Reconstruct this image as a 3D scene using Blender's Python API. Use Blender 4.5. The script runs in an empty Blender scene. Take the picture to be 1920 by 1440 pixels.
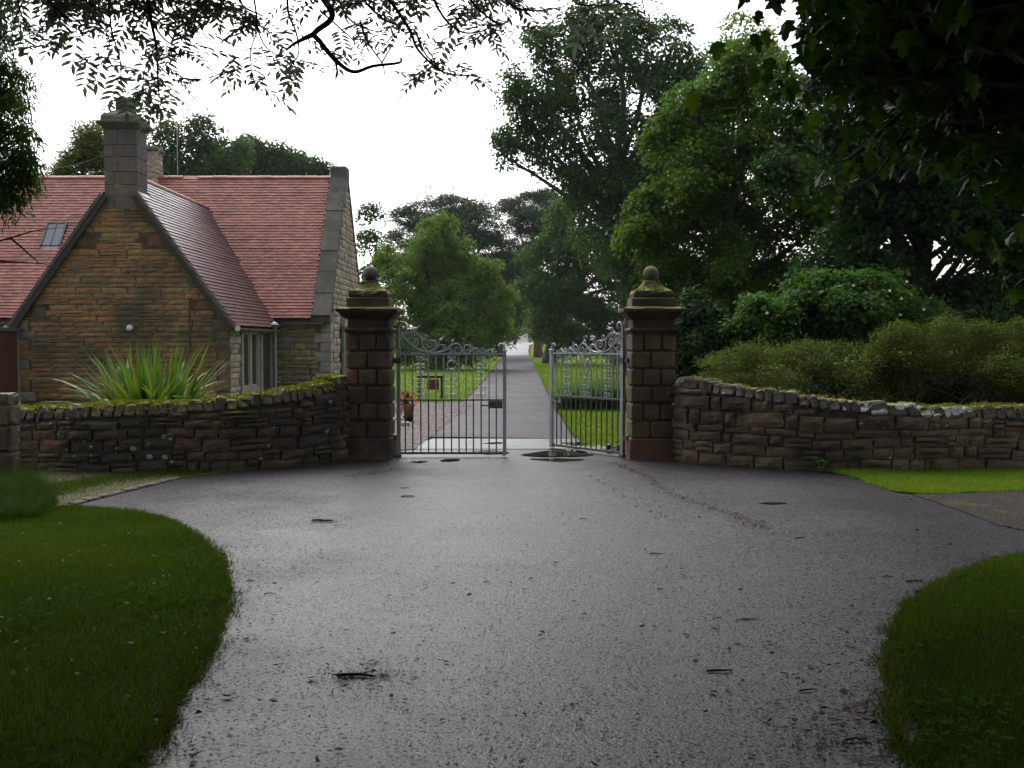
import bpy, bmesh, math, random
import numpy as np
from mathutils import Vector, Matrix

random.seed(7)
R = np.random.default_rng(11)
sc = bpy.context.scene
C = sc.collection
PI = math.pi

# ------------------------------------------------------------------ camera, world, sun, exposure
F = 1900.0                     # focal length in pixels of the 1920 px wide photograph
EYE = 1.6
PITCH = math.atan(81 / F)
cam_d = bpy.data.cameras.new('camera')
cam_d.sensor_width = 36
cam_d.lens = F / 1920 * 36
cam_d.clip_start = 0.05
cam_d.clip_end = 3000
cam = bpy.data.objects.new('camera', cam_d)
C.objects.link(cam)
cam.location = (0, 0, EYE)
cam.rotation_euler = (PI / 2 - PITCH, 0, 0)
sc.camera = cam

SUN_EL, SUN_AZ = math.radians(52), math.radians(24)      # azimuth measured from +Y towards -X
world = bpy.data.worlds.new('World')
sc.world = world
world.use_nodes = True
wn = world.node_tree
wn.nodes.clear()
w_out = wn.nodes.new('ShaderNodeOutputWorld')
w_bg = wn.nodes.new('ShaderNodeBackground')
w_sky = wn.nodes.new('ShaderNodeTexSky')
w_sky.sky_type = 'NISHITA'
w_sky.sun_disc = False
w_sky.sun_elevation = SUN_EL
w_sky.sun_rotation = -SUN_AZ
w_sky.air_density = 1.0
w_sky.dust_density = 4.0
w_hs = wn.nodes.new('ShaderNodeHueSaturation')
w_hs.inputs['Saturation'].default_value = 0.45
w_hs.inputs['Value'].default_value = 1.0
wn.links.new(w_sky.outputs[0], w_hs.inputs['Color'])
wn.links.new(w_hs.outputs[0], w_bg.inputs[0])
w_bg.inputs[1].default_value = 0.15
wn.links.new(w_bg.outputs[0], w_out.inputs[0])

sun_d = bpy.data.lights.new('sun', 'SUN')
sun_d.energy = 0.55
sun_d.angle = math.radians(60)
sun_d.color = (1.0, 0.98, 0.96)
sun = bpy.data.objects.new('sun', sun_d)
C.objects.link(sun)
sun.location = (0, 0, 60)
_sd = Vector((-math.sin(SUN_AZ) * math.cos(SUN_EL), math.cos(SUN_AZ) * math.cos(SUN_EL), math.sin(SUN_EL)))
sun.rotation_euler = _sd.to_track_quat('Z', 'Y').to_euler()

sc.view_settings.view_transform = 'Standard'
sc.view_settings.look = 'None'
sc.view_settings.gamma = 1
sc.view_settings.use_curve_mapping = False
sc.view_settings.exposure = 1.42
sc.cycles.use_denoising = True
sc.cycles.max_bounces = 7
sc.cycles.diffuse_bounces = 3
sc.cycles.glossy_bounces = 3
sc.cycles.transmission_bounces = 4
sc.cycles.transparent_max_bounces = 8
sc.cycles.caustics_reflective = False
sc.cycles.caustics_refractive = False
sc.cycles.sample_clamp_indirect = 6
sc.cycles.volume_bounces = 1
sc.cycles.volume_step_rate = 5

# ------------------------------------------------------------------ pixel <-> world
_c, _s = math.cos(PITCH), math.sin(PITCH)
def ray(px, py):
    u, v = (px - 960) / F, (720 - py) / F
    return Vector((u, _c + v * _s, -_s + v * _c))
def P(px, py, Y):
    d = ray(px, py); t = Y / d.y
    return Vector((d.x * t, Y, EYE + d.z * t))
def G(px, py, z=0.0):
    d = ray(px, py); t = (z - EYE) / d.z
    return Vector((d.x * t, d.y * t, z))
def RP(px, py, o, n):           # pixel ray onto the plane through o with normal n
    d = ray(px, py); e = Vector((0, 0, EYE))
    t = (Vector(o) - e).dot(Vector(n)) / d.dot(Vector(n))
    return e + d * t
def project(p):                 # world -> photo pixel
    x, y, z = p[0], p[1], p[2] - EYE
    dep = y * _c - z * _s
    if dep <= 0.05: return (-9999, -9999, dep)
    return (960 + F * x / dep, 720 - F * (y * _s + z * _c) / dep, dep)
def in_view(p, m=0):
    a = project(p)
    return -m < a[0] < 1920 + m and -m < a[1] < 1440 + m

# ------------------------------------------------------------------ objects
WL = {}                          # world location of things and parts that parent others
def setp(o, label=None, cat=None, group=None, kind=None):
    if label: o['label'] = label
    if cat: o['category'] = cat
    if group: o['group'] = group
    if kind: o['kind'] = kind
    return o
def thing(name, loc, label, cat, group=None, rotz=0.0):
    o = bpy.data.objects.new(name, None)
    o.empty_display_size = 0.2
    C.objects.link(o)
    o.location = loc
    o.rotation_euler = (0, 0, rotz)
    WL[o] = Vector(loc)
    return setp(o, label, cat, group)
def mesh(name, V, Fs, mats=None, smooth=False, rnd=None):
    me = bpy.data.meshes.new(name)
    V = np.asarray(V, dtype=np.float64).reshape(-1, 3)
    if isinstance(Fs, np.ndarray):
        n, k = Fs.shape
        me.vertices.add(len(V)); me.vertices.foreach_set('co', V.ravel().astype(np.float32))
        me.loops.add(n * k); me.loops.foreach_set('vertex_index', Fs.ravel().astype(np.int32))
        me.polygons.add(n)
        me.polygons.foreach_set('loop_start', np.arange(0, n * k, k, dtype=np.int32))
        me.polygons.foreach_set('loop_total', np.full(n, k, dtype=np.int32))
        me.update(calc_edges=True)
    else:
        me.from_pydata([tuple(v) for v in V], [], [tuple(f) for f in Fs])
        me.update()
    if smooth:
        me.polygons.foreach_set('use_smooth', np.ones(len(me.polygons), dtype=bool))
    if rnd is not None:
        a = me.attributes.new('rnd', 'FLOAT', 'FACE')
        a.data.foreach_set('value', np.asarray(rnd, dtype=np.float32))
    if mats is not None:
        me.materials.append(mats)
    return me
def put(name, me, parent=None, loc=(0, 0, 0), local=False, kind=None, label=None):
    """link a mesh; loc is a world position unless local"""
    o = bpy.data.objects.new(name, me)
    C.objects.link(o)
    l = Vector(loc)
    if parent is not None:
        o.parent = parent
        if not local: l = l - WL[parent]
    o.location = l
    WL[o] = Vector(loc) if not local else (WL[parent] + l if parent is not None else l)
    if kind: o['kind'] = kind
    if label: o['label'] = label
    return o
def part(name, VF, mat, parent=None, smooth=False, rnd=None, kind=None, label=None, local=False):
    V, Fs = VF
    V = np.asarray(V, dtype=float).reshape(-1, 3)
    if local or parent is None:
        return put(name, mesh(name, V, Fs, mat, smooth, rnd), parent, (0, 0, 0), local=local, kind=kind, label=label)
    o0 = np.array(WL[parent])
    return put(name, mesh(name, V - o0, Fs, mat, smooth, rnd), parent, o0, kind=kind, label=label)
def place(name, me, parent, M, local=False):
    """an instance of a shared mesh with a full matrix (world unless local)"""
    o = bpy.data.objects.new(name, me)
    C.objects.link(o)
    M = M.copy()
    if parent is not None:
        o.parent = parent
        if not local: M.translation = M.translation - WL[parent]
    o.matrix_basis = M
    return o
def struct(name, VF, mat, smooth=False, rnd=None):
    return part(name, VF, mat, None, smooth, rnd, kind='structure')

# ------------------------------------------------------------------ geometry helpers
def join(items):
    Vs, Fs, n = [], [], 0
    for V, f in items:
        V = np.asarray(V, dtype=float).reshape(-1, 3)
        Vs.append(V)
        Fs += [tuple(int(i) + n for i in q) for q in f]
        n += len(V)
    return np.concatenate(Vs), Fs
def box(x0, x1, y0, y1, z0, z1):
    V = [(x0, y0, z0), (x1, y0, z0), (x1, y1, z0), (x0, y1, z0), (x0, y0, z1), (x1, y0, z1), (x1, y1, z1), (x0, y1, z1)]
    return np.array(V, float), [(0, 3, 2, 1), (4, 5, 6, 7), (0, 1, 5, 4), (1, 2, 6, 5), (2, 3, 7, 6), (3, 0, 4, 7)]
def cbox(x0, x1, y0, y1, z0, z1, c=0.01, jit=0.0, seg=1, seed=0):
    bm = bmesh.new()
    bmesh.ops.create_cube(bm, size=1)
    for v in bm.verts:
        v.co = Vector((x0 + (v.co.x + .5) * (x1 - x0), y0 + (v.co.y + .5) * (y1 - y0), z0 + (v.co.z + .5) * (z1 - z0)))
    bmesh.ops.bevel(bm, geom=list(bm.edges), offset=c, segments=seg, affect='EDGES', profile=.5)
    rr = random.Random(seed)
    V = []
    bm.verts.index_update()
    for v in bm.verts:
        V.append((v.co.x + rr.uniform(-jit, jit), v.co.y + rr.uniform(-jit, jit), v.co.z + rr.uniform(-jit, jit)))
    Fs = [tuple(v.index for v in f.verts) for f in bm.faces]
    bm.free()
    return np.array(V), Fs
def tube(pts, rad, k=6, cap=True):
    pts = [Vector(p) for p in pts]
    n = len(pts)
    if not hasattr(rad, '__len__'): rad = [rad] * n
    V, Fs = [], []
    t0 = (pts[1] - pts[0]).normalized()
    ref = Vector((0, 0, 1)) if abs(t0.z) < .9 else Vector((1, 0, 0))
    a = t0.cross(ref).normalized()
    for i, p in enumerate(pts):
        t = (pts[min(i + 1, n - 1)] - pts[max(i - 1, 0)])
        if t.length < 1e-9: t = t0
        t.normalize()
        a = (a - t * a.dot(t))
        if a.length < 1e-6: a = t.orthogonal()
        a.normalize()
        b = t.cross(a)
        for j in range(k):
            w = 2 * PI * j / k
            V.append(p + (a * math.cos(w) + b * math.sin(w)) * rad[i])
    for i in range(n - 1):
        for j in range(k):
            Fs.append((i * k + j, i * k + (j + 1) % k, (i + 1) * k + (j + 1) % k, (i + 1) * k + j))
    if cap:
        Fs.append(tuple(range(k - 1, -1, -1)))
        Fs.append(tuple((n - 1) * k + j for j in range(k)))
    return np.array([tuple(v) for v in V]), Fs
def smooth_path(pts, sub=4):
    """Catmull-Rom"""
    p = [np.array(q, float) for q in pts]
    p = [2 * p[0] - p[1]] + p + [2 * p[-1] - p[-2]]
    out = []
    for i in range(1, len(p) - 2):
        for j in range(sub):
            t = j / sub
            out.append(.5 * (2 * p[i] + (p[i + 1] - p[i - 1]) * t + (2 * p[i - 1] - 5 * p[i] + 4 * p[i + 1] - p[i + 2]) * t * t + (3 * p[i] - 3 * p[i + 1] + p[i + 2] - p[i - 1]) * t ** 3))
    out.append(p[-2])
    return out
def lathe(prof, c, k=16):
    V, Fs = [], []
    for r, z in prof:
        for j in range(k):
            w = 2 * PI * j / k
            V.append((c[0] + r * math.cos(w), c[1] + r * math.sin(w), c[2] + z))
    for i in range(len(prof) - 1):
        for j in range(k):
            Fs.append((i * k + j, i * k + (j + 1) % k, (i + 1) * k + (j + 1) % k, (i + 1) * k + j))
    Fs.append(tuple(range(k - 1, -1, -1)))
    Fs.append(tuple((len(prof) - 1) * k + j for j in range(k)))
    return np.array(V), Fs
def sqprof(prof, cx, cy, k=4, jit=0.0, seed=0):
    """square section with edge subdivisions, stacked rings (half width, z)"""
    rr = random.Random(seed)
    ring = []
    for e in range(4):
        for j in range(k):
            t = j / k * 2 - 1
            ring.append([(t, -1), (1, t), (-t, 1), (-1, -t)][e])
    n = len(ring)
    V, Fs = [], []
    for h, z in prof:
        for x, y in ring:
            V.append((cx + x * h + rr.uniform(-jit, jit), cy + y * h + rr.uniform(-jit, jit), z + rr.uniform(-jit, jit)))
    for i in range(len(prof) - 1):
        for j in range(n):
            Fs.append((i * n + j, i * n + (j + 1) % n, (i + 1) * n + (j + 1) % n, (i + 1) * n + j))
    Fs.append(tuple(range(n - 1, -1, -1)))
    Fs.append(tuple((len(prof) - 1) * n + j for j in range(n)))
    return np.array(V), Fs
def prism(poly, z0, z1):
    n = len(poly)
    V = [(p[0], p[1], z0) for p in poly] + [(p[0], p[1], z1) for p in poly]
    Fs = [tuple(range(n - 1, -1, -1)), tuple(range(n, 2 * n))]
    for i in range(n):
        Fs.append((i, (i + 1) % n, n + (i + 1) % n, n + i))
    return np.array(V, float), Fs
def poly_mesh(poly, z=0.0):
    from mathutils.geometry import tessellate_polygon
    pts = [Vector((p[0], p[1], 0)) for p in poly]
    tris = tessellate_polygon([pts])
    V = [(p[0], p[1], z) for p in poly]
    out = []
    for t in tris:
        a, b, c = (pts[i] for i in t)
        nz = (b - a).cross(c - a).z
        out.append(tuple(t) if nz > 0 else tuple(reversed(t)))
    return np.array(V, float), out
def in_poly(x, y, poly):
    x = np.asarray(x); y = np.asarray(y)
    inside = np.zeros(x.shape, bool)
    n = len(poly)
    for i in range(n):
        x0, y0 = poly[i][0], poly[i][1]
        x1, y1 = poly[(i + 1) % n][0], poly[(i + 1) % n][1]
        c = ((y0 > y) != (y1 > y))
        with np.errstate(divide='ignore', invalid='ignore'):
            xi = (x1 - x0) * (y - y0) / (y1 - y0 + 1e-12) + x0
        inside ^= c & (x < xi)
    return inside
def wobble(pts, amp, sub=5, seed=3, closed=False):
    """dense, slightly irregular version of an outline"""
    rr = random.Random(seed)
    q = smooth_path(pts, sub)
    return [(p[0] + rr.uniform(-amp, amp), p[1] + rr.uniform(-amp, amp)) for p in q]
# ------------------------------------------------------------------ materials
class NT:
    def __init__(s, name):
        s.m = bpy.data.materials.new(name); s.m.use_nodes = True
        s.t = s.m.node_tree; s.t.nodes.clear()
        s.out = s.t.nodes.new('ShaderNodeOutputMaterial')
        s.b = s.t.nodes.new('ShaderNodeBsdfPrincipled')
        s.link(s.b.outputs[0], s.out.inputs[0])
        s._pos = None
    def link(s, a, b): s.t.links.new(a, b)
    def n(s, typ, **kw):
        nd = s.t.nodes.new('ShaderNode' + typ)
        for k, v in kw.items(): setattr(nd, k, v)
        return nd
    def pos(s):
        if s._pos is None: s._pos = s.n('NewGeometry')
        return s._pos.outputs['Position']
    def val(s, inp, v):
        if hasattr(v, 'is_output') or isinstance(v, bpy.types.NodeSocket): s.link(v, inp)
        elif isinstance(v, (tuple, list)) and len(v) == 3 and inp.type == 'RGBA': inp.default_value = (*v, 1)
        else: inp.default_value = v
    def scaled(s, sx, sy, sz, vec=None):
        mp = s.n('Mapping'); s.link(vec or s.pos(), mp.inputs[0]); mp.inputs['Scale'].default_value = (sx, sy, sz)
        return mp.outputs[0]
    def noise(s, scale, detail=3, rough=.55, vec=None, dist=0):
        nd = s.n('TexNoise'); s.link(vec or s.pos(), nd.inputs['Vector'])
        nd.inputs['Scale'].default_value = scale; nd.inputs['Detail'].default_value = detail
        nd.inputs['Roughness'].default_value = rough; nd.inputs['Distortion'].default_value = dist
        return nd.outputs['Fac']
    def voro(s, scale, vec=None, feat='F1', out='Distance', rnd=1):
        nd = s.n('TexVoronoi', feature=feat); s.link(vec or s.pos(), nd.inputs['Vector'])
        nd.inputs['Scale'].default_value = scale; nd.inputs['Randomness'].default_value = rnd
        return nd.outputs[out]
    def ramp(s, fac, stops, interp='LINEAR'):
        nd = s.n('ValToRGB'); nd.color_ramp.interpolation = interp
        el = nd.color_ramp.elements
        while len(el) < len(stops): el.new(.5)
        for e, (p, c) in zip(el, stops):
            e.position = p
            e.color = (*c, 1) if isinstance(c, (tuple, list)) else (c, c, c, 1)
        s.link(fac, nd.inputs[0])
        return nd.outputs[0]
    def mix(s, fac, a, b, blend='MIX'):
        nd = s.n('MixRGB', blend_type=blend)
        s.val(nd.inputs[0], fac); s.val(nd.inputs[1], a); s.val(nd.inputs[2], b)
        return nd.outputs[0]
    def math(s, op, a, b=0.0, clamp=False):
        nd = s.n('Math', operation=op, use_clamp=clamp)
        s.val(nd.inputs[0], a); s.val(nd.inputs[1], b)
        return nd.outputs[0]
    def sep(s, vec, ax):
        nd = s.n('SeparateXYZ'); s.link(vec, nd.inputs[0]); return nd.outputs[ax]
    def upness(s):
        if s._pos is None: s.pos()
        return s.sep(s._pos.outputs['True Normal'], 2)
    def rand(s, attr=False):
        if attr:
            nd = s.n('Attribute', attribute_name='rnd'); return nd.outputs['Fac']
        return s.n('ObjectInfo').outputs['Random']
    def bump(s, h, strength, dist=.01, normal=None):
        nd = s.n('Bump'); nd.inputs['Strength'].default_value = strength; nd.inputs['Distance'].default_value = dist
        s.link(h, nd.inputs['Height'])
        if normal is not None: s.link(normal, nd.inputs['Normal'])
        return nd.outputs[0]
    def set(s, **kw):
        names = dict(base='Base Color', rough='Roughness', metal='Metallic', spec='Specular IOR Level', normal='Normal', coat='Coat Weight', coatr='Coat Roughness', trans='Transmission Weight', alpha='Alpha', ior='IOR')
        for k, v in kw.items(): s.val(s.b.inputs[names[k]], v)
        return s.m

def simple(name, col, rough=.6, metal=0, var=.25, scale=6, bump=.15, spec=.5):
    t = NT(name)
    n = t.noise(scale, 4)
    c = t.mix(t.ramp(n, [(.3, 0.0), (.7, 1.0)]), tuple(x * (1 - var) for x in col), tuple(x * (1 + var) for x in col))
    n2 = t.noise(scale * 8, 3)
    return t.set(base=c, rough=rough, metal=metal, spec=spec, normal=t.bump(n2, bump, .01))

def stone_mat(name, cols, attr=False, dark=.5, darkcol=(.02, .02, .017), lichen=0.0, moss=0.0, rough=.75, relief=.6, dscale=1.3, mosslow=False):
    """weathered sandstone: colour of each stone, grime in patches, lichen spots, moss on upward faces"""
    t = NT(name)
    r = t.rand(attr)
    k = len(cols)
    c = t.ramp(r, [((i + .0) / k, q) for i, q in enumerate(cols)], 'CONSTANT')
    fine = t.noise(22, 5, .65)
    c = t.mix(.75, c, t.ramp(fine, [(.25, .45), (.75, 1.5)]), 'MULTIPLY')
    mid = t.noise(5.5, 4, .6)
    c = t.mix(.5, c, t.ramp(mid, [(.3, (.55, .5, .45)), (.7, (1.4, 1.3, 1.2))]), 'MULTIPLY')
    if dark > 0:
        g = t.noise(dscale, 5, .62)
        f = t.ramp(g, [(.62 - dark * .45, 0.0), (.80 - dark * .35, 1.0)])
        f = t.math('MULTIPLY', f, .86)
        c = t.mix(f, c, darkcol)
    if lichen > 0:
        v = t.voro(7, t.scaled(1, 1, 1.2), 'F1')
        wob = t.noise(30, 3)
        q = t.math('ADD', v, t.math('MULTIPLY', t.math('SUBTRACT', wob, .5), .35))
        big = t.noise(1.9, 2)
        thr = t.math('MULTIPLY', t.ramp(big, [(.45, 0.0), (.75, 1.0)]), .32 * lichen)
        f = t.math('LESS_THAN', q, thr)
        c = t.mix(t.math('MULTIPLY', f, .8), c, t.ramp(t.noise(40, 2), [(.3, (.30, .31, .26)), (.7, (.46, .46, .40))]))
    if moss > 0:
        up = t.upness()
        mn = t.noise(3.0, 4, .6)
        a = t.math('ADD', t.math('MULTIPLY', up, .55), t.math('MULTIPLY', mn, .9))
        f = t.ramp(a, [(1.0 - moss * .5, 0.0), (1.12 - moss * .5, 1.0)])
        c = t.mix(f, c, t.ramp(t.noise(35, 3), [(.3, (.05, .055, .006)), (.7, (.15, .14, .015))]))
    h = t.math('ADD', t.math('MULTIPLY', t.noise(14, 5, .7), 1.0), t.math('MULTIPLY', t.noise(60, 3, .6), .35))
    return t.set(base=c, rough=t.ramp(fine, [(.3, rough - .12), (.7, rough + .12)]), spec=.35, normal=t.bump(h, relief, .03))

def leaf_mat(name, cols, attr=True, trans=.35, tcol=None, rough=.6, spec=.07):
    t = NT(name)
    r = t.rand(attr)
    k = len(cols) - 1
    c = t.ramp(r, [(i / k, q) for i, q in enumerate(cols)])
    t.set(base=c, rough=rough, spec=spec)
    tr = t.n('BsdfTranslucent')
    tc = t.mix(1.0, c, tcol or (1.6, 1.7, .7), 'MULTIPLY')
    t.link(tc, tr.inputs[0])
    mx = t.n('MixShader'); mx.inputs[0].default_value = trans
    t.link(t.b.outputs[0], mx.inputs[1]); t.link(tr.outputs[0], mx.inputs[2])
    t.link(mx.outputs[0], t.out.inputs[0])
    return t.m

def bark_mat(name, a, b):
    t = NT(name)
    n = t.noise(9, 5, .65, t.scaled(1, 1, .25))
    c = t.mix(t.ramp(n, [(.3, 0.0), (.7, 1.0)]), a, b)
    return t.set(base=c, rough=.85, spec=.25, normal=t.bump(t.noise(16, 5, .7, t.scaled(1, 1, .2)), .8, .03))

def asphalt_mat(name, base=.04, wet=.5, tint=(1.0, .97, 1.04), speck=1.0, spec=.3, worn=False):
    t = NT(name)
    spec0 = spec
    agg = t.voro(110)
    agg2 = t.voro(48)
    fine = t.noise(70, 4, .7)
    big = t.noise(.55, 4, .55)
    mid = t.noise(2.6, 4, .6)
    col = t.ramp(fine, [(.3, tuple(base * .55 * x for x in tint)), (.75, tuple(base * 1.7 * x for x in tint))])
    col = t.mix(.6, col, t.ramp(mid, [(.3, .7), (.7, 1.3)]), 'MULTIPLY')
    cell = t.n('TexVoronoi'); t.link(t.pos(), cell.inputs['Vector']); cell.inputs['Scale'].default_value = 85
    col = t.mix(.85 * min(1, speck * 2), col, t.ramp(t.sep(cell.outputs['Color'], 0), [(.0, .35), (.6, .9), (.85, 1.3), (.93, 3.2)]), 'MULTIPLY')
    pv = t.n('TexVoronoi'); t.link(t.pos(), pv.inputs['Vector']); pv.inputs['Scale'].default_value = 92
    pore = t.math('LESS_THAN', t.sep(pv.outputs['Color'], 1), .085 if worn else .04)     # open pores between the chippings
    if worn:
        spec = t.math('SUBTRACT', spec, t.math('MULTIPLY', pore, spec * .8))
        col = t.mix(t.math('MULTIPLY', pore, .8), col, (.004, .004, .004))
    # brown leaf stain in irregular streaks
    st = t.noise(1.1, 5, .65, t.scaled(1, .6, 1), 1.2)
    col = t.mix(t.math('MULTIPLY', t.ramp(st, [(.60, 0.0), (.72, 1.0)]), .45), col, (.022, .016, .011))
    dry = t.math('ADD', t.math('MULTIPLY', big, .75), t.math('MULTIPLY', mid, .35))
    rg = t.ramp(dry, [(.35, .42 - .24 * wet), (.75, .62 - .20 * wet)])
    if worn:        # the wheel tracks are polished and wet, the margins dirty and dull
        ex = t.math('ABSOLUTE', t.math('SUBTRACT', t.sep(t.pos(), 0), .05))
        e = t.math('MULTIPLY', t.math('SUBTRACT', t.math('ADD', ex, t.math('MULTIPLY', t.math('SUBTRACT', big, .5), 2.2)), 1.15), .42, True)
        rg = t.math('ADD', rg, t.math('MULTIPLY', e, .26))
        spec = t.math('SUBTRACT', spec, t.math('MULTIPLY', e, spec0 * .72), True)
        col = t.mix(t.math('MULTIPLY', e, .5), col, (.013, .012, .011))
    h = t.math('ADD', t.math('MULTIPLY', t.math('SUBTRACT', 1.0, agg), .55), t.math('ADD', t.math('MULTIPLY', t.math('SUBTRACT', 1.0, agg2), .6), t.math('MULTIPLY', fine, .5)))
    return t.set(base=col, rough=rg, spec=spec, normal=t.bump(h, .6 * speck, .005))

M = {}
M['asphalt'] = asphalt_mat('wet_asphalt', .024, .45, (1.0, .97, 1.10), 1.15, .19, True)
M['drive'] = asphalt_mat('damp_asphalt', .040, .0, (1.06, .97, 1.0), .8, .05)
M['wetdrive'] = asphalt_mat('wet_concrete', .085, .75, (1.0, 1.0, 1.02), .35, .25)

t = NT('puddle_water')
M['water'] = t.set(base=(.012, .013, .008), rough=.03, spec=.6, normal=t.bump(t.noise(9, 2), .02, .01))

def ground_mat(name, a, b, c3, s1=.5):
    t = NT(name)
    n = t.noise(s1, 4, .6); n2 = t.noise(30, 4, .7); n3 = t.noise(5, 3)
    c = t.mix(t.ramp(n, [(.35, 0.0), (.65, 1.0)]), a, b)
    c = t.mix(t.math('MULTIPLY', t.ramp(n3, [(.45, 0.0), (.75, 1.0)]), .5), c, c3)
    c = t.mix(.7, c, t.ramp(n2, [(.3, .55), (.7, 1.4)]), 'MULTIPLY')
    return t.set(base=c, rough=.95, spec=.03, normal=t.bump(n2, .9, .04))
M['lawn'] = ground_mat('park_grass', (.095, .155, .012), (.072, .135, .010), (.135, .145, .022), .25)
M['turf'] = ground_mat('mossy_turf', (.030, .055, .006), (.018, .036, .005), (.042, .055, .008), .8)
M['soil'] = ground_mat('dark_soil', (.035, .028, .02), (.05, .042, .028), (.03, .04, .015), 1.2)
M['verge'] = ground_mat('mossy_verge', (.075, .085, .012), (.05, .065, .01), (.07, .05, .025), 2.0)

def gravel_mat(name, cols, scale=28, moss=.3):
    t = NT(name)
    v = t.n('TexVoronoi'); t.link(t.pos(), v.inputs['Vector']); v.inputs['Scale'].default_value = scale
    r = t.sep(v.outputs['Color'], 0)
    c = t.ramp(r, [(i / (len(cols) - 1), q) for i, q in enumerate(cols)])
    f = t.ramp(t.noise(2.1, 5, .65), [(.62 - moss * .4, 0.0), (.80 - moss * .4, 1.0)])
    c = t.mix(t.math('MULTIPLY', f, .8), c, (.055, .065, .010))
    return t.set(base=c, rough=.8, spec=.1, normal=t.bump(t.math('SUBTRACT', 1.0, v.outputs['Distance']), 1.0, .03))
M['gravel'] = gravel_mat('pink_gravel', [(.058, .048, .044), (.09, .078, .072), (.125, .115, .11), (.075, .06, .056), (.17, .16, .15)], 22, .2)
M['mossgravel'] = gravel_mat('mossy_gravel', [(.035, .030, .020), (.055, .046, .032), (.075, .064, .048)], 30, 1.0)
M['dirt'] = gravel_mat('gritty_tarmac', [(.014, .012, .010), (.024, .021, .018), (.038, .034, .03)], 45, .25)

GAB = [(0.239, 0.128, 0.055), (0.208, 0.121, 0.058), (0.251, 0.121, 0.050), (0.190, 0.121, 0.061), (0.230, 0.141, 0.065), (0.248, 0.136, 0.058), (0.174, 0.112, 0.061), (0.233, 0.112, 0.048), (0.208, 0.136, 0.063)]
M['gable'] = stone_mat('gable_sandstone', GAB, False, .34, (.045, .038, .025), 0, 0, .8, .8, .7)
M['gable_a'] = stone_mat('gable_sandstone_rubble', GAB, True, .34, (.045, .038, .025), 0, 0, .8, .8, .7)
M['quoin'] = stone_mat('red_quoin_stone', [(.16, .06, .032), (.12, .06, .038), (.14, .075, .042), (.09, .06, .042)], False, .35, (.04, .035, .027), 0, 0, .8, .35)
M['quoin_grey'] = stone_mat('grey_quoin_stone', [(.17, .16, .135), (.14, .135, .12), (.20, .18, .15)], False, .2, (.06, .06, .05), 0, 0, .8, .25)
PALE = [(0.324, 0.270, 0.198), (0.276, 0.240, 0.186), (0.372, 0.300, 0.228), (0.300, 0.228, 0.168)]
M['pale'] = stone_mat('pale_stone', PALE, False, .12, (.10, .09, .07), .15, 0, .85, .7)
M['pale_a'] = stone_mat('pale_rubble', PALE, True, .12, (.10, .09, .07), .15, 0, .85, .9)
YEL = [(.22, .165, .085), (.19, .145, .08), (.24, .185, .10), (.16, .13, .085), (.15, .145, .125)]
M['yel'] = stone_mat('ochre_rubble', YEL, False, .18, (.07, .06, .045), 0, 0, .8, .8)
M['yel_a'] = stone_mat('ochre_rubble_small', YEL, True, .18, (.07, .06, .045), 0, 0, .8, .8)
M['margin'] = stone_mat('dressed_margin', [(.27, .25, .205), (.23, .215, .18)], False, .15, (.12, .11, .09), 0, 0, .8, .2)
M['coping'] = stone_mat('skew_coping', [(.11, .104, .082), (.095, .09, .07), (.125, .115, .09)], False, .52, (.05, .048, .036), .5, .12, .85, .5)
M['chimney'] = stone_mat('chimney_stone', [(.115, .098, .078), (.10, .082, .067), (.125, .092, .07)], False, .55, (.05, .047, .042), .2, .1, .85, .4)
WALLC = [(0.132, 0.094, 0.052), (0.113, 0.085, 0.049), (0.146, 0.096, 0.050), (0.174, 0.087, 0.043), (0.102, 0.081, 0.053), (0.146, 0.111, 0.066), (0.124, 0.094, 0.055), (0.116, 0.081, 0.049), (0.139, 0.103, 0.060)]
WDK = (.026, .022, .015)
M['wall_l'] = stone_mat('boundary_stone', WALLC, False, .66, WDK, 1.0, .1, .8, 1.1, 1.7)
M['wall_la'] = stone_mat('boundary_rubble', WALLC, True, .66, WDK, 1.0, .1, .8, 1.1, 1.7)
M['wall_r'] = stone_mat('boundary_stone_warm', WALLC, False, .50, WDK, .6, .1, .8, 1.1, 1.5)
M['wall_ra'] = stone_mat('boundary_rubble_warm', WALLC, True, .50, WDK, .6, .1, .8, 1.1, 1.5)
M['cope_l'] = stone_mat('coping_stone_mossy', [(.078, .066, .045), (.10, .085, .06), (.068, .058, .042)], False, .58, WDK, 1.8, .45, .8, 1.0, 2.4)
M['cope_r'] = stone_mat('coping_stone_lichen', [(.082, .068, .048), (.10, .084, .06), (.07, .06, .045)], False, .58, WDK, 1.9, .2, .8, 1.0, 2.4)
PIER = [(0.143, 0.074, 0.039), (0.118, 0.071, 0.040), (0.136, 0.094, 0.049), (0.168, 0.076, 0.038), (0.105, 0.076, 0.048)]
M['pier_l'] = stone_mat('pier_sandstone_dark', PIER, False, .66, (.026, .021, .015), .45, .15, .8, .8, 1.8)
M['pier_r'] = stone_mat('pier_sandstone', [(.10, .054, .030), (.085, .064, .033), (.102, .062, .034), (.082, .052, .030)], False, .48, (.028, .023, .016), .45, .15, .8, .8, 1.6)
M['pcap'] = stone_mat('pier_cap_mossy', [(.085, .066, .044), (.10, .07, .042)], False, .68, (.022, .019, .013), .4, .62, .8, .6, 2.2)
M['ball'] = stone_mat('ball_finial_stone', [(.12, .11, .085), (.11, .10, .08)], False, .5, (.035, .033, .022), .4, .34, .85, .5, 3)
M['kerb'] = simple('weathered_kerb_stone', (.055, .050, .042), .85, 0, .4, 14, .4, .15)
M['fardrive'] = asphalt_mat('far_damp_drive', .10, .1, (1.0, 1.0, 1.02), .3, .08)
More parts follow.
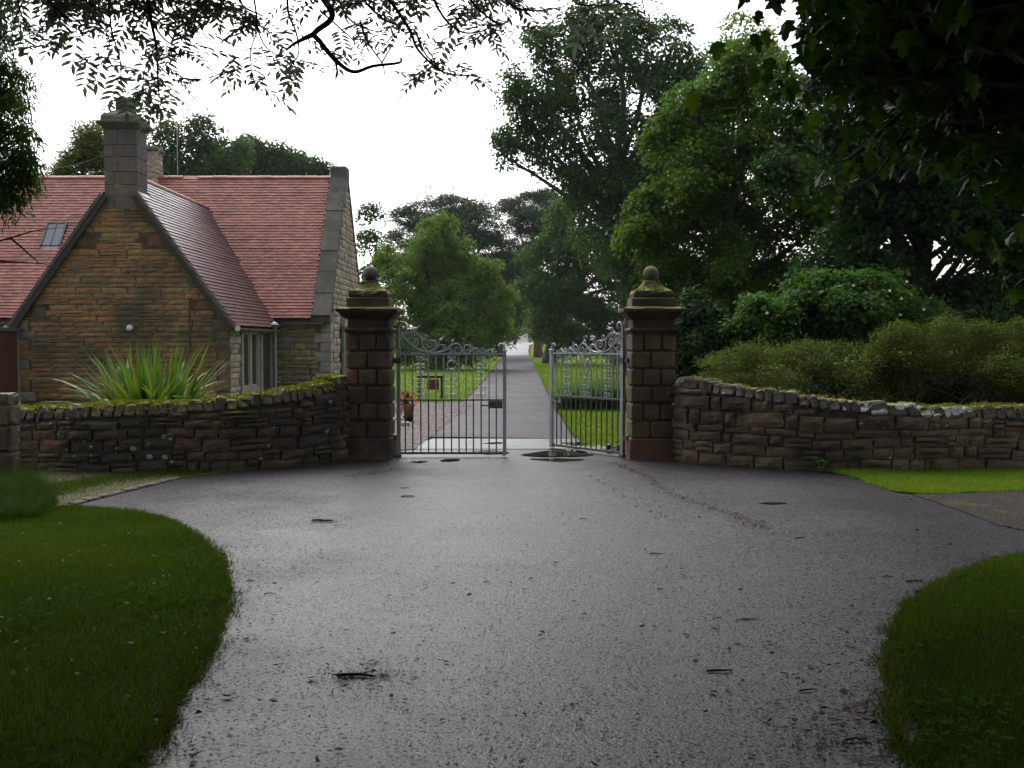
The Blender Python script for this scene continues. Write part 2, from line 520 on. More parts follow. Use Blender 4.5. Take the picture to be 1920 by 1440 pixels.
M['mortar'] = simple('lime_mortar', (.075, .052, .030), .9, 0, .35, 9, .5, .2)
M['mortar_d'] = simple('dark_mortar', (.050, .041, .028), .9, 0, .4, 9, .5, .2)
M['mortar_p'] = simple('pale_mortar', (.19, .165, .125), .9, 0, .3, 9, .5, .2)

def tile_mat(name, attr, cols, rough=.5, spec=.16):
    t = NT(name)
    r = t.rand(attr)
    c = t.ramp(r, [(i / (len(cols) - 1), q) for i, q in enumerate(cols)])
    c = t.mix(.8, c, t.ramp(t.noise(1.6, 4), [(.3, .70), (.7, 1.2)]), 'MULTIPLY')
    sp = t.ramp(t.noise(7, 4, .7), [(.66, 0.0), (.72, 1.0)])
    c = t.mix(t.math('MULTIPLY', sp, .55), c, (.055, .045, .035))
    c = t.mix(.5, c, t.ramp(t.noise(45, 3), [(.3, .7), (.7, 1.3)]), 'MULTIPLY')
    return t.set(base=c, rough=rough, spec=spec, normal=t.bump(t.noise(50, 3), .15, .004))
TC = [(0.239, 0.086, 0.064), (0.301, 0.113, 0.083), (0.343, 0.135, 0.099), (0.287, 0.113, 0.086), (0.210, 0.090, 0.071)]
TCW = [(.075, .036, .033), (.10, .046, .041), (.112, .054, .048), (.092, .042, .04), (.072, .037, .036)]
M['tile'] = tile_mat('red_clay_tile', False, TC)
M['tail'] = simple('shadow_line_tile_tail', (.045, .018, .015), .9, 0, .4, 20, .1, .05)  # shadow between tile courses, painted as a dark tone on the lower edges
M['tile_a'] = tile_mat('red_clay_tile_rows', True, TC)
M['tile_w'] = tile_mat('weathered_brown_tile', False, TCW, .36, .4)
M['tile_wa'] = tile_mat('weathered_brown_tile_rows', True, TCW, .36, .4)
M['under'] = simple('roof_underlay', (.03, .012, .011), .8)
M['lead'] = simple('lead_flashing', (.20, .21, .23), .45, .3, .2, 5, .1)
M['barge'] = simple('weathered_bargeboard', (.060, .045, .030), .7, 0, .4, 7, .3)
M['bargedark'] = simple('dark_verge', (.022, .018, .013), .8, 0, .4, 7, .3)
M['gutter'] = simple('grey_gutter', (.13, .12, .10), .5, 0, .25, 6, .1)
M['white'] = simple('white_paint', (.45, .45, .43), .4, 0, .08, 6, .03)
M['cream'] = simple('cream_painted_timber', (.26, .235, .175), .5, 0, .15, 6, .05)
M['pipe'] = simple('stone_coloured_downpipe', (.30, .28, .235), .5, 0, .15, 5, .05)
M['black'] = simple('black_iron', (.012, .012, .012), .5, .2, .3, 8, .1)
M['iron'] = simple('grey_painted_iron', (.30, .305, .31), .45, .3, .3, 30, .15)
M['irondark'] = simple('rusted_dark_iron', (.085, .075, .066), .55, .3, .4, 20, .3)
t = NT('window_glass')
M['glass'] = t.set(base=(.02, .023, .024), rough=.06, spec=.7)
t = NT('skylight_glass')
M['skyglass'] = t.set(base=(.13, .15, .16), rough=.14, spec=.6, metal=.08)
M['room'] = simple('dim_interior', (.05, .04, .03), .9)
M['pot'] = simple('clay_chimney_pot', (.15, .115, .085), .8, 0, .3, 8, .2)
M['terracotta'] = simple('terracotta', (.24, .10, .05), .8, 0, .3, 10, .2)
M['shed'] = simple('red_brown_shed_timber', (.075, .022, .014), .7, 0, .3, 4, .2)
M['felt'] = simple('grey_roof_felt', (.07, .07, .075), .8, 0, .2, 8, .2)
M['sign'] = simple('dark_red_sign_board', (.06, .012, .012), .5, 0, .2, 8, .03)
M['lampglass'] = simple('opal_lamp_glass', (.55, .55, .52), .3, 0, .08, 6, .02)
M['timber'] = simple('grey_fence_timber', (.14, .12, .09), .8, 0, .3, 10, .3)
M['orange'] = leaf_mat('orange_petals', [(.65, .16, .01), (.75, .30, .02), (.55, .06, .02)], True, .3, (1, .8, .6))
M['rose'] = leaf_mat('cream_petals', [(.55, .52, .36), (.62, .60, .46), (.5, .46, .3)], True, .3, (1, 1, .9))
M['litter'] = leaf_mat('fallen_litter', [(.012, .009, .006), (.028, .017, .009), (.05, .028, .013), (.02, .014, .009)], True, .05)
M['twig'] = bark_mat('wet_twig', (.012, .008, .006), (.035, .022, .014))
M['bark'] = bark_mat('dark_bark', (.022, .019, .015), (.06, .052, .042))
M['bark_pine'] = bark_mat('pine_bark', (.06, .035, .025), (.12, .07, .05))
M['bark_ash'] = bark_mat('ash_bark', (.05, .045, .045), (.10, .09, .09))
# foliage
M['l_oak'] = leaf_mat('oak_leaves', [(.022, .045, .014), (.030, .060, .018), (.040, .074, .020), (.026, .052, .018)], True, .32)
M['l_maple'] = leaf_mat('yellowing_maple_leaves', [(.024, .060, .010), (.036, .080, .012), (.058, .10, .012), (.026, .064, .010), (.095, .105, .014)], True, .40)
M['l_dark'] = leaf_mat('dark_leaves', [(.009, .025, .007), (.014, .034, .009), (.026, .056, .011)], True, .30)
M['l_lime'] = leaf_mat('lime_tree_leaves', [(.050, .095, .018), (.072, .125, .022), (.092, .145, .022), (.038, .075, .016)], True, .38)
M['l_chest'] = leaf_mat('chestnut_leaves', [(.022, .055, .014), (.034, .072, .016), (.045, .085, .018)], True, .32)
M['l_pine'] = leaf_mat('pine_needles', [(.020, .040, .020), (.028, .052, .026), (.036, .060, .026)], True, .18)
M['l_cyp'] = leaf_mat('golden_cypress_foliage', [(.055, .085, .012), (.085, .11, .014), (.04, .065, .014)], True, .25)
M['l_far'] = leaf_mat('far_wood_leaves', [(.030, .055, .020), (.042, .070, .024), (.05, .08, .026)], True, .3)
M['l_coto'] = leaf_mat('small_leaved_shrub_foliage', [(.050, .072, .012), (.068, .092, .014), (.040, .060, .010), (.085, .105, .018)], True, .3, spec=.05)
M['l_shrub'] = leaf_mat('shrub_leaves', [(.026, .062, .014), (.038, .085, .018), (.055, .105, .02)], True, .35)
M['l_flax'] = leaf_mat('flax_blades', [(.036, .085, .018), (.056, .11, .018), (.085, .13, .018), (.12, .135, .025)], False, .3, rough=.5, spec=.12)
M['l_iris'] = leaf_mat('strap_leaves', [(.03, .08, .02), (.05, .11, .025), (.07, .13, .03)], True, .3)
M['l_ash'] = leaf_mat('ash_leaflets', [(.115, .145, .10), (.135, .165, .11), (.10, .13, .09)], False, .62, (1.6, 1.6, 1.4))
M['l_ash_a'] = leaf_mat('ash_leaflet_mass', [(.09, .12, .075), (.105, .135, .08), (.075, .105, .065)], True, .55, (1.5, 1.5, 1.3))
M['l_syc'] = leaf_mat('sycamore_leaves', [(.020, .048, .008), (.032, .070, .009), (.065, .115, .012)], False, .30, rough=.5, spec=.13)
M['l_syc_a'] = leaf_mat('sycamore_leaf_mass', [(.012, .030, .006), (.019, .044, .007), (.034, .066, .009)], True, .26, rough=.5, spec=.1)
M['g_near'] = leaf_mat('lawn_blades', [(.013, .027, .004), (.024, .045, .004), (.035, .064, .005), (.052, .086, .007), (.074, .103, .011), (.078, .070, .027)], True, .22, spec=.03)
M['g_far'] = leaf_mat('park_grass_blades', [(.075, .145, .010), (.095, .17, .012), (.13, .16, .02), (.065, .125, .010)], True, .35, spec=.05)
M['clover'] = leaf_mat('clover_leaves', [(.020, .048, .007), (.030, .062, .009), (.040, .074, .011)], True, .15, spec=.0)
M['l_yew'] = leaf_mat('drooping_conifer_sprays', [(.022, .050, .018), (.034, .070, .022), (.055, .085, .016)], True, .35)
M['g_dark'] = leaf_mat('shaded_rank_grass', [(.014, .030, .004), (.022, .044, .005), (.034, .062, .008)], True, .25, spec=.08)  # darker greens carry the deep shade over the tuft
M['moss'] = leaf_mat('moss_tufts', [(.075, .085, .008), (.12, .12, .010), (.16, .145, .014), (.06, .075, .01)], True, .3)
# ------------------------------------------------------------------ ground, road, lawns
ZB = [(-400, 0), (110, 0), (200, 1.28), (260, 2.8), (320, 4.0), (600, 6.5), (900, 9)]
def zf(Y):
    for (a, za), (b, zb) in zip(ZB, ZB[1:]):
        if Y <= b: return za + (zb - za) * (Y - a) / (b - a)
    return ZB[-1][1]
ys = [-58, -45, -30, 0, 10, 20, 40, 70, 110, 140, 170, 200, 230, 260, 290, 320, 400, 515]
xs = [-255, -200, -120, -60, -30, -15, -8, -4, 0, 4, 8, 15, 30, 60, 120, 200, 255]
V = [(x, y, zf(y) - .012) for y in ys for x in xs]
nx = len(xs)
Fs = [(j * nx + i, j * nx + i + 1, (j + 1) * nx + i + 1, (j + 1) * nx + i) for j in range(len(ys) - 1) for i in range(nx - 1)]
struct('ground', (V, Fs), M['soil'])

def gp(*pp): return [tuple(G(a, b))[:2] for a, b in pp]
PY = 13.6                                  # front face of the gate piers
# forecourt road: left edge upward, gate line, right edge back
L_EDGE = gp((250, 1440), (330, 1312), (398, 1205), (424, 1110), (402, 1040), (335, 988), (262, 966), (130, 951))
L_TOP = gp((330, 897), (520, 874), (650, 864))
road = [(-2.6, -12), (-1.9, 0), (-1.55, 2.5)] + [(p[0] - .14, p[1] - .04) for p in wobble(L_EDGE[:-1], .015, 5, 1)] + [L_EDGE[-1]] + wobble(L_TOP, .01, 4, 2) \
     + [(-1.70, 13.6), (-1.66, 14.5), (-1.50, 15.1)]
road += [(1.10, 15.1), (1.56, 14.5), (1.66, 13.6)]
R_TOP = gp((1290, 868), (1420, 878), (1560, 887), (1690, 920), (1780, 950), (1990, 1010))
R_EDGE = gp((1990, 1035), (1880, 1052), (1790, 1085), (1712, 1135), (1672, 1215), (1682, 1320), (1722, 1440))
road += wobble(R_TOP, .015, 4, 5) + [(9.5, 9.0), (9.5, 7.2)] + [(p[0] + .14, p[1] - .04) for p in wobble(R_EDGE, .015, 5, 4)] + [(1.75, 2.5), (2.0, 0), (2.6, -12)]
ROAD = road
struct('road', poly_mesh(road, 0.0), M['asphalt'])
# avenue beyond the gates
AL = gp((776, 850), (800, 830), (868, 757), (922, 697), (944, 667)) + [(-1.1, 120), (-1.0, 140), (-2.2, 185), (-8, 192)]
AR = gp((1105, 850), (1085, 834), (1036, 757), (1008, 698), (993, 667)) + [(2.05, 120), (2.0, 140), (4.0, 185), (12, 192)]
def ribbon(L, Rr, dz):
    V = []
    for a, b in zip(L, Rr):
        V += [(a[0], a[1], zf(a[1]) + dz), (b[0], b[1], zf(b[1]) + dz)]
    return V, [(2 * i, 2 * i + 1, 2 * i + 3, 2 * i + 2) for i in range(len(L) - 1)]
ALd = wobble(AL[:5], .02, 6, 8); ARd = wobble(AR[:5], .02, 6, 9)
struct('driveway', ribbon([p for p in ALd if p[1] > 16.45], [p for p in ARd if p[1] > 16.45], .004), M['drive'])
struct('wet_driveway', ribbon([(-1.2, 110.5), (-1.1, 125), (-1.0, 140), (-1.6, 170), (-2.6, 186), (-9, 192), (-9, 200)], [(1.9, 110.5), (2.0, 125), (2.3, 140), (2.9, 170), (3.9, 186), (12, 192), (12, 200)], .012), M['fardrive'])
struct('far_driveway', ribbon([(-3.4, 200.5), (-3.2, 230), (-3.0, 260), (-2.2, 320), (-1, 420)], [(3.6, 200.5), (3.8, 230), (4.4, 260), (5.0, 320), (6, 420)], .02), M['gravel'])
struct('threshold', poly_mesh([(-1.72, 14.9), (1.5, 14.9), (1.18, 16.45), (-1.28, 16.45)], .008), M['wetdrive'])

# park lawns beyond the wall
def lawn_sheet(L, Rr, dz): return ribbon(L, Rr, dz)
yy = [15.2, 17, 20, 25, 35, 50, 75, 110]
def edge_at(E, y):
    for a, b in zip(E, E[1:]):
        if a[1] <= y <= b[1]: return a[0] + (b[0] - a[0]) * (y - a[1]) / (b[1] - a[1])
    return E[0][0] if y < E[0][1] else E[-1][0]
LL = [(-60, y) for y in yy] + [(-90, 140), (-120, 200), (-160, 320), (-200, 510)]
LR = [(edge_at(AL, y) - .03, y) for y in yy] + [(-1.2, 140), (-2.9, 200), (-2.6, 320), (-1, 510)]
struct('lawn', ribbon(LL, LR, .0), M['lawn'])
RL = [(edge_at(AR, y) + .03, y) for y in yy] + [(2.6, 140), (4.2, 200), (5.5, 320), (6, 510)]
RRr = [(4.6 if y < 30 else 7.5 if y < 60 else 40, y) for y in yy] + [(90, 140), (120, 200), (160, 320), (200, 510)]
struct('lawn', ribbon(RL, RRr, .0), M['lawn'])
# gravel bed by the planter
GRAV = gp((700, 850), (700, 757), (836, 755), (884, 757), (850, 786), (800, 826), (778, 843))
struct('gravel_bed', poly_mesh(wobble(GRAV, .02, 4, 12), .012), M['gravel'])

# foreground lawns, slightly domed, with a ragged lip onto the road
def turf(outline, zc, mat, name, dome=.05, seed=0, cell=.16):
    xs0 = [p[0] for p in outline]; ys0 = [p[1] for p in outline]
    X = np.arange(min(xs0), max(xs0), cell); Y = np.arange(min(ys0), max(ys0), cell)
    gx, gy = np.meshgrid(X, Y)
    pin = in_poly(gx.ravel(), gy.ravel(), outline).reshape(gx.shape)
    return gx, gy, pin
LLAWN = [(-1.95, 0), (-1.60, 2.5)] + [(p[0] - .01, p[1]) for p in wobble(L_EDGE, .045, 7, 21)] + gp((60, 958), (-200, 975)) + [(-9, 9.5), (-9, 0)]
RLAWN = [(2.05, 0), (1.80, 2.5)] + [(p[0] + .01, p[1]) for p in wobble(R_EDGE[::-1], .045, 7, 22)] + [(9.5, 7.15), (9.5, 0)]
struct('lawn', prism(LLAWN, -.05, .010), M['turf'])
struct('lawn', prism(RLAWN[::-1], -.05, .010), M['turf'])
VERGE = gp((1300, 868), (1420, 877), (1560, 886), (1640, 908), (1712, 926), (1925, 921), (2300, 918), (2300, 876), (1500, 872))
struct('verge', poly_mesh(wobble(VERGE, .02, 3, 31), .014), M['turf'])
struct('verge', poly_mesh(gp((345, 884), (520, 873), (652, 863), (742, 858), (742, 848), (640, 848), (340, 868)), .012), M['verge'])
struct('gravel_patch', poly_mesh(wobble(gp((40, 874), (350, 876), (330, 895), (240, 917), (130, 948), (30, 955), (-120, 955), (-120, 878)), .015, 3, 33), .006), M['mossgravel'])
struct('gritty_patch', poly_mesh(wobble(gp((1690, 921), (1925, 914), (2200, 912), (2200, 1010), (1925, 996), (1800, 958)), .02, 3, 34), .006), M['dirt'])

# puddles
def puddle(pts, z=.0055, seed=0):
    return struct('puddle', poly_mesh([G(*p)[:2] for p in wobble(pts, .6, 5, seed)], z), M['water'])
puddle([(975, 854), (1010, 849), (1040, 845), (1085, 846), (1115, 852), (1090, 856), (1040, 857), (1000, 857)], .013, 1)
puddle([(990, 861), (1040, 860), (1096, 862), (1060, 866), (1030, 865)], .0055, 2)
puddle([(766, 866.5), (790, 865), (804, 866.5), (785, 868)], .0055, 3)
puddle([(824, 864), (836, 861.5), (850, 860.5), (862, 862), (856, 865), (842, 866.5), (830, 866)], .0055, 4)
puddle([(900, 832), (930, 830.5), (950, 832), (925, 833.5)], .012, 5)
puddle([(880, 848), (920, 846), (955, 850), (915, 853)], .013, 6)
puddle([(1050, 832), (1090, 830), (1110, 834), (1075, 837)], .012, 7)
puddle([(1424, 944), (1450, 942.5), (1476, 944.5), (1446, 946.5)], .0055, 8)

# kerb setts between road and gravel patch
kerb = thing('kerb', G(230, 926), None, None); kerb['kind'] = 'structure'
kp = [Vector(G(132, 947)), Vector(G(336, 896))]
dk = (kp[1] - kp[0]); ang = math.atan2(dk.y, dk.x)
nk = 9
for i in range(nk):
    a = kp[0] + dk * ((i + .5) / nk)
    L = dk.length / nk * random.uniform(.86, .95)
    V, f = cbox(-L / 2, L / 2, -.055, .055, -.05, .022 + random.uniform(-.006, .006), .012, .004, 1, i)
    ca, sa = math.cos(ang + random.uniform(-.04, .04)), math.sin(ang)
    V = np.array([(v[0] * ca - v[1] * sa + a.x, v[0] * sa + v[1] * ca + a.y, v[2]) for v in V])
    part('kerb_stone', (V, f), M['kerb'], kerb)

# ------------------------------------------------------------------ grass blades
def blades(name, outline, n, h0, h1, w, mat, zbase=0.0, near=None, lean=.5, label=None, seed=1, dens=None, excl=None):
    rg = np.random.default_rng(seed)
    o = np.array([(p[0], p[1]) for p in outline])
    lo, hi = o.min(0), o.max(0)
    if near is not None:
        lo = np.maximum(lo, near[0]); hi = np.minimum(hi, near[1])
    xs, ysq = [], []
    tot = 0
    while tot < n:
        m = n * 2
        x = rg.uniform(lo[0], hi[0], m)
        u = rg.random(m)
        if dens == 'persp':                      # thinner with distance: 1/y^2
            y = 1 / (1 / hi[1] + u * (1 / lo[1] - 1 / hi[1]))
        else: y = lo[1] + u * (hi[1] - lo[1])
        k = in_poly(x, y, outline)
        if excl is not None:
            k &= ~excl(x, y)
        k &= np.abs(x) < .56 * np.maximum(y, .5) + 1.0
        xs.append(x[k]); ysq.append(y[k]); tot += k.sum()
        if k.sum() == 0: break
    x = np.concatenate(xs)[:n]; y = np.concatenate(ysq)[:n]
    n = len(x)
    cl = np.sin(x * 2.3 + np.sin(y * 1.7) * 2) * np.cos(y * 2.9 + np.sin(x * 1.3)) * .5 + .5
    h = rg.uniform(h0, h1, n) * (.6 + .7 * cl)
    if dens == 'persp':
        ww = w * (1 + y / 14.0)
    else: ww = np.full(n, w)
    a = rg.uniform(0, 2 * PI, n); b = a + PI / 2 + rg.uniform(-.6, .6, n)
    le = rg.uniform(.1, 1, n) * lean
    zb = np.full(n, zbase)
    V = np.empty((n, 3, 3))
    V[:, 0] = np.stack([x - np.cos(a) * ww / 2, y - np.sin(a) * ww / 2, zb], 1)
    V[:, 1] = np.stack([x + np.cos(a) * ww / 2, y + np.sin(a) * ww / 2, zb], 1)
    V[:, 2] = np.stack([x + np.cos(b) * h * le, y + np.sin(b) * h * le, zb + h * np.sqrt(np.maximum(0.1, 1 - .6 * le * le))], 1)
    Fq = np.arange(n * 3).reshape(n, 3)
    big = np.sin(x * .9 + 1.3 * np.sin(y * .7)) * np.sin(y * 1.1 + np.sin(x * .8 + 2)) * .5 + .5
    rn = np.clip(rg.random(n) * .45 + cl * .22 + big * .42 - .10 + (rg.random(n) < .03) * .5, 0, 1)
    return part(name, (V.reshape(-1, 3), Fq), mat, None, rnd=rn, kind='stuff')
blades('grass', LLAWN, 145000, .014, .066, .0050, M['g_near'], .008, ((-6.5, 3.0), (-.9, 10)), .8, seed=1)
blades('grass', RLAWN, 95000, .014, .066, .0050, M['g_near'], .008, ((1.4, 3.0), (5.0, 8.2)), .8, seed=2)
blades('grass', VERGE, 40000, .02, .055, .007, M['g_far'], .012, ((1.9, 9.5), (7.5, 14)), .8, seed=3)
blades('grass', gp((345, 881), (520, 873), (652, 863), (742, 858), (742, 852), (640, 855), (340, 874)), 7000, .01, .035, .007, M['moss'], .012, None, .8, seed=4)
_gr = [(p[0], p[1]) for p in GRAV]
blades('grass', [(p[0], p[1]) for p in LL[:8]] + [(p[0], p[1]) for p in LR[:8]][::-1], 70000, .03, .07, .010, M['g_far'], .0, ((-25, 15.2), (-1.0, 75)), .8, seed=5, dens='persp', excl=lambda x, y: in_poly(x, y, _gr))
blades('grass', [(p[0], p[1]) for p in RL[:8]] + [(p[0], p[1]) for p in RRr[:8]][::-1], 70000, .03, .07, .010, M['g_far'], .0, ((.9, 15.2), (22, 75)), .8, seed=6, dens='persp')
# clover and moss patches in the near lawns
def clover(outline, n, seed, near):
    rg = np.random.default_rng(seed)
    x = rg.uniform(near[0], near[1], n * 4); y = rg.uniform(near[2], near[3], n * 4)
    f = np.sin(x * 3.1 + 2 * np.sin(y * 1.9)) * np.sin(y * 3.7 + np.sin(x * 2.2)) + rg.normal(0, .25, n * 4)
    k = in_poly(x, y, outline) & (f > .35)
    x, y = x[k][:n], y[k][:n]; n = len(x)
    V, Fq = [], []
    P4 = np.empty((n, 3, 4, 3)); h = rg.uniform(.030, .058, n); a0 = rg.uniform(0, 2 * PI, n); r = rg.uniform(.006, .012, n)
    for j in range(3):
        a = a0 + j * 2 * PI / 3
        for q, (d, sd) in enumerate(((0, 0), (1.1, -.75), (1.9, 0), (1.1, .75))):
            P4[:, j, q, 0] = x + r * (d * np.cos(a) - sd * np.sin(a)); P4[:, j, q, 1] = y + r * (d * np.sin(a) + sd * np.cos(a)); P4[:, j, q, 2] = h + r * .25 * d
    part('clover', (P4.reshape(-1, 3), np.arange(n * 12).reshape(-1, 4)), M['clover'], None, rnd=rg.random(n * 3), kind='stuff')
clover(LLAWN, 2600, 61, (-5.5, -1.0, 3.0, 9.6))
clover(RLAWN, 1500, 62, (1.4, 5.0, 3.0, 8.0))
# ragged fringe where the turf creeps over the tarmac
def fringe(edge, n, spread, h0, h1, w, mat, z, seed):
    rg = np.random.default_rng(seed)
    e = np.array([(p[0], p[1]) for p in smooth_path([(a[0], a[1], 0) for a in edge], 12)])[:, :2]
    i = rg.integers(0, len(e) - 1, n); t = rg.random(n)[:, None]
    p = e[i] * (1 - t) + e[i + 1] * t
    amp = (np.sin(p[:, 0] * 9 + p[:, 1] * 7) * .5 + np.sin(p[:, 1] * 23) * .5) * .5 + .6
    p = p + rg.normal(0, 1, (n, 2)) * (spread * amp)[:, None]
    a = rg.uniform(0, 2 * PI, n); h = rg.uniform(h0, h1, n); b = rg.uniform(0, 2 * PI, n)
    V = np.empty((n, 3, 3)); zb = np.full(n, z)
    V[:, 0] = np.stack([p[:, 0] - np.cos(a) * w, p[:, 1] - np.sin(a) * w, zb], 1)
    V[:, 1] = np.stack([p[:, 0] + np.cos(a) * w, p[:, 1] + np.sin(a) * w, zb], 1)
    V[:, 2] = np.stack([p[:, 0] + np.cos(b) * h * .7, p[:, 1] + np.sin(b) * h * .7, zb + h * .75], 1)
    part('grass', (V.reshape(-1, 3), np.arange(n * 3).reshape(n, 3)), mat, None, rnd=rg.random(n), kind='stuff')
fringe([(-1.60, 2.5)] + L_EDGE, 12000, .050, .02, .06, .0032, M['g_near'], .004, 51)
fringe([(1.80, 2.5)] + R_EDGE[::-1], 11000, .050, .02, .06, .0032, M['g_near'], .004, 52)
fringe(VERGE[:7], 6000, .035, .015, .05, .004, M['g_far'], .006, 53)
fringe(L_TOP + gp((742, 858)), 4000, .05, .01, .03, .004, M['moss'], .006, 54)
fringe(gp((345, 882), (300, 888), (200, 900), (120, 915), (60, 930)), 22000, .30, .01, .04, .004, M['g_near'], .006, 55)
# rank grass at the foot of the left post
TUFT = gp((-60, 900), (60, 905), (110, 945), (80, 975), (-60, 985))
blades('long_grass', TUFT, 8000, .05, .36, .007, M['g_dark'], .0, None, 1.0, seed=7)
# ------------------------------------------------------------------ stonework helpers
def stone_variant(i, ny=4, nz=4, bulge=.22, rag=.06):
    """unit stone, front at -y, rough face; x along, z up"""
    rr = random.Random(100 + i)
    V = []
    for c in range(nz):
        for a in range(ny):
            x = a / (ny - 1) - .5; z = c / (nz - 1) - .5
            edge = a in (0, ny - 1) or c in (0, nz - 1)
            y = -.5 - (0 if edge else rr.uniform(.3, 1.0) * bulge) + (.10 if edge else 0)
            if edge:
                x += rr.uniform(-.3, 1) * (-rag if x > 0 else rag) * (abs(x) > .4)
                z += rr.uniform(-.3, 1) * (-rag if z > 0 else rag) * (abs(z) > .4)
            else:
                x += rr.uniform(-.06, .06); z += rr.uniform(-.06, .06)
            V.append((x, y, z))
    Fs = []
    for c in range(nz - 1):
        for a in range(ny - 1):
            Fs.append((c * ny + a, c * ny + a + 1, (c + 1) * ny + a + 1, (c + 1) * ny + a))
    border = [a for a in range(ny)] + [c * ny + ny - 1 for c in range(1, nz)] + [(nz - 1) * ny + a for a in range(ny - 2, -1, -1)] + [c * ny for c in range(nz - 2, 0, -1)]
    b0 = len(V)
    for k in border: V.append((V[k][0], .5, V[k][2]))
    nb = len(border)
    for i2 in range(nb):
        j = (i2 + 1) % nb
        Fs.append((border[j], border[i2], b0 + i2, b0 + j))
    return np.array(V), Fs
SV = [stone_variant(i, 4, 4, .15, .05) for i in range(14)]
SV_FLAT = [stone_variant(50 + i, 4, 4, .05, .02) for i in range(8)]
_smesh = {}
def smesh(kind, i, mat):
    k = (kind, i, mat.name)
    if k not in _smesh:
        V, Fs = (SV if kind == 'rough' else SV_FLAT)[i]
        _smesh[k] = mesh('stone', V, Fs, mat)
    return _smesh[k]
def courses(s0, s1, z0, ztop, hr, lr, rg, joint=.012, odd=.0):
    """list of (s, z, w, h): irregular courses of rubble"""
    out = []
    z = z0
    zmax = max(ztop(s0 + (s1 - s0) * k / 20) for k in range(21))
    while z < zmax:
        h = rg.uniform(*hr)
        s = s0 + rg.uniform(-.3, 0) * lr[1]
        while s < s1:
            w = rg.uniform(*lr) * (1.4 if rg.random() < .12 else 1)
            a, b = max(s, s0), min(s + w, s1)
            if b - a > .05:
                zt = ztop((a + b) / 2)
                hh = min(h, zt - z)
                if hh > h * .4 and hh > .03:
                    if odd and rg.random() < odd and hh > .1:      # two thin stones in place of one
                        k = rg.uniform(.4, .6)
                        out.append(((a + b) / 2, z + hh * k / 2, b - a - joint, hh * k - joint))
                        out.append(((a + b) / 2, z + hh * (1 + k) / 2, b - a - joint, hh * (1 - k) - joint))
                    else:
                        out.append(((a + b) / 2, z + hh / 2, b - a - joint, hh - joint))
            s += w
        z += h
    return out
def stones(root, items, mat, mat_a, limit, rg, kind='rough', name='stone', stuffname='rubble'):
    """items: list of (matrix 4x4 placing the unit stone). The largest in the picture become objects, the rest one part."""
    sc_ = []
    for Mx in items:
        c = Mx.translation
        a = project(c)
        s = Mx.to_scale()
        vis = (-20 < a[0] < 1940 and a[2] > 0)
        fac = abs((Mx.to_3x3() @ Vector((0, -1, 0))).normalized().dot((Vector((0, 0, EYE)) - c).normalized()))
        sc_.append((s.x * s.z * fac / max(a[2], .1) ** 2 if vis else 0))
    order = sorted(range(len(items)), key=lambda i: -sc_[i])
    for i in order[:limit]:
        place(name, smesh(kind, rg.randrange(14 if kind == 'rough' else 8), mat), root, items[i])
    rest = order[limit:]
    if rest:
        lst = SV if kind == 'rough' else SV_FLAT
        Vs, Fs, rn, n = [], [], [], 0
        for i in rest:
            V, f = lst[rg.randrange(len(lst))]
            m = np.array(items[i])
            V = V @ m[:3, :3].T + m[:3, 3]
            Vs.append(V); Fs += [tuple(q + n for q in ff) for ff in f]; n += len(V)
            rn += [rg.random()] * len(f)
        part(stuffname, (np.concatenate(Vs), Fs), mat_a, root, rnd=rn, kind='stuff')
def face_matrix(p, nrm, w, d, h, tilt=0.0):
    """unit stone with its front towards nrm (horizontal), centred on the wall face at p"""
    y = -Vector((nrm[0], nrm[1], 0)).normalized()
    z = Vector((0, 0, 1)); x = y.cross(z)
    if tilt:
        x, z = x * math.cos(tilt) + z * math.sin(tilt), z * math.cos(tilt) - x * math.sin(tilt)
    Mx = Matrix(((x.x * w, y.x * d, z.x * h, p[0]), (x.y * w, y.y * d, z.y * h, p[1]), (x.z * w, y.z * d, z.z * h, p[2]), (0, 0, 0, 1)))
    return Mx

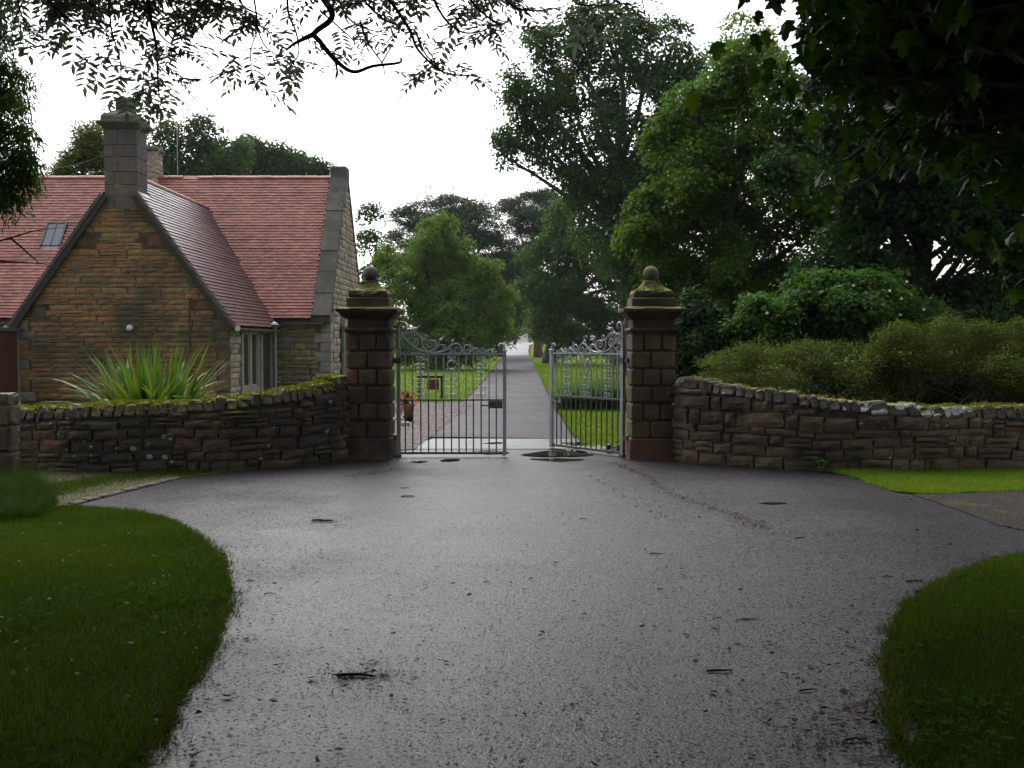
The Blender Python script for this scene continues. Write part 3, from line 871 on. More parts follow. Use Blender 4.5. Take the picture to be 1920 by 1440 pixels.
# ------------------------------------------------------------------ curved boundary walls
class Path:
    def __init__(s, pts):
        s.p = [Vector((q[0], q[1], 0)) for q in smooth_path([(a[0], a[1], 0) for a in pts], 10)]
        s.d = [0]
        for a, b in zip(s.p, s.p[1:]): s.d.append(s.d[-1] + (b - a).length)
        s.L = s.d[-1]
    def at(s, t):
        t = min(max(t, 0), s.L)
        for i in range(len(s.p) - 1):
            if t <= s.d[i + 1]:
                k = (t - s.d[i]) / (s.d[i + 1] - s.d[i])
                p = s.p[i].lerp(s.p[i + 1], k)
                j0, j1 = max(i - 1, 0), min(i + 2, len(s.p) - 1)
                tn = (s.p[j1] - s.p[j0]).normalized()
                return p, tn
    def s_of_x(s, x):
        best = min(range(len(s.p)), key=lambda i: abs(s.p[i].x - x))
        return s.d[best]
def boundary(label, pts, tops, mats, side, seed, ext_name='curved_wall'):
    """pts: ground points along the face nearest the camera (left to right); tops: (s fraction, z)"""
    rg = random.Random(seed)
    path = Path(pts)
    def ztop(t):
        f = t / path.L
        for (a, za), (b, zb) in zip(tops, tops[1:]):
            if f <= b: return za + (zb - za) * (f - a) / (b - a)
        return tops[-1][1]
    mid = path.at(path.L / 2)[0]
    root = thing(ext_name, (mid.x, mid.y, 0), label, 'wall')
    CH = .20                                # coping height
    # core
    n = 60
    V, Fs = [], []
    th = .36
    for i in range(n + 1):
        t = path.L * i / n
        p, tn = path.at(t)
        nr = Vector((tn.y, -tn.x, 0))        # towards the camera
        zt = ztop(t) - CH + .01
        a, b = p + nr * .022, p - nr * th
        V += [(a.x, a.y, -.05), (a.x, a.y, zt), (b.x, b.y, zt), (b.x, b.y, -.05)]
    for i in range(n):
        for k in range(3):
            Fs.append((i * 4 + k, (i + 1) * 4 + k, (i + 1) * 4 + k + 1, i * 4 + k + 1))
    Fs.append((0, 1, 2, 3)); Fs.append((n * 4 + 3, n * 4 + 2, n * 4 + 1, n * 4))
    part('core', (V, Fs), M['mortar_d'], root)
    items = []
    for s_, z_, w_, h_ in courses(0, path.L, -.03, lambda t: ztop(t) - CH, (.075, .20), (.12, .46), rg, .006, .25):
        p, tn = path.at(s_)
        z_ += .022 * math.sin(s_ * 2.3 + seed) + .012 * math.sin(s_ * 5.1)
        if z_ + h_ / 2 > ztop(s_) - CH + .05: continue
        nr = Vector((tn.y, -tn.x, 0))
        pr = rg.uniform(-.022, .014)
        q = p + nr * pr
        items.append(face_matrix((q.x, q.y, z_), nr, w_, .10 + rg.uniform(0, .02), h_ * rg.uniform(.92, 1.08), rg.gauss(0, .035)))
    stones(root, items, mats[0], mats[1], 260, rg)
    # upright coping slabs, leaning a little, with gaps and different heights
    t = 0.0
    k = 0
    tops_xy = []
    while t < path.L - .03:
        w = rg.uniform(.085, .16) * (1.7 if rg.random() < .2 else 1)
        p, tn = path.at(t + w / 2)
        nr = Vector((tn.y, -tn.x, 0))
        zc = ztop(t + w / 2)
        hh = CH + rg.uniform(-.035, .012)
        V, f = cbox(-w / 2 + .006, w / 2 - .006, -.215, .215, -hh / 2, hh / 2, min(.040, w * .34), .010, 2, seed * 1000 + k)
        top = V[:, 2] > 0
        V[top, 1] *= .80
        V[top, 2] -= (V[top, 1] / .215) ** 2 * .05
        lean = side * rg.uniform(.10, .30)
        base_z = zc - CH
        c = p - nr * .165
        W = []
        for v in V:
            x = v[0] + (v[2] + hh / 2) * math.sin(lean) * .7
            z = base_z + (v[2] + hh / 2) - .01 + v[0] * -math.sin(lean) * .4
            q = c + tn * x - nr * v[1] * -1 * -1
            W.append((q.x, q.y, z))
        part('coping_stone', (np.array(W), f), mats[2], root)
        tops_xy.append((c.x, c.y, base_z + hh - .02, tn.x, tn.y))
        t += w; k += 1
    # moss cushions along the top
    N = mats[3]
    if N:
        rgn = np.random.default_rng(seed)
        idx = rgn.integers(0, len(tops_xy), N)
        tx = np.array(tops_xy)[idx]
        keep = mats[4](idx / len(tops_xy)) > rgn.random(N) if callable(mats[4]) else np.ones(N, bool)
        tx = tx[keep]; N = len(tx)
        al = rgn.normal(0, .06, N); ac = rgn.normal(0, .09, N)
        clump = np.sin(idx[keep] * 2.4) * .5 + .5
        x = tx[:, 0] + tx[:, 3] * al + tx[:, 4] * ac
        y = tx[:, 1] + tx[:, 4] * al - tx[:, 3] * ac
        z = tx[:, 2] - ac ** 2 * 1.6 - .012 + rgn.uniform(-.012, .006, N)
        h = rgn.uniform(.012, .034, N) * (.6 + .8 * clump); wd = .012
        a = rgn.uniform(0, 2 * PI, N)
        V = np.empty((N, 3, 3))
        V[:, 0] = np.stack([x - np.cos(a) * wd, y - np.sin(a) * wd, z], 1)
        V[:, 1] = np.stack([x + np.cos(a) * wd, y + np.sin(a) * wd, z], 1)
        V[:, 2] = np.stack([x + rgn.normal(0, .012, N), y + rgn.normal(0, .012, N), z + h], 1)
        part('moss', (V.reshape(-1, 3), np.arange(N * 3).reshape(N, 3)), M['moss'], root, rnd=rgn.random(N), kind='stuff')
    return root, path, ztop

LW = gp((-260, 876), (40, 882), (200, 886), (330, 885), (430, 881), (520, 876), (600, 869)) + [(-2.235, 13.66)]
lw_root, lw_path, lw_top = boundary('low curved stone wall with mossy coping sweeping up to the pier beside the cottage', LW,
    [(0, .80), (.30, .80), (.62, .90), (.74, .94), (.86, 1.02), (.94, 1.11), (1.0, 1.20)], (M['wall_l'], M['wall_la'], M['cope_l'], 26000, lambda f: np.where((f > .66) & (f < .86), .25, .95)), 1, 5)
RW = [(2.20, 13.62)] + gp((1300, 868), (1400, 876), (1520, 882), (1650, 884), (1800, 883), (1950, 881), (2350, 877))
rw_root, rw_path, rw_top = boundary('low curved stone wall with lichen spotted coping in front of the olive shrubs', RW,
    [(0, 1.17), (.06, 1.15), (.16, 1.06), (.28, .95), (.40, .875), (.55, .83), (1, .80)], (M['wall_r'], M['wall_ra'], M['cope_r'], 9000, lambda f: np.where((f > .40) & (f < .70), .9, .12)), -1, 6)
dp = G(1283, 847) + Vector((0, -.03, .10))
part('drain_pipe', lathe([(.055, 0), (.075, 0), (.078, .05), (.072, .12), (.055, .12)], (0, 0, 0), 14), M['terracotta'], rw_root, local=True)
_o = bpy.data.objects['drain_pipe']; _o.rotation_euler = (PI / 2, 0, 0); _o.location = Vector((2.27, 13.62, .10)) - WL[rw_root]

# ------------------------------------------------------------------ gate piers
def pier(label, x0, x1, mats, seed, wide):
    cx = (x0 + x1) / 2; hw = (x1 - x0) / 2
    y0 = PY; cy = y0 + hw
    root = thing('gate_pier', (cx, cy, 0), label, 'gate pier', 'stone gate piers with ball finials')
    rr = random.Random(seed)
    part('plinth', cbox(x0 - .02, x1 + .02, y0 - .02, y0 + 2 * hw + .02, -.06, .285, .02, .008, 2, seed), mats[0], root)
    part('core', box(x0 + .03, x1 - .03, y0 + .03, y0 + 2 * hw - .03, .25, 1.75), M['mortar_d'], root)
    hs = .235
    for r in range(6):
        za = .285 + r * hs; zb = za + hs
        if r % 2 == 0: cuts = [0, .47 + rr.uniform(-.03, .03), 1]
        else: cuts = [0, .27 + rr.uniform(-.02, .02), .69 + rr.uniform(-.02, .02), 1]
        for a, b in zip(cuts, cuts[1:]):
            xa, xb = x0 + (x1 - x0) * a, x0 + (x1 - x0) * b
            ga = .007 if a > 0 else 0; gb = .007 if b < 1 else 0
            part('block', cbox(xa + ga, xb - gb, y0 + rr.uniform(-.006, .006), y0 + 2 * hw, za + .009, zb - .009, .028, .007, 2, seed * 50 + r * 5 + int(a * 10)), mats[0], root)
    z = .285 + 6 * hs
    part('necking', sqprof([(hw - .01, z), (hw - .005, z + .015), (hw + .02, z + .03), (hw + .035, z + .05), (hw + .02, z + .07), (hw - .015, z + .085)], cx, cy, 5, .004, seed), mats[0], root)
    z += .08
    part('frieze', cbox(cx - hw + .015, cx + hw - .015, cy - hw + .015, cy + hw - .015, z, z + .12, .008, .005, 1, seed + 1), mats[0], root)
    z += .115
    part('cornice', sqprof([(hw, z), (hw + .01, z + .01), (hw + .03, z + .02), (hw + .06, z + .055), (hw + .09, z + .09), (hw + .115, z + .10), (hw + .12, z + .14), (hw + .06, z + .165), (hw - .02, z + .17)], cx, cy, 6, .006, seed + 2), M['pcap'], root)
    z += .165
    part('blocking_course', cbox(cx - hw + .005, cx + hw - .005, cy - hw + .005, cy + hw - .005, z, z + .125, .012, .006, 1, seed + 3), M['pcap'], root)
    z += .12
    h2 = .265
    part('cap', sqprof([(h2 - .03, z), (h2 - .005, z + .02), (h2, z + .06), (h2 - .015, z + .095), (h2 - .055, z + .12), (h2 - .105, z + .15), (h2 - .14, z + .185), (h2 - .155, z + .22), (h2 - .165, z + .24)], cx, cy, 6, .007, seed + 4), M['pcap'], root, smooth=False)
    z += .235
    prof = [(.085, z), (.07, z + .012)]
    for i in range(1, 12):
        w = -PI / 2 + PI * (i + .6) / 12.6
        prof.append((.108 * math.cos(w), z + .105 + .105 * math.sin(w)))
    prof.append((.004, z + .211))
    V, f = lathe(prof, (cx, cy, 0), 20)
    V += np.random.default_rng(seed).normal(0, .002, V.shape)
    part('ball_finial', (V, f), M['ball'], root, smooth=True)
    # moss on the cap ledges
    rgn = np.random.default_rng(seed); N = 5200
    lv = [(hw + .09, 2.045 - .005), (hw - .03, 2.17), (h2 - .05, 2.29), (h2 - .10, 2.315), (h2 - .14, 2.345), (.09, 2.395)]
    pk = rgn.choice(6, N, p=[.28, .22, .16, .14, .12, .08])
    hh = np.array([q[0] for q in lv])[pk]; zz = np.array([q[1] for q in lv])[pk]
    e = rgn.integers(0, 4, N); tt = rgn.uniform(-1, 1, N)
    ex = np.where(e == 0, tt, np.where(e == 1, 1, np.where(e == 2, tt, -1))); ey = np.where(e == 0, -1, np.where(e == 1, tt, np.where(e == 2, 1, tt)))
    keep = (np.sin(ex * 5 + pk * 2 + seed) + np.cos(ey * 4.3 + pk)) > -.5
    x = (cx + ex * hh + rgn.normal(0, .012, N))[keep]; y = (cy + ey * hh + rgn.normal(0, .012, N))[keep]; zz = zz[keep] - .008
    N = len(x); a = rgn.uniform(0, 2 * PI, N); wd = .008
    V = np.empty((N, 3, 3))
    V[:, 0] = np.stack([x - np.cos(a) * wd, y - np.sin(a) * wd, zz], 1)
    V[:, 1] = np.stack([x + np.cos(a) * wd, y + np.sin(a) * wd, zz], 1)
    V[:, 2] = np.stack([x + rgn.normal(0, .008, N), y + rgn.normal(0, .008, N), zz + rgn.uniform(.008, .022, N)], 1)
    part('moss', (V.reshape(-1, 3), np.arange(N * 3).reshape(N, 3)), M['moss'], root, rnd=rgn.random(N), kind='stuff')
    return root
lp = pier('dark rusticated stone gate pier joined to the wall by the cottage', -2.226, -1.640, (M['pier_l'],), 3, .1)
rp = pier('reddish rusticated stone gate pier with a small fern on its mossy cap', 1.605, 2.192, (M['pier_r'],), 8, .1)
part('reflector', cbox(2.08, 2.125, PY - .028, PY - .006, .855, .915, .006), simple('teal_plastic', (.01, .07, .08), .3), rp)

# low post end at the far left
LPO = thing('stone_post', G(8, 903), 'low rough stone post standing in long grass by the gravel patch', 'post')
b = G(8, 903)
zz = 0
for k, hgt in enumerate((.34, .30, .24, .13)):
    part('block', cbox(b.x - .36 + .01 * k, b.x + .085 - .012 * (k % 2), b.y, b.y + .26, zz - (.05 if k == 0 else 0), zz + hgt - .012, .03, .014, 2, 70 + k), M['wall_l'], LPO)
    zz += hgt
# ------------------------------------------------------------------ the cottage
GY = 23.5                                   # gable wall plane
MY = 27.8                                   # front wall of the main range
GX0, GX1 = -11.44, -6.555
GXC = (GX0 + GX1) / 2; GHW = (GX1 - GX0) / 2
GE, GA = 2.14, 5.52                         # wing eaves and apex
ME, MA = 2.40, 6.50                         # main eaves and ridge
MHD = 2.9
MX0, MX1 = -19.0, -4.975
GS = (GA - GE) / GHW
MS = (MA - ME) / MHD
cot = thing('cottage', (GXC, GY, 0), 'stone gate lodge cottage with steep red tiled roofs and a tall chimney on its gable', 'cottage')
rgc = random.Random(41)

# --- walls (solid backing, joints show between the stones)
w = part('wall', ([(GX0 + .03, GY + .004, -.3), (GX1 - .03, GY + .004, -.3), (GX1 - .03, GY + .004, GE), (GXC, GY + .004, GA - .05), (GX0 + .03, GY + .004, GE),
                   (GX0 + .03, MY + .2, -.3), (GX1 - .03, MY + .2, -.3), (GX1 - .03, MY + .2, GE), (GXC, MY + .2, GA - .05), (GX0 + .03, MY + .2, GE)],
                  [(0, 1, 2, 3, 4), (6, 5, 9, 8, 7), (1, 6, 7, 2), (5, 0, 4, 9)]), M['mortar'], cot)
w2 = part('wall', ([(MX0, MY + .05, -.3), (MX1 - .05, MY + .05, -.3), (MX1 - .05, MY + .05, ME - .02), (MX0, MY + .05, ME - .02),
                    (MX1 - .05, MY + 2 * MHD, -.3), (MX1 - .05, MY + 2 * MHD, ME), (MX1 - .05, MY + MHD, MA - .05), (MX0, MY + 2 * MHD, -.3), (MX0, MY + 2 * MHD, ME), (MX0, MY + MHD, MA - .05)],
                   [(0, 1, 2, 3), (1, 4, 5, 6, 2), (4, 7, 8, 5), (0, 3, 9, 8, 7)]), M['mortar_p'], cot)
# gable stones
items = []
BIG = [(-9.98, 3.92, .40, .30), (-8.20, 3.92, .40, .30), (-10.95, 2.25, .30, .26), (-7.10, 2.42, .46, .22)]
def clear(s, z, w, h):
    return not any(abs(s - a) < (w + c) / 2 and abs(z - b) < (h + d) / 2 for a, b, c, d in BIG)
def gtop(s): return GE + (GHW - abs(s - GXC)) * GS - .10
QW = .30
for s_, z_, w_, h_ in courses(GX0 + QW, GX1 - QW, .25, lambda s: 9, (.09, .155), (.20, .70), rgc, .004, .12):
    if z_ > 5.4: break
    zt = z_ + h_ / 2
    half = GHW - max(0, (zt - GE)) / GS
    a, b = max(s_ - w_ / 2, GXC - half + .06), min(s_ + w_ / 2, GXC + half - .06)
    if b - a < .08 or not clear((a + b) / 2, z_, b - a, h_): continue
    items.append(face_matrix(((a + b) / 2, GY + .03 + rgc.uniform(-.012, .012), z_), (0, -1), b - a, .10, h_, rgc.uniform(-.012, .012)))
n_g = len(items)
# short pieces in the corner strips above the quoins, where the gable slopes start
stones(w, items, M['gable'], M['gable_a'], 252, rgc)
for k, (a, b_, c_, d_) in enumerate(BIG):
    place('dressed_stone', smesh('flat', k % 8, M['quoin']), w, face_matrix((a, GY + .02, b_), (0, -1), c_ - .015, .10, d_ - .015))
# quoins, long and short
z = .2; k = 0
while z < GE - .05:
    h = rgc.uniform(.20, .30); h = min(h, GE - z)
    L1 = .30 + (.10 if k % 2 else -.06)
    place('quoin', smesh('flat', k % 8, M['quoin']), w, face_matrix((GX1 - L1 / 2, GY + .02, z + h / 2), (0, -1), L1 - .01, .09, h - .012))
    L2 = .30 + (-.06 if k % 2 else .10)
    place('quoin', smesh('flat', (k + 3) % 8, M['gable' if k % 3 else 'quoin_grey']), w, face_matrix((GX0 + L2 / 2, GY + .02, z + h / 2), (0, -1), L2 - .01, .09, h - .012))
    z += h; k += 1
# wing side wall, pale dressed stone, with window and door
SX = GX1
WIN = (24.66, 26.05, .45, 1.80)
DOOR = (26.55, 27.50, -.3, 1.78)
def side_ok(y, z, w, h):
    for a, b, c, d in (WIN, DOOR):
        if y + w / 2 > a - .16 and y - w / 2 < b + .16 and z + h / 2 > c - .16 and z - h / 2 < d + .16: return False
    return True
items = []
for s_, z_, w_, h_ in courses(GY + .08, MY, .1, lambda s: GE + .02, (.12, .2), (.18, .45), rgc, .012):
    if side_ok(s_, z_, w_, h_): items.append(face_matrix((SX - .02, s_, z_), (1, 0), w_, .08, h_))
stones(w, items, M['pale'], M['pale_a'], 40, rgc, name='side_stone', stuffname='side_rubble')
def margin(y0, y1, z0, z1, t=.15, sill=True, name='margin_stone'):
    for a, b, c, d in ((y0 - t, y0, z0, z1), (y1, y1 + t, z0, z1), (y0 - t, y1 + t, z1 + .003, z1 + t * 1.3)) + (((y0 - t, y1 + t, z0 - t, z0 - .003),) if sill else ()):
        part(name, cbox(SX - .06, SX + .035, a + .003, b - .003, c, d, .008, .002, 1, int(a * 100)), M['margin'], w)
margin(*WIN); margin(DOOR[0], DOOR[1], DOOR[2], DOOR[3], .14, False)
win = part('window', box(SX - .012, SX + .03, (WIN[0] + WIN[1]) / 2 - .09, (WIN[0] + WIN[1]) / 2 + .09, WIN[2], WIN[3]), M['cream'], cot)
mid = (WIN[0] + WIN[1]) / 2
for a, b in ((WIN[0], mid - .09), (mid + .09, WIN[1])):
    part('pane', box(SX - .06, SX - .018, a + .05, b - .05, WIN[2] + .05, WIN[3] - .05), M['glass'], win)
    fr = join([box(SX - .05, SX + .005, a + .002, a + .055, WIN[2], WIN[3]), box(SX - .05, SX + .005, b - .055, b - .002, WIN[2], WIN[3]),
               box(SX - .048, SX + .003, a + .057, b - .057, WIN[2], WIN[2] + .05), box(SX - .048, SX + .003, a + .057, b - .057, WIN[3] - .05, WIN[3])])
    part('frame', fr, M['cream'], win)
dr = part('door', box(SX - .06, SX - .014, DOOR[0] + .02, DOOR[1] - .02, -.3, DOOR[3] - .02), simple('dark_green_door', (.02, .028, .022), .5), cot)
for a in (.1, .52):
    part('panel', cbox(SX - .02, SX - .004, DOOR[0] + .02 + a, DOOR[0] + .02 + a + .3, .75, 1.6, .01), simple('door_panel_paint', (.025, .034, .027), .5), dr)
part('door_handle', tube([(SX - .02, DOOR[0] + .12, .75), (SX + .03, DOOR[0] + .12, .75)], .02), M['iron'], dr)

# main front wall, right of the wing: ochre rubble with pale quoins
items = []
for s_, z_, w_, h_ in courses(GX1 + .02, MX1 - .34, .1, lambda s: ME, (.10, .2), (.18, .50), rgc, .012, .2):
    items.append(face_matrix((s_, MY + .03 + rgc.uniform(-.01, .012), z_), (0, -1), w_, .09, h_, rgc.uniform(-.02, .02)))
for s_, z_, w_, h_ in courses(-14.2, GX0 - .02, 1.2, lambda s: ME, (.10, .2), (.18, .50), rgc, .012, .2):
    items.append(face_matrix((s_, MY + .03, z_), (0, -1), w_, .09, h_))
stones(w2, items, M['yel'], M['yel_a'], 48, rgc, name='front_stone', stuffname='front_rubble')
z = .1; k = 0
while z < ME - .02:
    h = min(rgc.uniform(.24, .34), ME - z); L1 = .30 + (.14 if k % 2 else -.02)
    place('quoin', smesh('flat', k % 8, M['margin']), w2, face_matrix((MX1 - L1 / 2, MY + .015, z + h / 2), (0, -1), L1 - .012, .09, h - .014))
    L2 = .42 if k % 2 == 0 else .28
    place('quoin', smesh('flat', (k + 2) % 8, M['pale']), w2, face_matrix((MX1 - .02, MY + L2 / 2 - .02, z + h / 2), (1, 0), L2 - .012, .09, h - .014))
    z += h; k += 1
# pale rubble gable end facing the drive
items = []
def etop(y): return ME + (MHD - abs(y - MY - MHD)) * MS - .06
for s_, z_, w_, h_ in courses(MY + .44, MY + 2 * MHD, .1, lambda s: 9, (.13, .24), (.2, .5), rgc, .014):
    if z_ > MA: break
    half = MHD - max(0, z_ + h_ / 2 - ME) / MS
    yc = MY + MHD
    a, b = max(s_ - w_ / 2, yc - half), min(s_ + w_ / 2, yc + half)
    if b - a < .07 or (29.3 < (a + b) / 2 < 30.8 and z_ < 2.4): continue
    items.append(face_matrix((MX1 - .02 + rgc.uniform(-.012, .015), (a + b) / 2, z_), (1, 0), b - a, .09, h_))
stones(w2, items, M['pale'], M['pale_a'], 0, rgc, stuffname='gable_end_rubble')
# window surround on the gable end
gw = part('gable_window', box(MX1 + .02, MX1 + .10, 29.50, 29.66, .1, 2.0), M['margin'], cot)
part('jamb', box(MX1 + .02, MX1 + .10, 30.45, 30.60, .1, 2.0), M['margin'], gw)
part('lintel', cbox(MX1 + .0, MX1 + .14, 29.42, 30.68, 2.0, 2.32, .015), M['margin'], gw)
part('sill', cbox(MX1 + .0, MX1 + .16, 29.42, 30.68, .0, .1, .01), M['margin'], gw)
part('pane', box(MX1 - .01, MX1 + .03, 29.66, 30.45, .1, 2.0), M['glass'], gw)

# --- roofs
roof_m = part('roof', ([(MX0, MY - .16, ME - .16 * MS - .06), (MX1 - .30, MY - .16, ME - .16 * MS - .06), (MX1 - .30, MY + MHD, MA - .07), (MX0, MY + MHD, MA - .07),
                        (MX0, MY + 2 * MHD + .16, ME - .2), (MX1 - .30, MY + 2 * MHD + .16, ME - .2)],
                       [(0, 1, 2, 3), (3, 2, 5, 4)]), M['under'], cot)
VY = MY + MHD * (GA - ME) / (MA - ME)       # where the wing ridge meets the main slope
OV = .16                                    # eaves overhang
GFY = GY - .13
CHW, CHB = .40, GY + .60                    # the chimney interrupts the front of the wing ridge
zc_ = GA - .05 - CHW * GS
roof_w = part('roof', ([(GX1 + OV, GFY, GE - OV * GS - .05), (GX1 + OV, MY + .3, GE - OV * GS - .05), (GXC, VY + .3, GA - .05), (GXC, CHB, GA - .05), (GXC + CHW, CHB, zc_), (GXC + CHW, GFY, zc_),
                        (GX0 - OV, GFY, GE - OV * GS - .05), (GX0 - OV, MY + .3, GE - OV * GS - .05), (GXC - CHW, CHB, zc_), (GXC - CHW, GFY, zc_)],
                       [(0, 1, 4, 5), (1, 2, 3, 4), (9, 8, 7, 6), (8, 3, 2, 7)]), M['under'], cot)
TW, TG, TL, TT = .168, .1075, .165, .030
def tile_unit():
    V, f = box(-.5, .5, 0, 1, 0, 1)
    V[:, 2] += 0
    return V, f
TU, TF = tile_unit()
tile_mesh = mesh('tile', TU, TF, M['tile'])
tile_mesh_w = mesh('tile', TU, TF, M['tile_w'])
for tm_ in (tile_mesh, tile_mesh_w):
    tm_.materials.append(M['tail']); tm_.polygons[2].material_index = 1     # dark lower edge paints the shadow line under each course
def tiles_on(o, u, v, nrm, W, L, ok, seed):
    rg = random.Random(seed)
    out = []
    r = 0
    while r * TG < L:
        off = (.5 if r % 2 else 0) * TW
        n = int(W / TW) + 2
        sag = rg.uniform(-.002, .002)
        for i in range(-1, n):
            a = i * TW + off + rg.uniform(-.003, .003)
            if a < TW * .3 or a > W - TW * .3: continue
            c = o + u * a + v * (r * TG)
            if not ok(c): continue
            lift = rg.uniform(0, .005)
            # lower edge sits on the course below: tilt the tile about its length
            vv = (v * TL - nrm * (TT * .95)).normalized()
            nn = u.cross(vv).normalized()
            if nn.dot(nrm) < 0: nn = -nn
            ang = rg.gauss(0, .012)
            uu = (u * math.cos(ang) + vv * math.sin(ang)); vv2 = (vv * math.cos(ang) - u * math.sin(ang))
            p = c + nrm * (TT * 1.1 + lift + sag) + v * rg.uniform(-.004, .004)
            w_, l_ = TW - .005, TL
            Mx = Matrix(((uu.x * w_, vv2.x * l_, nn.x * TT, p.x), (uu.y * w_, vv2.y * l_, nn.y * TT, p.y), (uu.z * w_, vv2.z * l_, nn.z * TT, p.z), (0, 0, 0, 1)))
            out.append((Mx, nn))
        r += 1
    return out
mu, mv = Vector((1, 0, 0)), Vector((0, MHD, MA - ME)).normalized()
mn = mu.cross(mv).normalized()
mo = Vector((MX0, MY, ME)) - mv * .26
ML = math.hypot(MHD, MA - ME) + .26
def wing_z(p): return GA - abs(p.x - GXC) * GS
SKY0 = RP(80, 462, (MX0, MY, ME), mn); SKY1 = RP(124, 422, (MX0, MY, ME), mn)
skx0, skx1 = RP(80, 462, (MX0, MY, ME), mn).x, RP(112, 462, (MX0, MY, ME), mn).x
skz0, skz1 = SKY0.z, SKY1.z
def ok_main(p):
    if p.x < -16.6: return False
    if p.x > MX1 - .44: return False
    if wing_z(p) > p.z + .02 and p.z > 1.9 and abs(p.x - GXC) < GHW + .3: return False
    if skx0 - .02 < p.x < skx1 + .02 and skz0 - .10 < p.z < skz1 + .02: return False
    return True
T1 = tiles_on(mo, mu, mv, mn, MX1 - MX0, ML - .04, ok_main, 1)
wu, wv = Vector((0, 1, 0)), Vector((-GHW, 0, GA - GE)).normalized()
wnr = wu.cross(wv).normalized(); wnr = wnr if wnr.x > 0 else -wnr
wo = Vector((GX1, GFY, GE)) - wv * .27
WLn = math.hypot(GHW, GA - GE) + .27
def main_z(p): return ME + (p.y - MY) * MS
def ok_wing(p):
    if abs(p.x - GXC) < CHW + .03 and p.y < CHB + .03: return False
    return main_z(p) < p.z + .03 or p.z < ME - .1
T2 = tiles_on(wo, wu, wv, wnr, MY + 2.6 - GFY, WLn - .04, ok_wing, 2)
wv2 = Vector((GHW, 0, GA - GE)).normalized()
wnl = wu.cross(wv2).normalized(); wnl = wnl if wnl.x < 0 else -wnl
T3 = tiles_on(Vector((GX0, GFY, GE)) - wv2 * .27, wu, wv2, wnl, MY + 2.6 - GFY, WLn - .04, ok_wing, 3)
scored = []
for root, TT_ in ((roof_m, T1), (roof_w, T2), (roof_w, T3)):
    for Mx, nn in TT_:
        c = Mx.translation; a = project(c)
        vis = -5 < a[0] < 1925 and a[2] > 0
        f = nn.dot((Vector((0, 0, EYE)) - c).normalized())
        hid = (-11.2 < c.x < -9 and c.y > GY + .5)             # behind the gable
        scored.append(((f / a[2] ** 2) if vis and f > 0 and not hid else 0, root, Mx))
scored.sort(key=lambda q: -q[0])
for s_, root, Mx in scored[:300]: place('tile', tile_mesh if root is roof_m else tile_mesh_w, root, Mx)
for root in (roof_m, roof_w):
    Vs, Fs, rn, n = [], [], [], 0
    for s_, rt, Mx in scored[300:]:
        if rt is not root: continue
        m = np.array(Mx); V = TU @ m[:3, :3].T + m[:3, 3]
        Vs.append(V); Fs += [tuple(q + n for q in f) for f in TF]; n += 8; rn += [rgc.random()] * 6
    if Vs:
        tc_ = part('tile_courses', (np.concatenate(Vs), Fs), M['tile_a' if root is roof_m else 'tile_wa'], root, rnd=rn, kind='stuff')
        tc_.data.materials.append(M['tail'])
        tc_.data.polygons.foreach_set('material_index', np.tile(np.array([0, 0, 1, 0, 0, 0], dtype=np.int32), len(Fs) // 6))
# ridge tiles
def halfround(L, r=.125, k=7):
    V, Fs = [], []
    for x in (-L / 2, L / 2):
        for j in range(k + 1):
            w_ = PI * j / k
            V.append((x, -math.cos(w_) * r, math.sin(w_) * r * .75))
        for j in range(k + 1):
            w_ = PI * j / k
            V.append((x, -math.cos(w_) * (r - .02), math.sin(w_) * (r - .02) * .75))
    m = k + 1
    for j in range(k):
        Fs.append((j, j + 1, 2 * m + j + 1, 2 * m + j)); Fs.append((m + j + 1, m + j, 3 * m + j, 3 * m + j + 1))
        Fs.append((j + 1, j, m + j, m + j + 1)); Fs.append((2 * m + j, 2 * m + j + 1, 3 * m + j + 1, 3 * m + j))
    return np.array(V), Fs
rm = mesh('ridge_tile', *halfround(.438), M['tile'])
x = MX1 - .62
while x > -16.5:
    if not (-9.7 < x < -9.3):
        place('ridge_tile', rm, roof_m, Matrix.Translation((x, MY + MHD, MA - .04 + rgc.uniform(-.006, .006))))
    x -= .45
y = GY + .95
while y < VY - .1:
    place('ridge_tile', rm, roof_w, Matrix.Translation((GXC, y, GA - .045)) @ Matrix.Rotation(PI / 2, 4, 'Z'))
    y += .45
# valley lead
va = Vector((GXC + .05, VY + .02, GA + .02)); vb_x = GXC + (GA - (ME - .30)) / GS
vb = Vector((vb_x, MY - .24, ME - .30))
def strip(a, b, wdt, nrm, th=.02):
    d = (b - a).normalized(); s = d.cross(nrm).normalized() * wdt / 2
    n2 = nrm.normalized() * th
    V = [a - s, a + s, b + s, b - s, a - s + n2, a + s + n2, b + s + n2, b - s + n2]
    return np.array([tuple(v) for v in V]), [(0, 3, 2, 1), (4, 5, 6, 7), (0, 1, 5, 4), (1, 2, 6, 5), (2, 3, 7, 6), (3, 0, 4, 7)]
part('valley_lead', strip(va, vb + Vector((0, 0, .02)), .11, (mn + wnr), .035), M['lead'], roof_w)
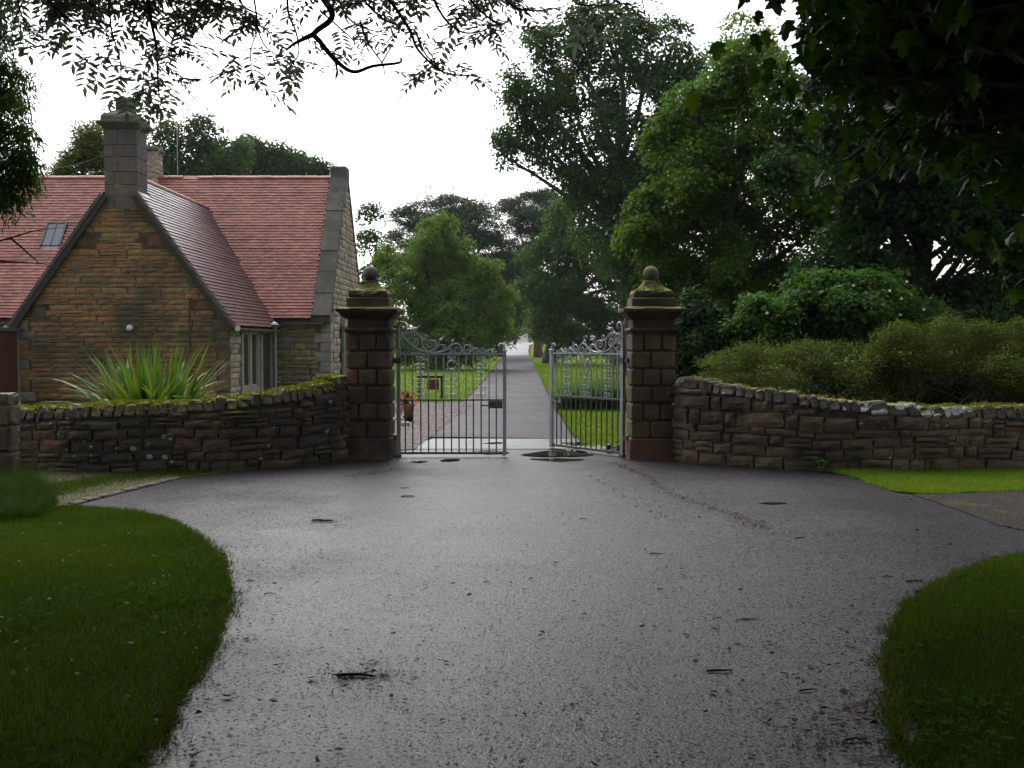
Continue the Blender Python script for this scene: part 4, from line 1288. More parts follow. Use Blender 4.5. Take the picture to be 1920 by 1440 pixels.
# verges: dark under-board and a weathered capping strip
for sgn, ex in ((1, GX1 + OV), (-1, GX0 - OV)):
    a = Vector((GXC + sgn * .40, GFY, GA - .40 * GS)); b = Vector((ex, GFY, GE - OV * GS))
    slope = (b - a).normalized()
    up = Vector((-slope.z * sgn, 0, slope.x * sgn)) if False else Vector((sgn * GS, 0, 1)).normalized()
    def board(y0, y1, d0, d1, name, mat):
        V = []
        for yq in (y0, y1):
            for q, dd in ((a, d0), (b, d0), (b, d1), (a, d1)):
                p = q + up * dd; V.append((p.x, yq, p.z))
        part(name, (V, [(0, 1, 2, 3), (7, 6, 5, 4), (0, 4, 5, 1), (1, 5, 6, 2), (2, 6, 7, 3), (3, 7, 4, 0)]), mat, roof_w)
    board(GFY - .012, GFY + .04, -.15, -.035, 'bargeboard', M['bargedark'])  
    board(GFY - .03, GFY + .06, -.032, .040, 'verge_capping', M['barge'])
    board(GFY + .042, GY + .05, -.09, -.06, 'soffit', M['bargedark'])
# skew coping on the right gable end
sk = part('skew', cbox(MX1 - .47, MX1 + .03, MY - .24, MY + .12, ME - .30, ME - .02, .02, .006, 1, 5), M['coping'], roof_m)
nseg = 7
for i in range(nseg):
    t0, t1 = i / nseg, (i + 1) / nseg
    for back in (0, 1):
        def at(t, off):
            y_ = MY - .16 + (MHD + .16) * t if not back else MY + 2 * MHD + .16 - (MHD + .16) * t
            z_ = ME - .16 * MS + (MA - ME + .16 * MS) * t
            n_ = Vector((0, (-1 if not back else 1) * MS, 1)).normalized()
            return Vector((0, y_, z_)) + n_ * off
        V = []
        e0, e1 = .003, -.003
        for t in (t0 + (.002), t1 - .002):
            for off in (.03, .20 + (i % 2) * .012):
                q = at(t, off)
                V += [(MX1 - .44 - (.008 if i % 2 else 0), q.y, q.z), (MX1 + .035, q.y, q.z)]
        part('skew_stone', (V, [(0, 1, 5, 4), (2, 6, 7, 3), (0, 4, 6, 2), (1, 3, 7, 5), (0, 2, 3, 1), (4, 5, 7, 6)]), M['coping'], sk)
part('apex_stone', cbox(MX1 - .45, MX1 + .05, MY + MHD - .26, MY + MHD + .26, MA - .10, MA + .30, .03, .01, 1, 9), M['coping'], sk)

# gutters and downpipe
def gutter(p0, p1, r=.06, name='gutter', parent=roof_m, mat=None, cap=None):
    p0, p1 = Vector(p0), Vector(p1)
    d = (p1 - p0).normalized(); s = d.cross(Vector((0, 0, 1)))
    V, Fs = [], []; k = 7
    for p in (p0, p1):
        for rr_ in (r, r - .008):
            for j in range(k + 1):
                w_ = PI * j / k
                q = p + s * math.cos(w_) * rr_ - Vector((0, 0, 1)) * math.sin(w_) * rr_
                V.append(tuple(q))
    m = k + 1
    for j in range(k):
        Fs += [(j, j + 1, 2 * m + j + 1, 2 * m + j), (m + j + 1, m + j, 3 * m + j, 3 * m + j + 1)]
    Fs += [(0, 2 * m, 3 * m, m), (m + k, 3 * m + k, 2 * m + k, k), tuple(range(m - 1, -1, -1)), tuple(range(2 * m, 3 * m))]
    o = part(name, (V, Fs), mat or M['gutter'], parent)
    return o
gz = ME - .20 * MS - .02
g1 = gutter((GX1 + .30, MY - .26, gz), (MX1 - .15, MY - .26, gz))
g2 = gutter((-16.5, MY - .26, gz), (GX0 - .35, MY - .26, gz))
wz = GE - OV * GS - .02
g3 = gutter((GX1 + OV + .07, GFY + .03, wz), (GX1 + OV + .07, MY - .28, wz - .015), parent=roof_w)
part('gutter_end', lathe([(.003, 0), (.066, 0), (.066, .012), (.003, .012)], (0, 0, 0), 14), M['white'], g3, local=True)
ge = [o for o in C.objects if o.name.startswith('gutter_end')][-1]
ge.rotation_euler = (PI / 2, 0, 0); ge.location = Vector((GX1 + OV + .07, GFY + .025, wz - .01)) - WL[g3]
g4 = gutter((GX0 - OV - .07, GFY + .03, wz), (GX0 - OV - .07, MY - .28, wz - .015), parent=roof_w)
part('gutter_end', lathe([(.003, 0), (.066, 0), (.066, .012), (.003, .012)], (0, 0, 0), 14), M['white'], g4, local=True)
ge = [o for o in C.objects if o.name.startswith('gutter_end')][-1]
ge.rotation_euler = (PI / 2, 0, 0); ge.location = Vector((GX0 - OV - .07, GFY + .025, wz - .01)) - WL[g4]
dpx, dpy = GX1 + .10, MY - .16
dpp = part('downpipe', tube([(dpx, dpy, -.3), (dpx, dpy, wz - .10)], .045, 10), M['pipe'], cot)
part('hopper', tube([(dpx, dpy, wz - .13), (dpx, dpy, wz - .03)], [.055, .075], 10), M['pipe'], dpp)
for zz_ in (.45, 1.28):
    part('collar', tube([(dpx, dpy, zz_), (dpx, dpy, zz_ + .06)], .062, 10), M['pipe'], dpp)
    part('bracket', box(dpx - .085, dpx + .085, dpy + .03, dpy + .11, zz_ + .01, zz_ + .04), M['pipe'], dpp)

# skylight
skl = part('skylight', ([], []), M['lead'], roof_m)
def on_roof(x_, z_, off): 
    y_ = MY + (z_ - ME) / MS
    q = Vector((x_, y_, z_)) + mn * off
    return (q.x, q.y, q.z)
def slab(x0, x1, z0, z1, a, b):
    V = [on_roof(x0, z0, a), on_roof(x1, z0, a), on_roof(x1, z1, a), on_roof(x0, z1, a), on_roof(x0, z0, b), on_roof(x1, z0, b), on_roof(x1, z1, b), on_roof(x0, z1, b)]
    return V, [(0, 3, 2, 1), (4, 5, 6, 7), (0, 1, 5, 4), (1, 2, 6, 5), (2, 3, 7, 6), (3, 0, 4, 7)]
bpy.data.objects.remove(skl)
skl = part('skylight', slab(skx0 - .06, skx1 + .06, skz0 - .14, skz0 - .02, .01, .045), M['lead'], roof_m)
xm = (skx0 + skx1) / 2
part('frame', join([slab(skx0 - .05, skx0, skz0 - .018, skz1 + .05, .0, .10), slab(skx1, skx1 + .05, skz0 - .018, skz1 + .05, .0, .10), slab(skx0 + .001, skx1 - .001, skz1, skz1 + .05, .0, .098), slab(xm - .012, xm + .012, skz0 - .018, skz1 - .002, .0, .085)]), M['irondark'], skl)
part('pane', slab(skx0 + .002, xm - .013, skz0 - .01, skz1 - .004, .03, .07), M['skyglass'], skl)
part('pane', slab(xm + .013, skx1 - .002, skz0 - .01, skz1 - .004, .03, .07), M['skyglass'], skl)

# chimneys
CX0, CX1, CY0, CY1 = -9.36, -8.625, GY - .02, GY + .63
ch = part('chimney', cbox(CX0, CX1, CY0, CY1, 4.55, 6.50, .02, .004, 1, 3), M['mortar_d'], cot)
z = 4.62; k = 0
while z < 6.46:
    h = min(rgc.uniform(.27, .36), 6.47 - z)
    cut = CX0 + (.42 if k % 2 else .30) * (CX1 - CX0)
    for a, b in ((CX0 - .012, cut), (cut, CX1 + .012)):
        part('block', cbox(a + .003, b - .003, CY0 - .015, CY1 + .012, z + .003, z + h - .003, .010, .004, 1, int(z * 100 + a * 10)), M['chimney'], ch)
    z += h; k += 1
part('chimney_cap', sqprof([(.37, 6.47), (.40, 6.50), (.48, 6.57), (.49, 6.62), (.47, 6.635)], (CX0 + CX1) / 2, (CY0 + CY1) / 2, 4, .004, 2), M['coping'], ch)
part('chimney_head', sqprof([(.41, 6.63), (.415, 6.70), (.40, 6.76), (.35, 6.82), (.27, 6.86), (.24, 6.90), (.21, 6.905)], (CX0 + CX1) / 2, (CY0 + CY1) / 2, 4, .006, 4), M['coping'], ch)
part('chimney_pot', lathe([(.215, 6.88), (.205, 7.15), (.215, 7.17), (.22, 7.21), (.205, 7.215), (.17, 7.20), (.165, 6.95)], ((CX0 + CX1) / 2, (CY0 + CY1) / 2, 0), 18), M['pot'], ch, smooth=True)
c2 = part('chimney', box(-11.3, -10.62, MY + MHD - .3, MY + MHD + .3, 6.0, 7.25), M['mortar_p'], cot)
items = []
for fa, nr, a0, a1 in ((MY + MHD - .30, (0, -1), -11.32, -10.6), (-10.6, (1, 0), MY + MHD - .31, MY + MHD + .31)):
    for s_, z_, w_, h_ in courses(a0, a1, 6.1, lambda s: 7.25, (.13, .2), (.22, .42), rgc):
        p = (s_, fa + .03, z_) if nr[0] == 0 else (fa - .03, s_, z_)
        items.append(face_matrix(p, nr, w_, .09, h_))
stones(c2, items, M['pale'], M['pale_a'], 20, rgc, name='chimney_stone', stuffname='chimney_rubble')
part('chimney_cap', cbox(-11.38, -10.54, MY + MHD - .38, MY + MHD + .38, 7.25, 7.37, .02), M['coping'], c2)

# fittings on the cottage walls
lampx, lampz = (247 - 960) / F * GY, EYE + (639 - 615) / F * GY
bl = thing('bulkhead_lamp', (lampx, GY - .02, lampz), 'round pale bulkhead lamp fixed to the middle of the cottage gable', 'wall lamp')
V, f = lathe([(.002, .0), (.085, .0), (.088, .03), (.075, .045)], (0, 0, 0), 18)
part('base', (np.stack([V[:, 0], -V[:, 2] - .02, V[:, 1]], 1), [q[::-1] for q in f]), M['gutter'], bl, local=True)
V, f = lathe([(.074, .04), (.07, .075), (.05, .105), (.02, .12), (.002, .122)], (0, 0, 0), 18)
part('diffuser', (np.stack([V[:, 0], -V[:, 2] - .02, V[:, 1]], 1), [q[::-1] for q in f]), M['lampglass'], bl, True, local=True)
cb = [(GX0 + 1.15, GY - .06, lampz - .23), (GX0 + 1.6, GY - .07, lampz - .20), (GX0 + 2.1, GY - .07, lampz - .19), (lampx - .06, GY - .06, lampz - .06)]
o = part('cable', tube(cb, .007, 5), M['black'], None); setp(o, 'thin black cable running along the gable to the bulkhead lamp', 'cable')
vp = part('vent_pipe', tube([((358 - 960) / F * GY, GY - .07, .5), ((358 - 960) / F * GY, GY - .07, EYE + (639 - 560) / F * GY)], .013, 6), M['black'], None)
setp(vp, 'thin black conduit running straight up the gable behind the spiky plant', 'conduit')
# lantern by the door
ly, lz = 27.05, 2.02
ln = thing('wall_lantern', (SX, ly, lz), 'wall lantern with a white shade above the cottage door', 'wall lantern')
part('arm', tube([(0.02, 0, -.28), (.03, 0, .02), (.10, 0, .10), (.22, 0, .09)], .012, 6), M['black'], ln, local=True)
part('shade', lathe([(.02, .09), (.05, .07), (.14, .0), (.135, -.005), (.04, .05)], (.22, 0, 0), 14), M['white'], ln, True, local=True)
part('glass', lathe([(.03, .0), (.075, -.02), (.06, -.14), (.02, -.17), (.003, -.18)], (.22, 0, 0), 12), simple('lantern_glass', (.12, .10, .07), .2), ln, True, local=True)
# hook bracket left of the window
hb = thing('hook_bracket', (SX, 24.3, 1.70), 'small black iron hook bracket beside the cottage window', 'bracket')
part('back_plate', box(.0, .02, -.012, .012, -.22, .16), M['black'], hb, local=True)
part('hook', tube([(.02, 0, .06), (.10, 0, .10), (.17, 0, .08), (.19, 0, .0)], .010, 6), M['black'], hb, local=True)
# television aerial
ax, ay = (338 - 960) / F * 30.9, 30.9
az = EYE + (639 - 222) / F * 30.9
ae = thing('television_aerial', (ax, ay, 6.4), 'thin television aerial on a mast above the cottage ridge', 'aerial')
part('mast', tube([(ax, ay, 6.42), (ax, ay, az + .05)], .009, 6), M['iron'], ae)
part('boom', tube([(ax - .1, ay, az), (ax + .72, ay, az)], .010, 5), M['iron'], ae)
for i in range(9):
    xx = ax - .06 + i * .095
    part('element', tube([(xx, ay - .12, az + .008), (xx, ay + .12, az + .008)], .006, 4), M['iron'], ae)
# leaning pole at the back of the big chimney
lpz = EYE + (639 - 312) / F * 24.4
o = part('stay_pole', tube([((283 - 960) / F * 24.4, 24.4, lpz), ((311 - 960) / F * 24.6, 24.6, EYE + (639 - 278) / F * 24.6)], .012, 5), M['iron'], None)
setp(o, 'thin pale pole leaning out from behind the big chimney', 'pole')
# overhead wires to the chimney
for k, (a, b) in enumerate((((150, -40, 20.0), (205, 248, 23.9)), ((60, 318, 22.0), (203, 287, 23.6)), ((60, 352, 22.0), (203, 312, 23.6)))):
    p, q = P(*a), P(*b)
    pts = [p.lerp(q, i / 8) - Vector((0, 0, .10 * math.sin(PI * i / 8))) for i in range(9)]
    o = part('overhead_wire', tube(pts, .004, 4), M['gutter'], None)
    setp(o, ['thin wire dropping steeply from the sky to the chimney cap', 'thin wire reaching the chimney from the left, upper of two', 'thin wire reaching the chimney from the left, lower of two'][k], 'wire')

# shed left of the gable
sh = thing('garden_shed', (-12.6, 22.6, 0), 'red brown timber shed with a sloping felt roof at the left of the cottage', 'shed')
sx1 = (-6 - 960) / F * 22.4
for i in range(12):
    xa = sx1 - .14 * (i + 1); 
    zt = EYE + (639 - 622) / F * 22.4 - .055 * i
    part('plank', cbox(xa + .004, xa + .136, 22.4, 22.43, -.2, zt, .004), M['shed'], sh)
part('wall', box(sx1 - .03, sx1, 22.44, 23.35, -.2, EYE + (639 - 623) / F * 22.4), M['shed'], sh)
za, zb = EYE + (639 - 616) / F * 22.3, EYE + (639 - 616) / F * 22.3 - .68
part('roof', ([(sx1 + .06, 22.28, za - .05), (sx1 - 1.75, 22.28, zb - .05), (sx1 - 1.75, 23.45, zb - .05), (sx1 + .06, 23.45, za - .05), (sx1 + .06, 22.28, za + .03), (sx1 - 1.75, 22.28, zb + .03), (sx1 - 1.75, 23.45, zb + .03), (sx1 + .06, 23.45, za + .03)],
              [(0, 3, 2, 1), (4, 7, 6, 5)[::-1], (0, 1, 5, 4), (1, 2, 6, 5), (2, 3, 7, 6), (3, 0, 4, 7)]), M['felt'], sh)
# ------------------------------------------------------------------ wrought iron gates
GPX = 136.7                         # photo pixels per metre at the left gate
def gl(px, py): return ((px - 746.7) / GPX, EYE - (py - 639) / GPX)     # photo pixel -> gate plane (along, up)
def spiral(cx, cz, r0, a0, turns, r1=.25, n=None, flip=1):
    n = n or int(abs(turns) * 12) + 2
    return [(cx + math.cos(a0 + flip * 2 * PI * turns * i / (n - 1)) * (r0 + (r0 * r1 - r0) * i / (n - 1)),
             cz + math.sin(a0 + flip * 2 * PI * turns * i / (n - 1)) * (r0 + (r0 * r1 - r0) * i / (n - 1))) for i in range(n)]
def strap(pts, r=.007, y=0.0, taper=True, k=5):
    r = r * (1.35 if r > .0062 else 1.15 if r > .0052 else .95)
    p3 = [(a, y, b) for a, b in pts]
    n = len(p3)
    rad = [r * (1 - .35 * (i / (n - 1)) if taper else 1) for i in range(n)]
    return tube(p3, rad, k)
def bud(x, z, ang, r=.022, spike=.05):
    c, s = math.cos(ang), math.sin(ang)
    prof = [(-r * 1.2, .005), (-r * .6, r * .8), (0, r), (r * .7, r * .75), (r * 1.3, r * .35), (r * 1.3 + spike * .6, r * .28), (r * 1.3 + spike, .002)]
    return tube([(x + c * a, 0, z + s * a) for a, _ in prof], [b for _, b in prof], 7)
def trace1(*uv):     # points read off an enlargement of the crest, left half
    return [gl(740 + u / 16.95, 595 + v / 16.95) for u, v in uv]
def trace2(*uv):
    return [gl(840 + u / 8.727, 595 + v / 8.727) for u, v in uv]
CREST = [
    (trace1((180, 450), (260, 520), (330, 525), (400, 510), (480, 450), (600, 385)), .008),
    (trace1((400, 520), (480, 500), (560, 487), (640, 490), (710, 515), (780, 585), (860, 660), (900, 705), (950, 728), (1010, 715), (1048, 650), (1030, 590), (980, 578), (945, 605), (945, 655), (975, 670)), .008),
    (trace1((270, 545), (380, 560), (460, 585), (500, 640), (480, 705), (420, 715), (380, 680), (390, 640), (430, 635), (445, 670)), .006),
    (trace1((480, 530), (600, 515), (700, 550), (735, 610), (705, 670), (640, 672), (608, 620), (640, 580), (680, 600)), .006),
    (trace1((575, 890), (660, 905), (730, 880), (745, 800), (715, 730), (650, 690), (570, 715), (545, 780), (590, 830), (650, 820), (670, 770), (630, 745)), .007),
    (trace1((200, 540), (300, 660), (400, 765), (500, 850), (600, 930), (700, 990), (800, 1040), (900, 1080), (1000, 1108), (1110, 1128), (1300, 1120), (1500, 1080), (1650, 1025), (1740, 1005), (1810, 1030), (1840, 1090), (1800, 1130), (1760, 1095), (1785, 1060)), .011),
    (trace1((840, 640), (868, 740), (870, 850), (890, 930), (940, 1000), (1010, 1060), (1090, 1092), (1180, 1070), (1250, 1000), (1295, 900), (1285, 810), (1220, 745), (1130, 735), (1055, 775), (1030, 840), (1055, 915), (1120, 950), (1180, 915), (1190, 850), (1145, 815), (1110, 850)), .009),
    (trace1((1240, 1040), (1310, 970), (1345, 900), (1400, 820), (1450, 730)), .008),
    (trace1((1290, 1020), (1290, 900), (1340, 780), (1290, 715), (1230, 740)), .005),
    (trace1((1260, 1050), (1330, 985), (1410, 900), (1490, 868), (1570, 880), (1622, 940), (1600, 1015), (1530, 1000), (1520, 950), (1560, 930)), .008),
    (trace1((175, 1138), (260, 1110), (340, 1055), (400, 1000), (400, 960), (330, 950), (275, 890), (255, 800), (285, 720)), .006),
    (trace1((320, 1140), (400, 1070), (470, 985), (550, 950), (620, 985), (645, 1060), (610, 1120), (540, 1110), (520, 1060), (560, 1030), (595, 1060)), .006),
    (trace1((640, 1010), (680, 1060), (720, 1120), (775, 1145), (815, 1130)), .006),
    (trace1((1650, 1030), (1720, 950), (1790, 850), (1840, 790)), .008),
    (trace2((0, 500), (45, 465), (90, 438), (140, 428), (190, 455), (220, 505), (245, 555), (290, 590), (335, 575), (360, 530), (362, 480), (335, 455), (295, 455), (262, 490), (268, 530), (300, 545), (330, 525), (325, 500)), .009),
    (trace2((225, 500), (215, 555), (180, 590), (135, 580), (103, 540), (125, 500), (160, 497), (178, 528), (155, 545)), .007),
    (trace2((355, 560), (375, 510), (365, 470), (358, 440)), .005),
    (trace2((370, 500), (372, 475), (392, 464), (408, 482), (395, 500), (380, 492)), .005),
    (trace2((340, 592), (390, 540), (430, 508), (465, 505), (500, 535), (530, 575), (560, 588), (595, 565), (600, 530), (570, 513), (543, 530), (550, 560), (575, 555)), .008),
    (trace2((485, 540), (480, 575), (450, 590), (420, 565), (432, 535), (460, 538), (462, 562)), .006),
    (trace2((590, 592), (630, 560), (665, 530), (700, 532), (735, 570), (770, 598), (785, 598)), .008),
    (trace2((705, 565), (690, 595), (660, 590), (655, 565), (680, 555)), .005),
]
def gate(name, label, loc, rotz, mono, boxside):
    root = thing(name, loc, label, 'gate', 'wrought iron entrance gates', rotz)
    L = dict(local=True)
    W = 1.458
    zT, zMid, zB = 1.417, .788, .055
    mi = M['iron']
    # hinge stile with hooked head
    head = trace1((110, 900), (108, 600), (112, 380), (150, 230), (220, 165), (290, 165), (345, 220), (350, 290), (320, 345), (285, 320))
    hs = part('hinge_stile', join([box(-.026, .026, -.026, .026, .02, 1.50), tube([(-.0, 0, 1.48)] + [(a if i > 2 else 0.0, 0, b) for i, (a, b) in enumerate(head)], [.026, .025, .024, .023, .021, .019, .018, .016, .014, .013, .017], 8)]), mi, root, **L)
    part('hinge', join([box(-.10, -.028, -.02, .02, 1.30, 1.36), box(-.035, .035, -.034, .034, 1.29, 1.37)]), M['irondark'], hs, **L)
    part('hinge', join([box(-.10, -.028, -.02, .02, .24, .30), box(-.035, .035, -.034, .034, .0, .03)]), M['irondark'], hs, **L)
    ls = part('latch_stile', join([box(W - .024, W + .024, -.024, .024, .03, zT + .03), box(W - .036, W + .012, -.03, .03, .02, .085)]), mi, root, **L)
    part('stile_cap', cbox(W - .034, W + .034, -.034, .034, zT + .032, zT + .062, .008), mi, ls, **L)
    hk = [(W, zT + .06), (W - .004, zT + .10), (W - .025, zT + .138), (W - .06, zT + .142), (W - .078, zT + .115), (W - .06, zT + .098)]
    part('finial', tube([(a, 0, b) for a, b in hk], [.016, .014, .014, .015, .018, .016], 7), mi, ls, **L)
    part('top_rail', box(.027, W - .025, -.016, .016, zT - .011, zT + .011), mi, root, **L)
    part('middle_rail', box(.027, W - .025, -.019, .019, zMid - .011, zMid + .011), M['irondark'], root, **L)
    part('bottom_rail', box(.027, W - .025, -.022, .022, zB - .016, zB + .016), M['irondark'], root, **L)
    us = [188, 255, 328, 398, 465, 535, 605, 673, 738, 803, 873, 945, 1010]
    S = [gl(720 + u / 4.8, 700)[0] for u in us]
    lower = [tube([(s, 0, zB + .012), (s, 0, zMid - .006)], .0095, 6) for s in S]
    up = {0, 1, 3, 4, 5, 7, 8, 9, 11, 12}
    for i, s in enumerate(S):
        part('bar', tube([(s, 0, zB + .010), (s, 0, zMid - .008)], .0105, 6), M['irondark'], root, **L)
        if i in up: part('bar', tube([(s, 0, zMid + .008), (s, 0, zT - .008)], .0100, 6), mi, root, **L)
    # scroll panels
    sp = (zT - zMid)
    zc = [zMid + .050 + i * .1035 for i in range(5)]
    for pi, ci in enumerate((2, 6, 10)):
        s = S[ci]
        n = 5 if ci != 6 else 3
        ztop = zc[n - 1] + .065
        pn = part('scroll_panel', tube([(s, 0, zMid + .006), (s, 0, ztop + .03)], [.010, .006], 6), mi, root, **L)
        for k in range(n):
            for sg in (-1, 1):
                pts = spiral(s + sg * .037, zc[k], .038, (PI * .97 if sg > 0 else PI * .03), 1.45, .30, flip=-sg)
                lead = [(s + sg * .004, zc[k] - .050), (s + sg * .006, zc[k] - .02)] if k else []
                part('scroll', strap([(s + sg * .003, zc[k] + .045)] * 0 + lead + pts, .0055), mi, pn, **L)
        if n == 5:
            zq = ztop + .028
            for sg in (-1, 1):
                part('scroll', strap([(s, ztop - .01), (s + sg * .015, zq)] + spiral(s + sg * .038, zq + .012, .023, (PI if sg > 0 else 0), 1.0, .8, flip=-sg), .0055), mi, pn, **L)
                V, f = lathe([(.001, -.009), (.009, 0), (.001, .009)], (s + sg * .035, 0, zT - .034), 7)
                part('boss', (V, f), mi, pn, **L)
            part('scroll', strap(spiral(s, zq + .005, .014, -PI / 2, 1.0, 1.0), .005), mi, pn, **L)
            part('boss', lathe([(.001, -.009), (.009, 0), (.001, .009)], (s, 0, zT - .034), 7), mi, pn, **L)
        else:
            zt2 = zT - .045
            for sg in (-1, 1):
                part('scroll', strap([(s, zt2 - .03)] + spiral(s + sg * .036, zt2, .026, (PI if sg > 0 else 0), 1.4, .3, flip=-sg), .0055), mi, pn, **L)
            zm = zT - .150
            if mono == 'C':       # interlaced letters: a round C over a lyre
                part('monogram', join([
                    strap([(s + .055 * math.cos(a), zm + .062 * math.sin(a)) for a in [.5 + i * .33 for i in range(18)]], .0075, -.004),
                    strap([(s + .020 + .052 * math.cos(a), zm + .012 + .05 * math.sin(a)) for a in [-.6 + i * .3 for i in range(12)]], .006, .004),
                    strap([(s - .060, zm - .10), (s - .066, zm - .06), (s - .035, zm - .045), (s - .020, zm - .09), (s - .022, zm - .15), (s + .0, zm - .175), (s + .02, zm - .15), (s + .006, zm - .11), (s + .004, zm - .03)], .007),
                    strap([(s + .010, zm - .05), (s + .03, zm - .10), (s + .055, zm - .115), (s + .066, zm - .085), (s + .05, zm - .06), (s + .036, zm - .078)], .006),
                    strap([(s - .066, zm - .12), (s - .045, zm - .165), (s, zm - .195), (s + .045, zm - .165), (s + .066, zm - .12)], .006)]), mi, pn, **L)
            else:                 # heart shaped shield with crossed strokes
                part('monogram', join([
                    strap([(s, zm - .165), (s - .045, zm - .09), (s - .058, zm - .01), (s - .04, zm + .055), (s + .0, zm + .072), (s + .042, zm + .055), (s + .060, zm - .01), (s + .045, zm - .09), (s, zm - .165)], .009, -.003),
                    strap([(s - .035, zm + .05), (s - .012, zm - .02), (s + .004, zm - .06), (s + .026, zm + .0), (s + .02, zm + .045), (s - .004, zm + .03)], .009, .004),
                    strap([(s - .055, zm - .12), (s - .02, zm - .10), (s + .01, zm - .04), (s + .02, zm + .0)], .006, .006),
                    strap([(s + .055, zm - .12), (s + .02, zm - .10), (s - .005, zm - .06)], .006, .006),
                    strap([(s - .066, zm - .13), (s - .045, zm - .18), (s, zm - .200), (s + .045, zm - .18), (s + .066, zm - .13)], .006)]), mi, pn, **L)
    # crest
    for pts, r in CREST:
        q = smooth_path([(a, 0, b) for a, b in pts], 3)
        part('crest_scroll', strap([(v[0], v[2]) for v in q], r), mi, root, **L)
    for px, py, a, rr in ((779, 616.5, .6, .024), (826.5, 637, .95, .022), (848.5, 639.5, 1.1, .018), (881.5, 646, 1.5, .010)):
        x, z = gl(px, py)
        part('bud', bud(x, z, a, rr, .05 if rr > .02 else .02), mi, root, **L)
        if mono != 'C':           # flower clusters on the right hand gate
            rr2 = random.Random(int(px))
            cl = []
            for k in range(7 if rr > .02 else 4):
                cl.append(bud(x + rr2.uniform(-.05, .05) * rr / .024, z + rr2.uniform(-.02, .09) * rr / .024, a + rr2.uniform(-.9, .9), rr * .55, .02))
            part('flower_cluster', join(cl), mi, root, **L)
    V, f = lathe([(.001, -.012), (.012, 0), (.001, .012)], (*[gl(930, 659.5)[0], 0], gl(930, 659.5)[1]), 8)
    part('boss', (V, f), mi, root, **L)
    if boxside:
        part('lock_box', cbox(W - .225, W - .028, -.03, .03, zMid - .115, zMid - .014, .006), M['irondark'], root, **L)
        part('latch_bar', box(W - .33, W - .226, -.012, .012, zMid - .085, zMid - .066), M['irondark'], root, **L)
    else:
        part('catch_bar', join([box(W - .20, W - .026, -.03, -.008, zMid - .105, zMid - .075), box(W - .20, W - .185, -.008, .008, zMid - .105, zMid - .01)]), mi, root, **L)
    return root
gate('gate', 'closed grey wrought iron gate with a dark lock box on its free end', (-1.56, 13.92, 0), 0, 'C', True)
gate('gate', 'grey wrought iron gate standing open, swung back from the reddish pier', (1.522, 13.92, 0), math.atan2(1.12, -.934), 'V', False)
# iron lugs in the piers
for k, (x0, x1, y, z) in enumerate(((-1.645, -1.585, 13.92, 1.33), (-1.645, -1.585, 13.92, .27), (1.548, 1.612, 13.92, 1.33), (1.548, 1.612, 13.92, .27))):
    part('hinge_lug', box(x0, x1, y - .03, y + .03, z - .035, z + .035), M['irondark'], lp if k < 2 else rp)
# hold-back catch on the grass behind the open gate
gsb = G(1151, 849)
gs_ = thing('gate_stop', gsb, 'small dark iron gate stop on the grass by the open gate', 'gate stop')
part('bar', box(-.09, .09, -.02, .02, .02, .05), M['black'], gs_, local=True)
for sx in (-.075, .075):
    part('lug', cbox(sx - .03, sx + .03, -.03, .03, .0, .13, .015, .006, 1, int(sx * 100)), M['black'], gs_, local=True)
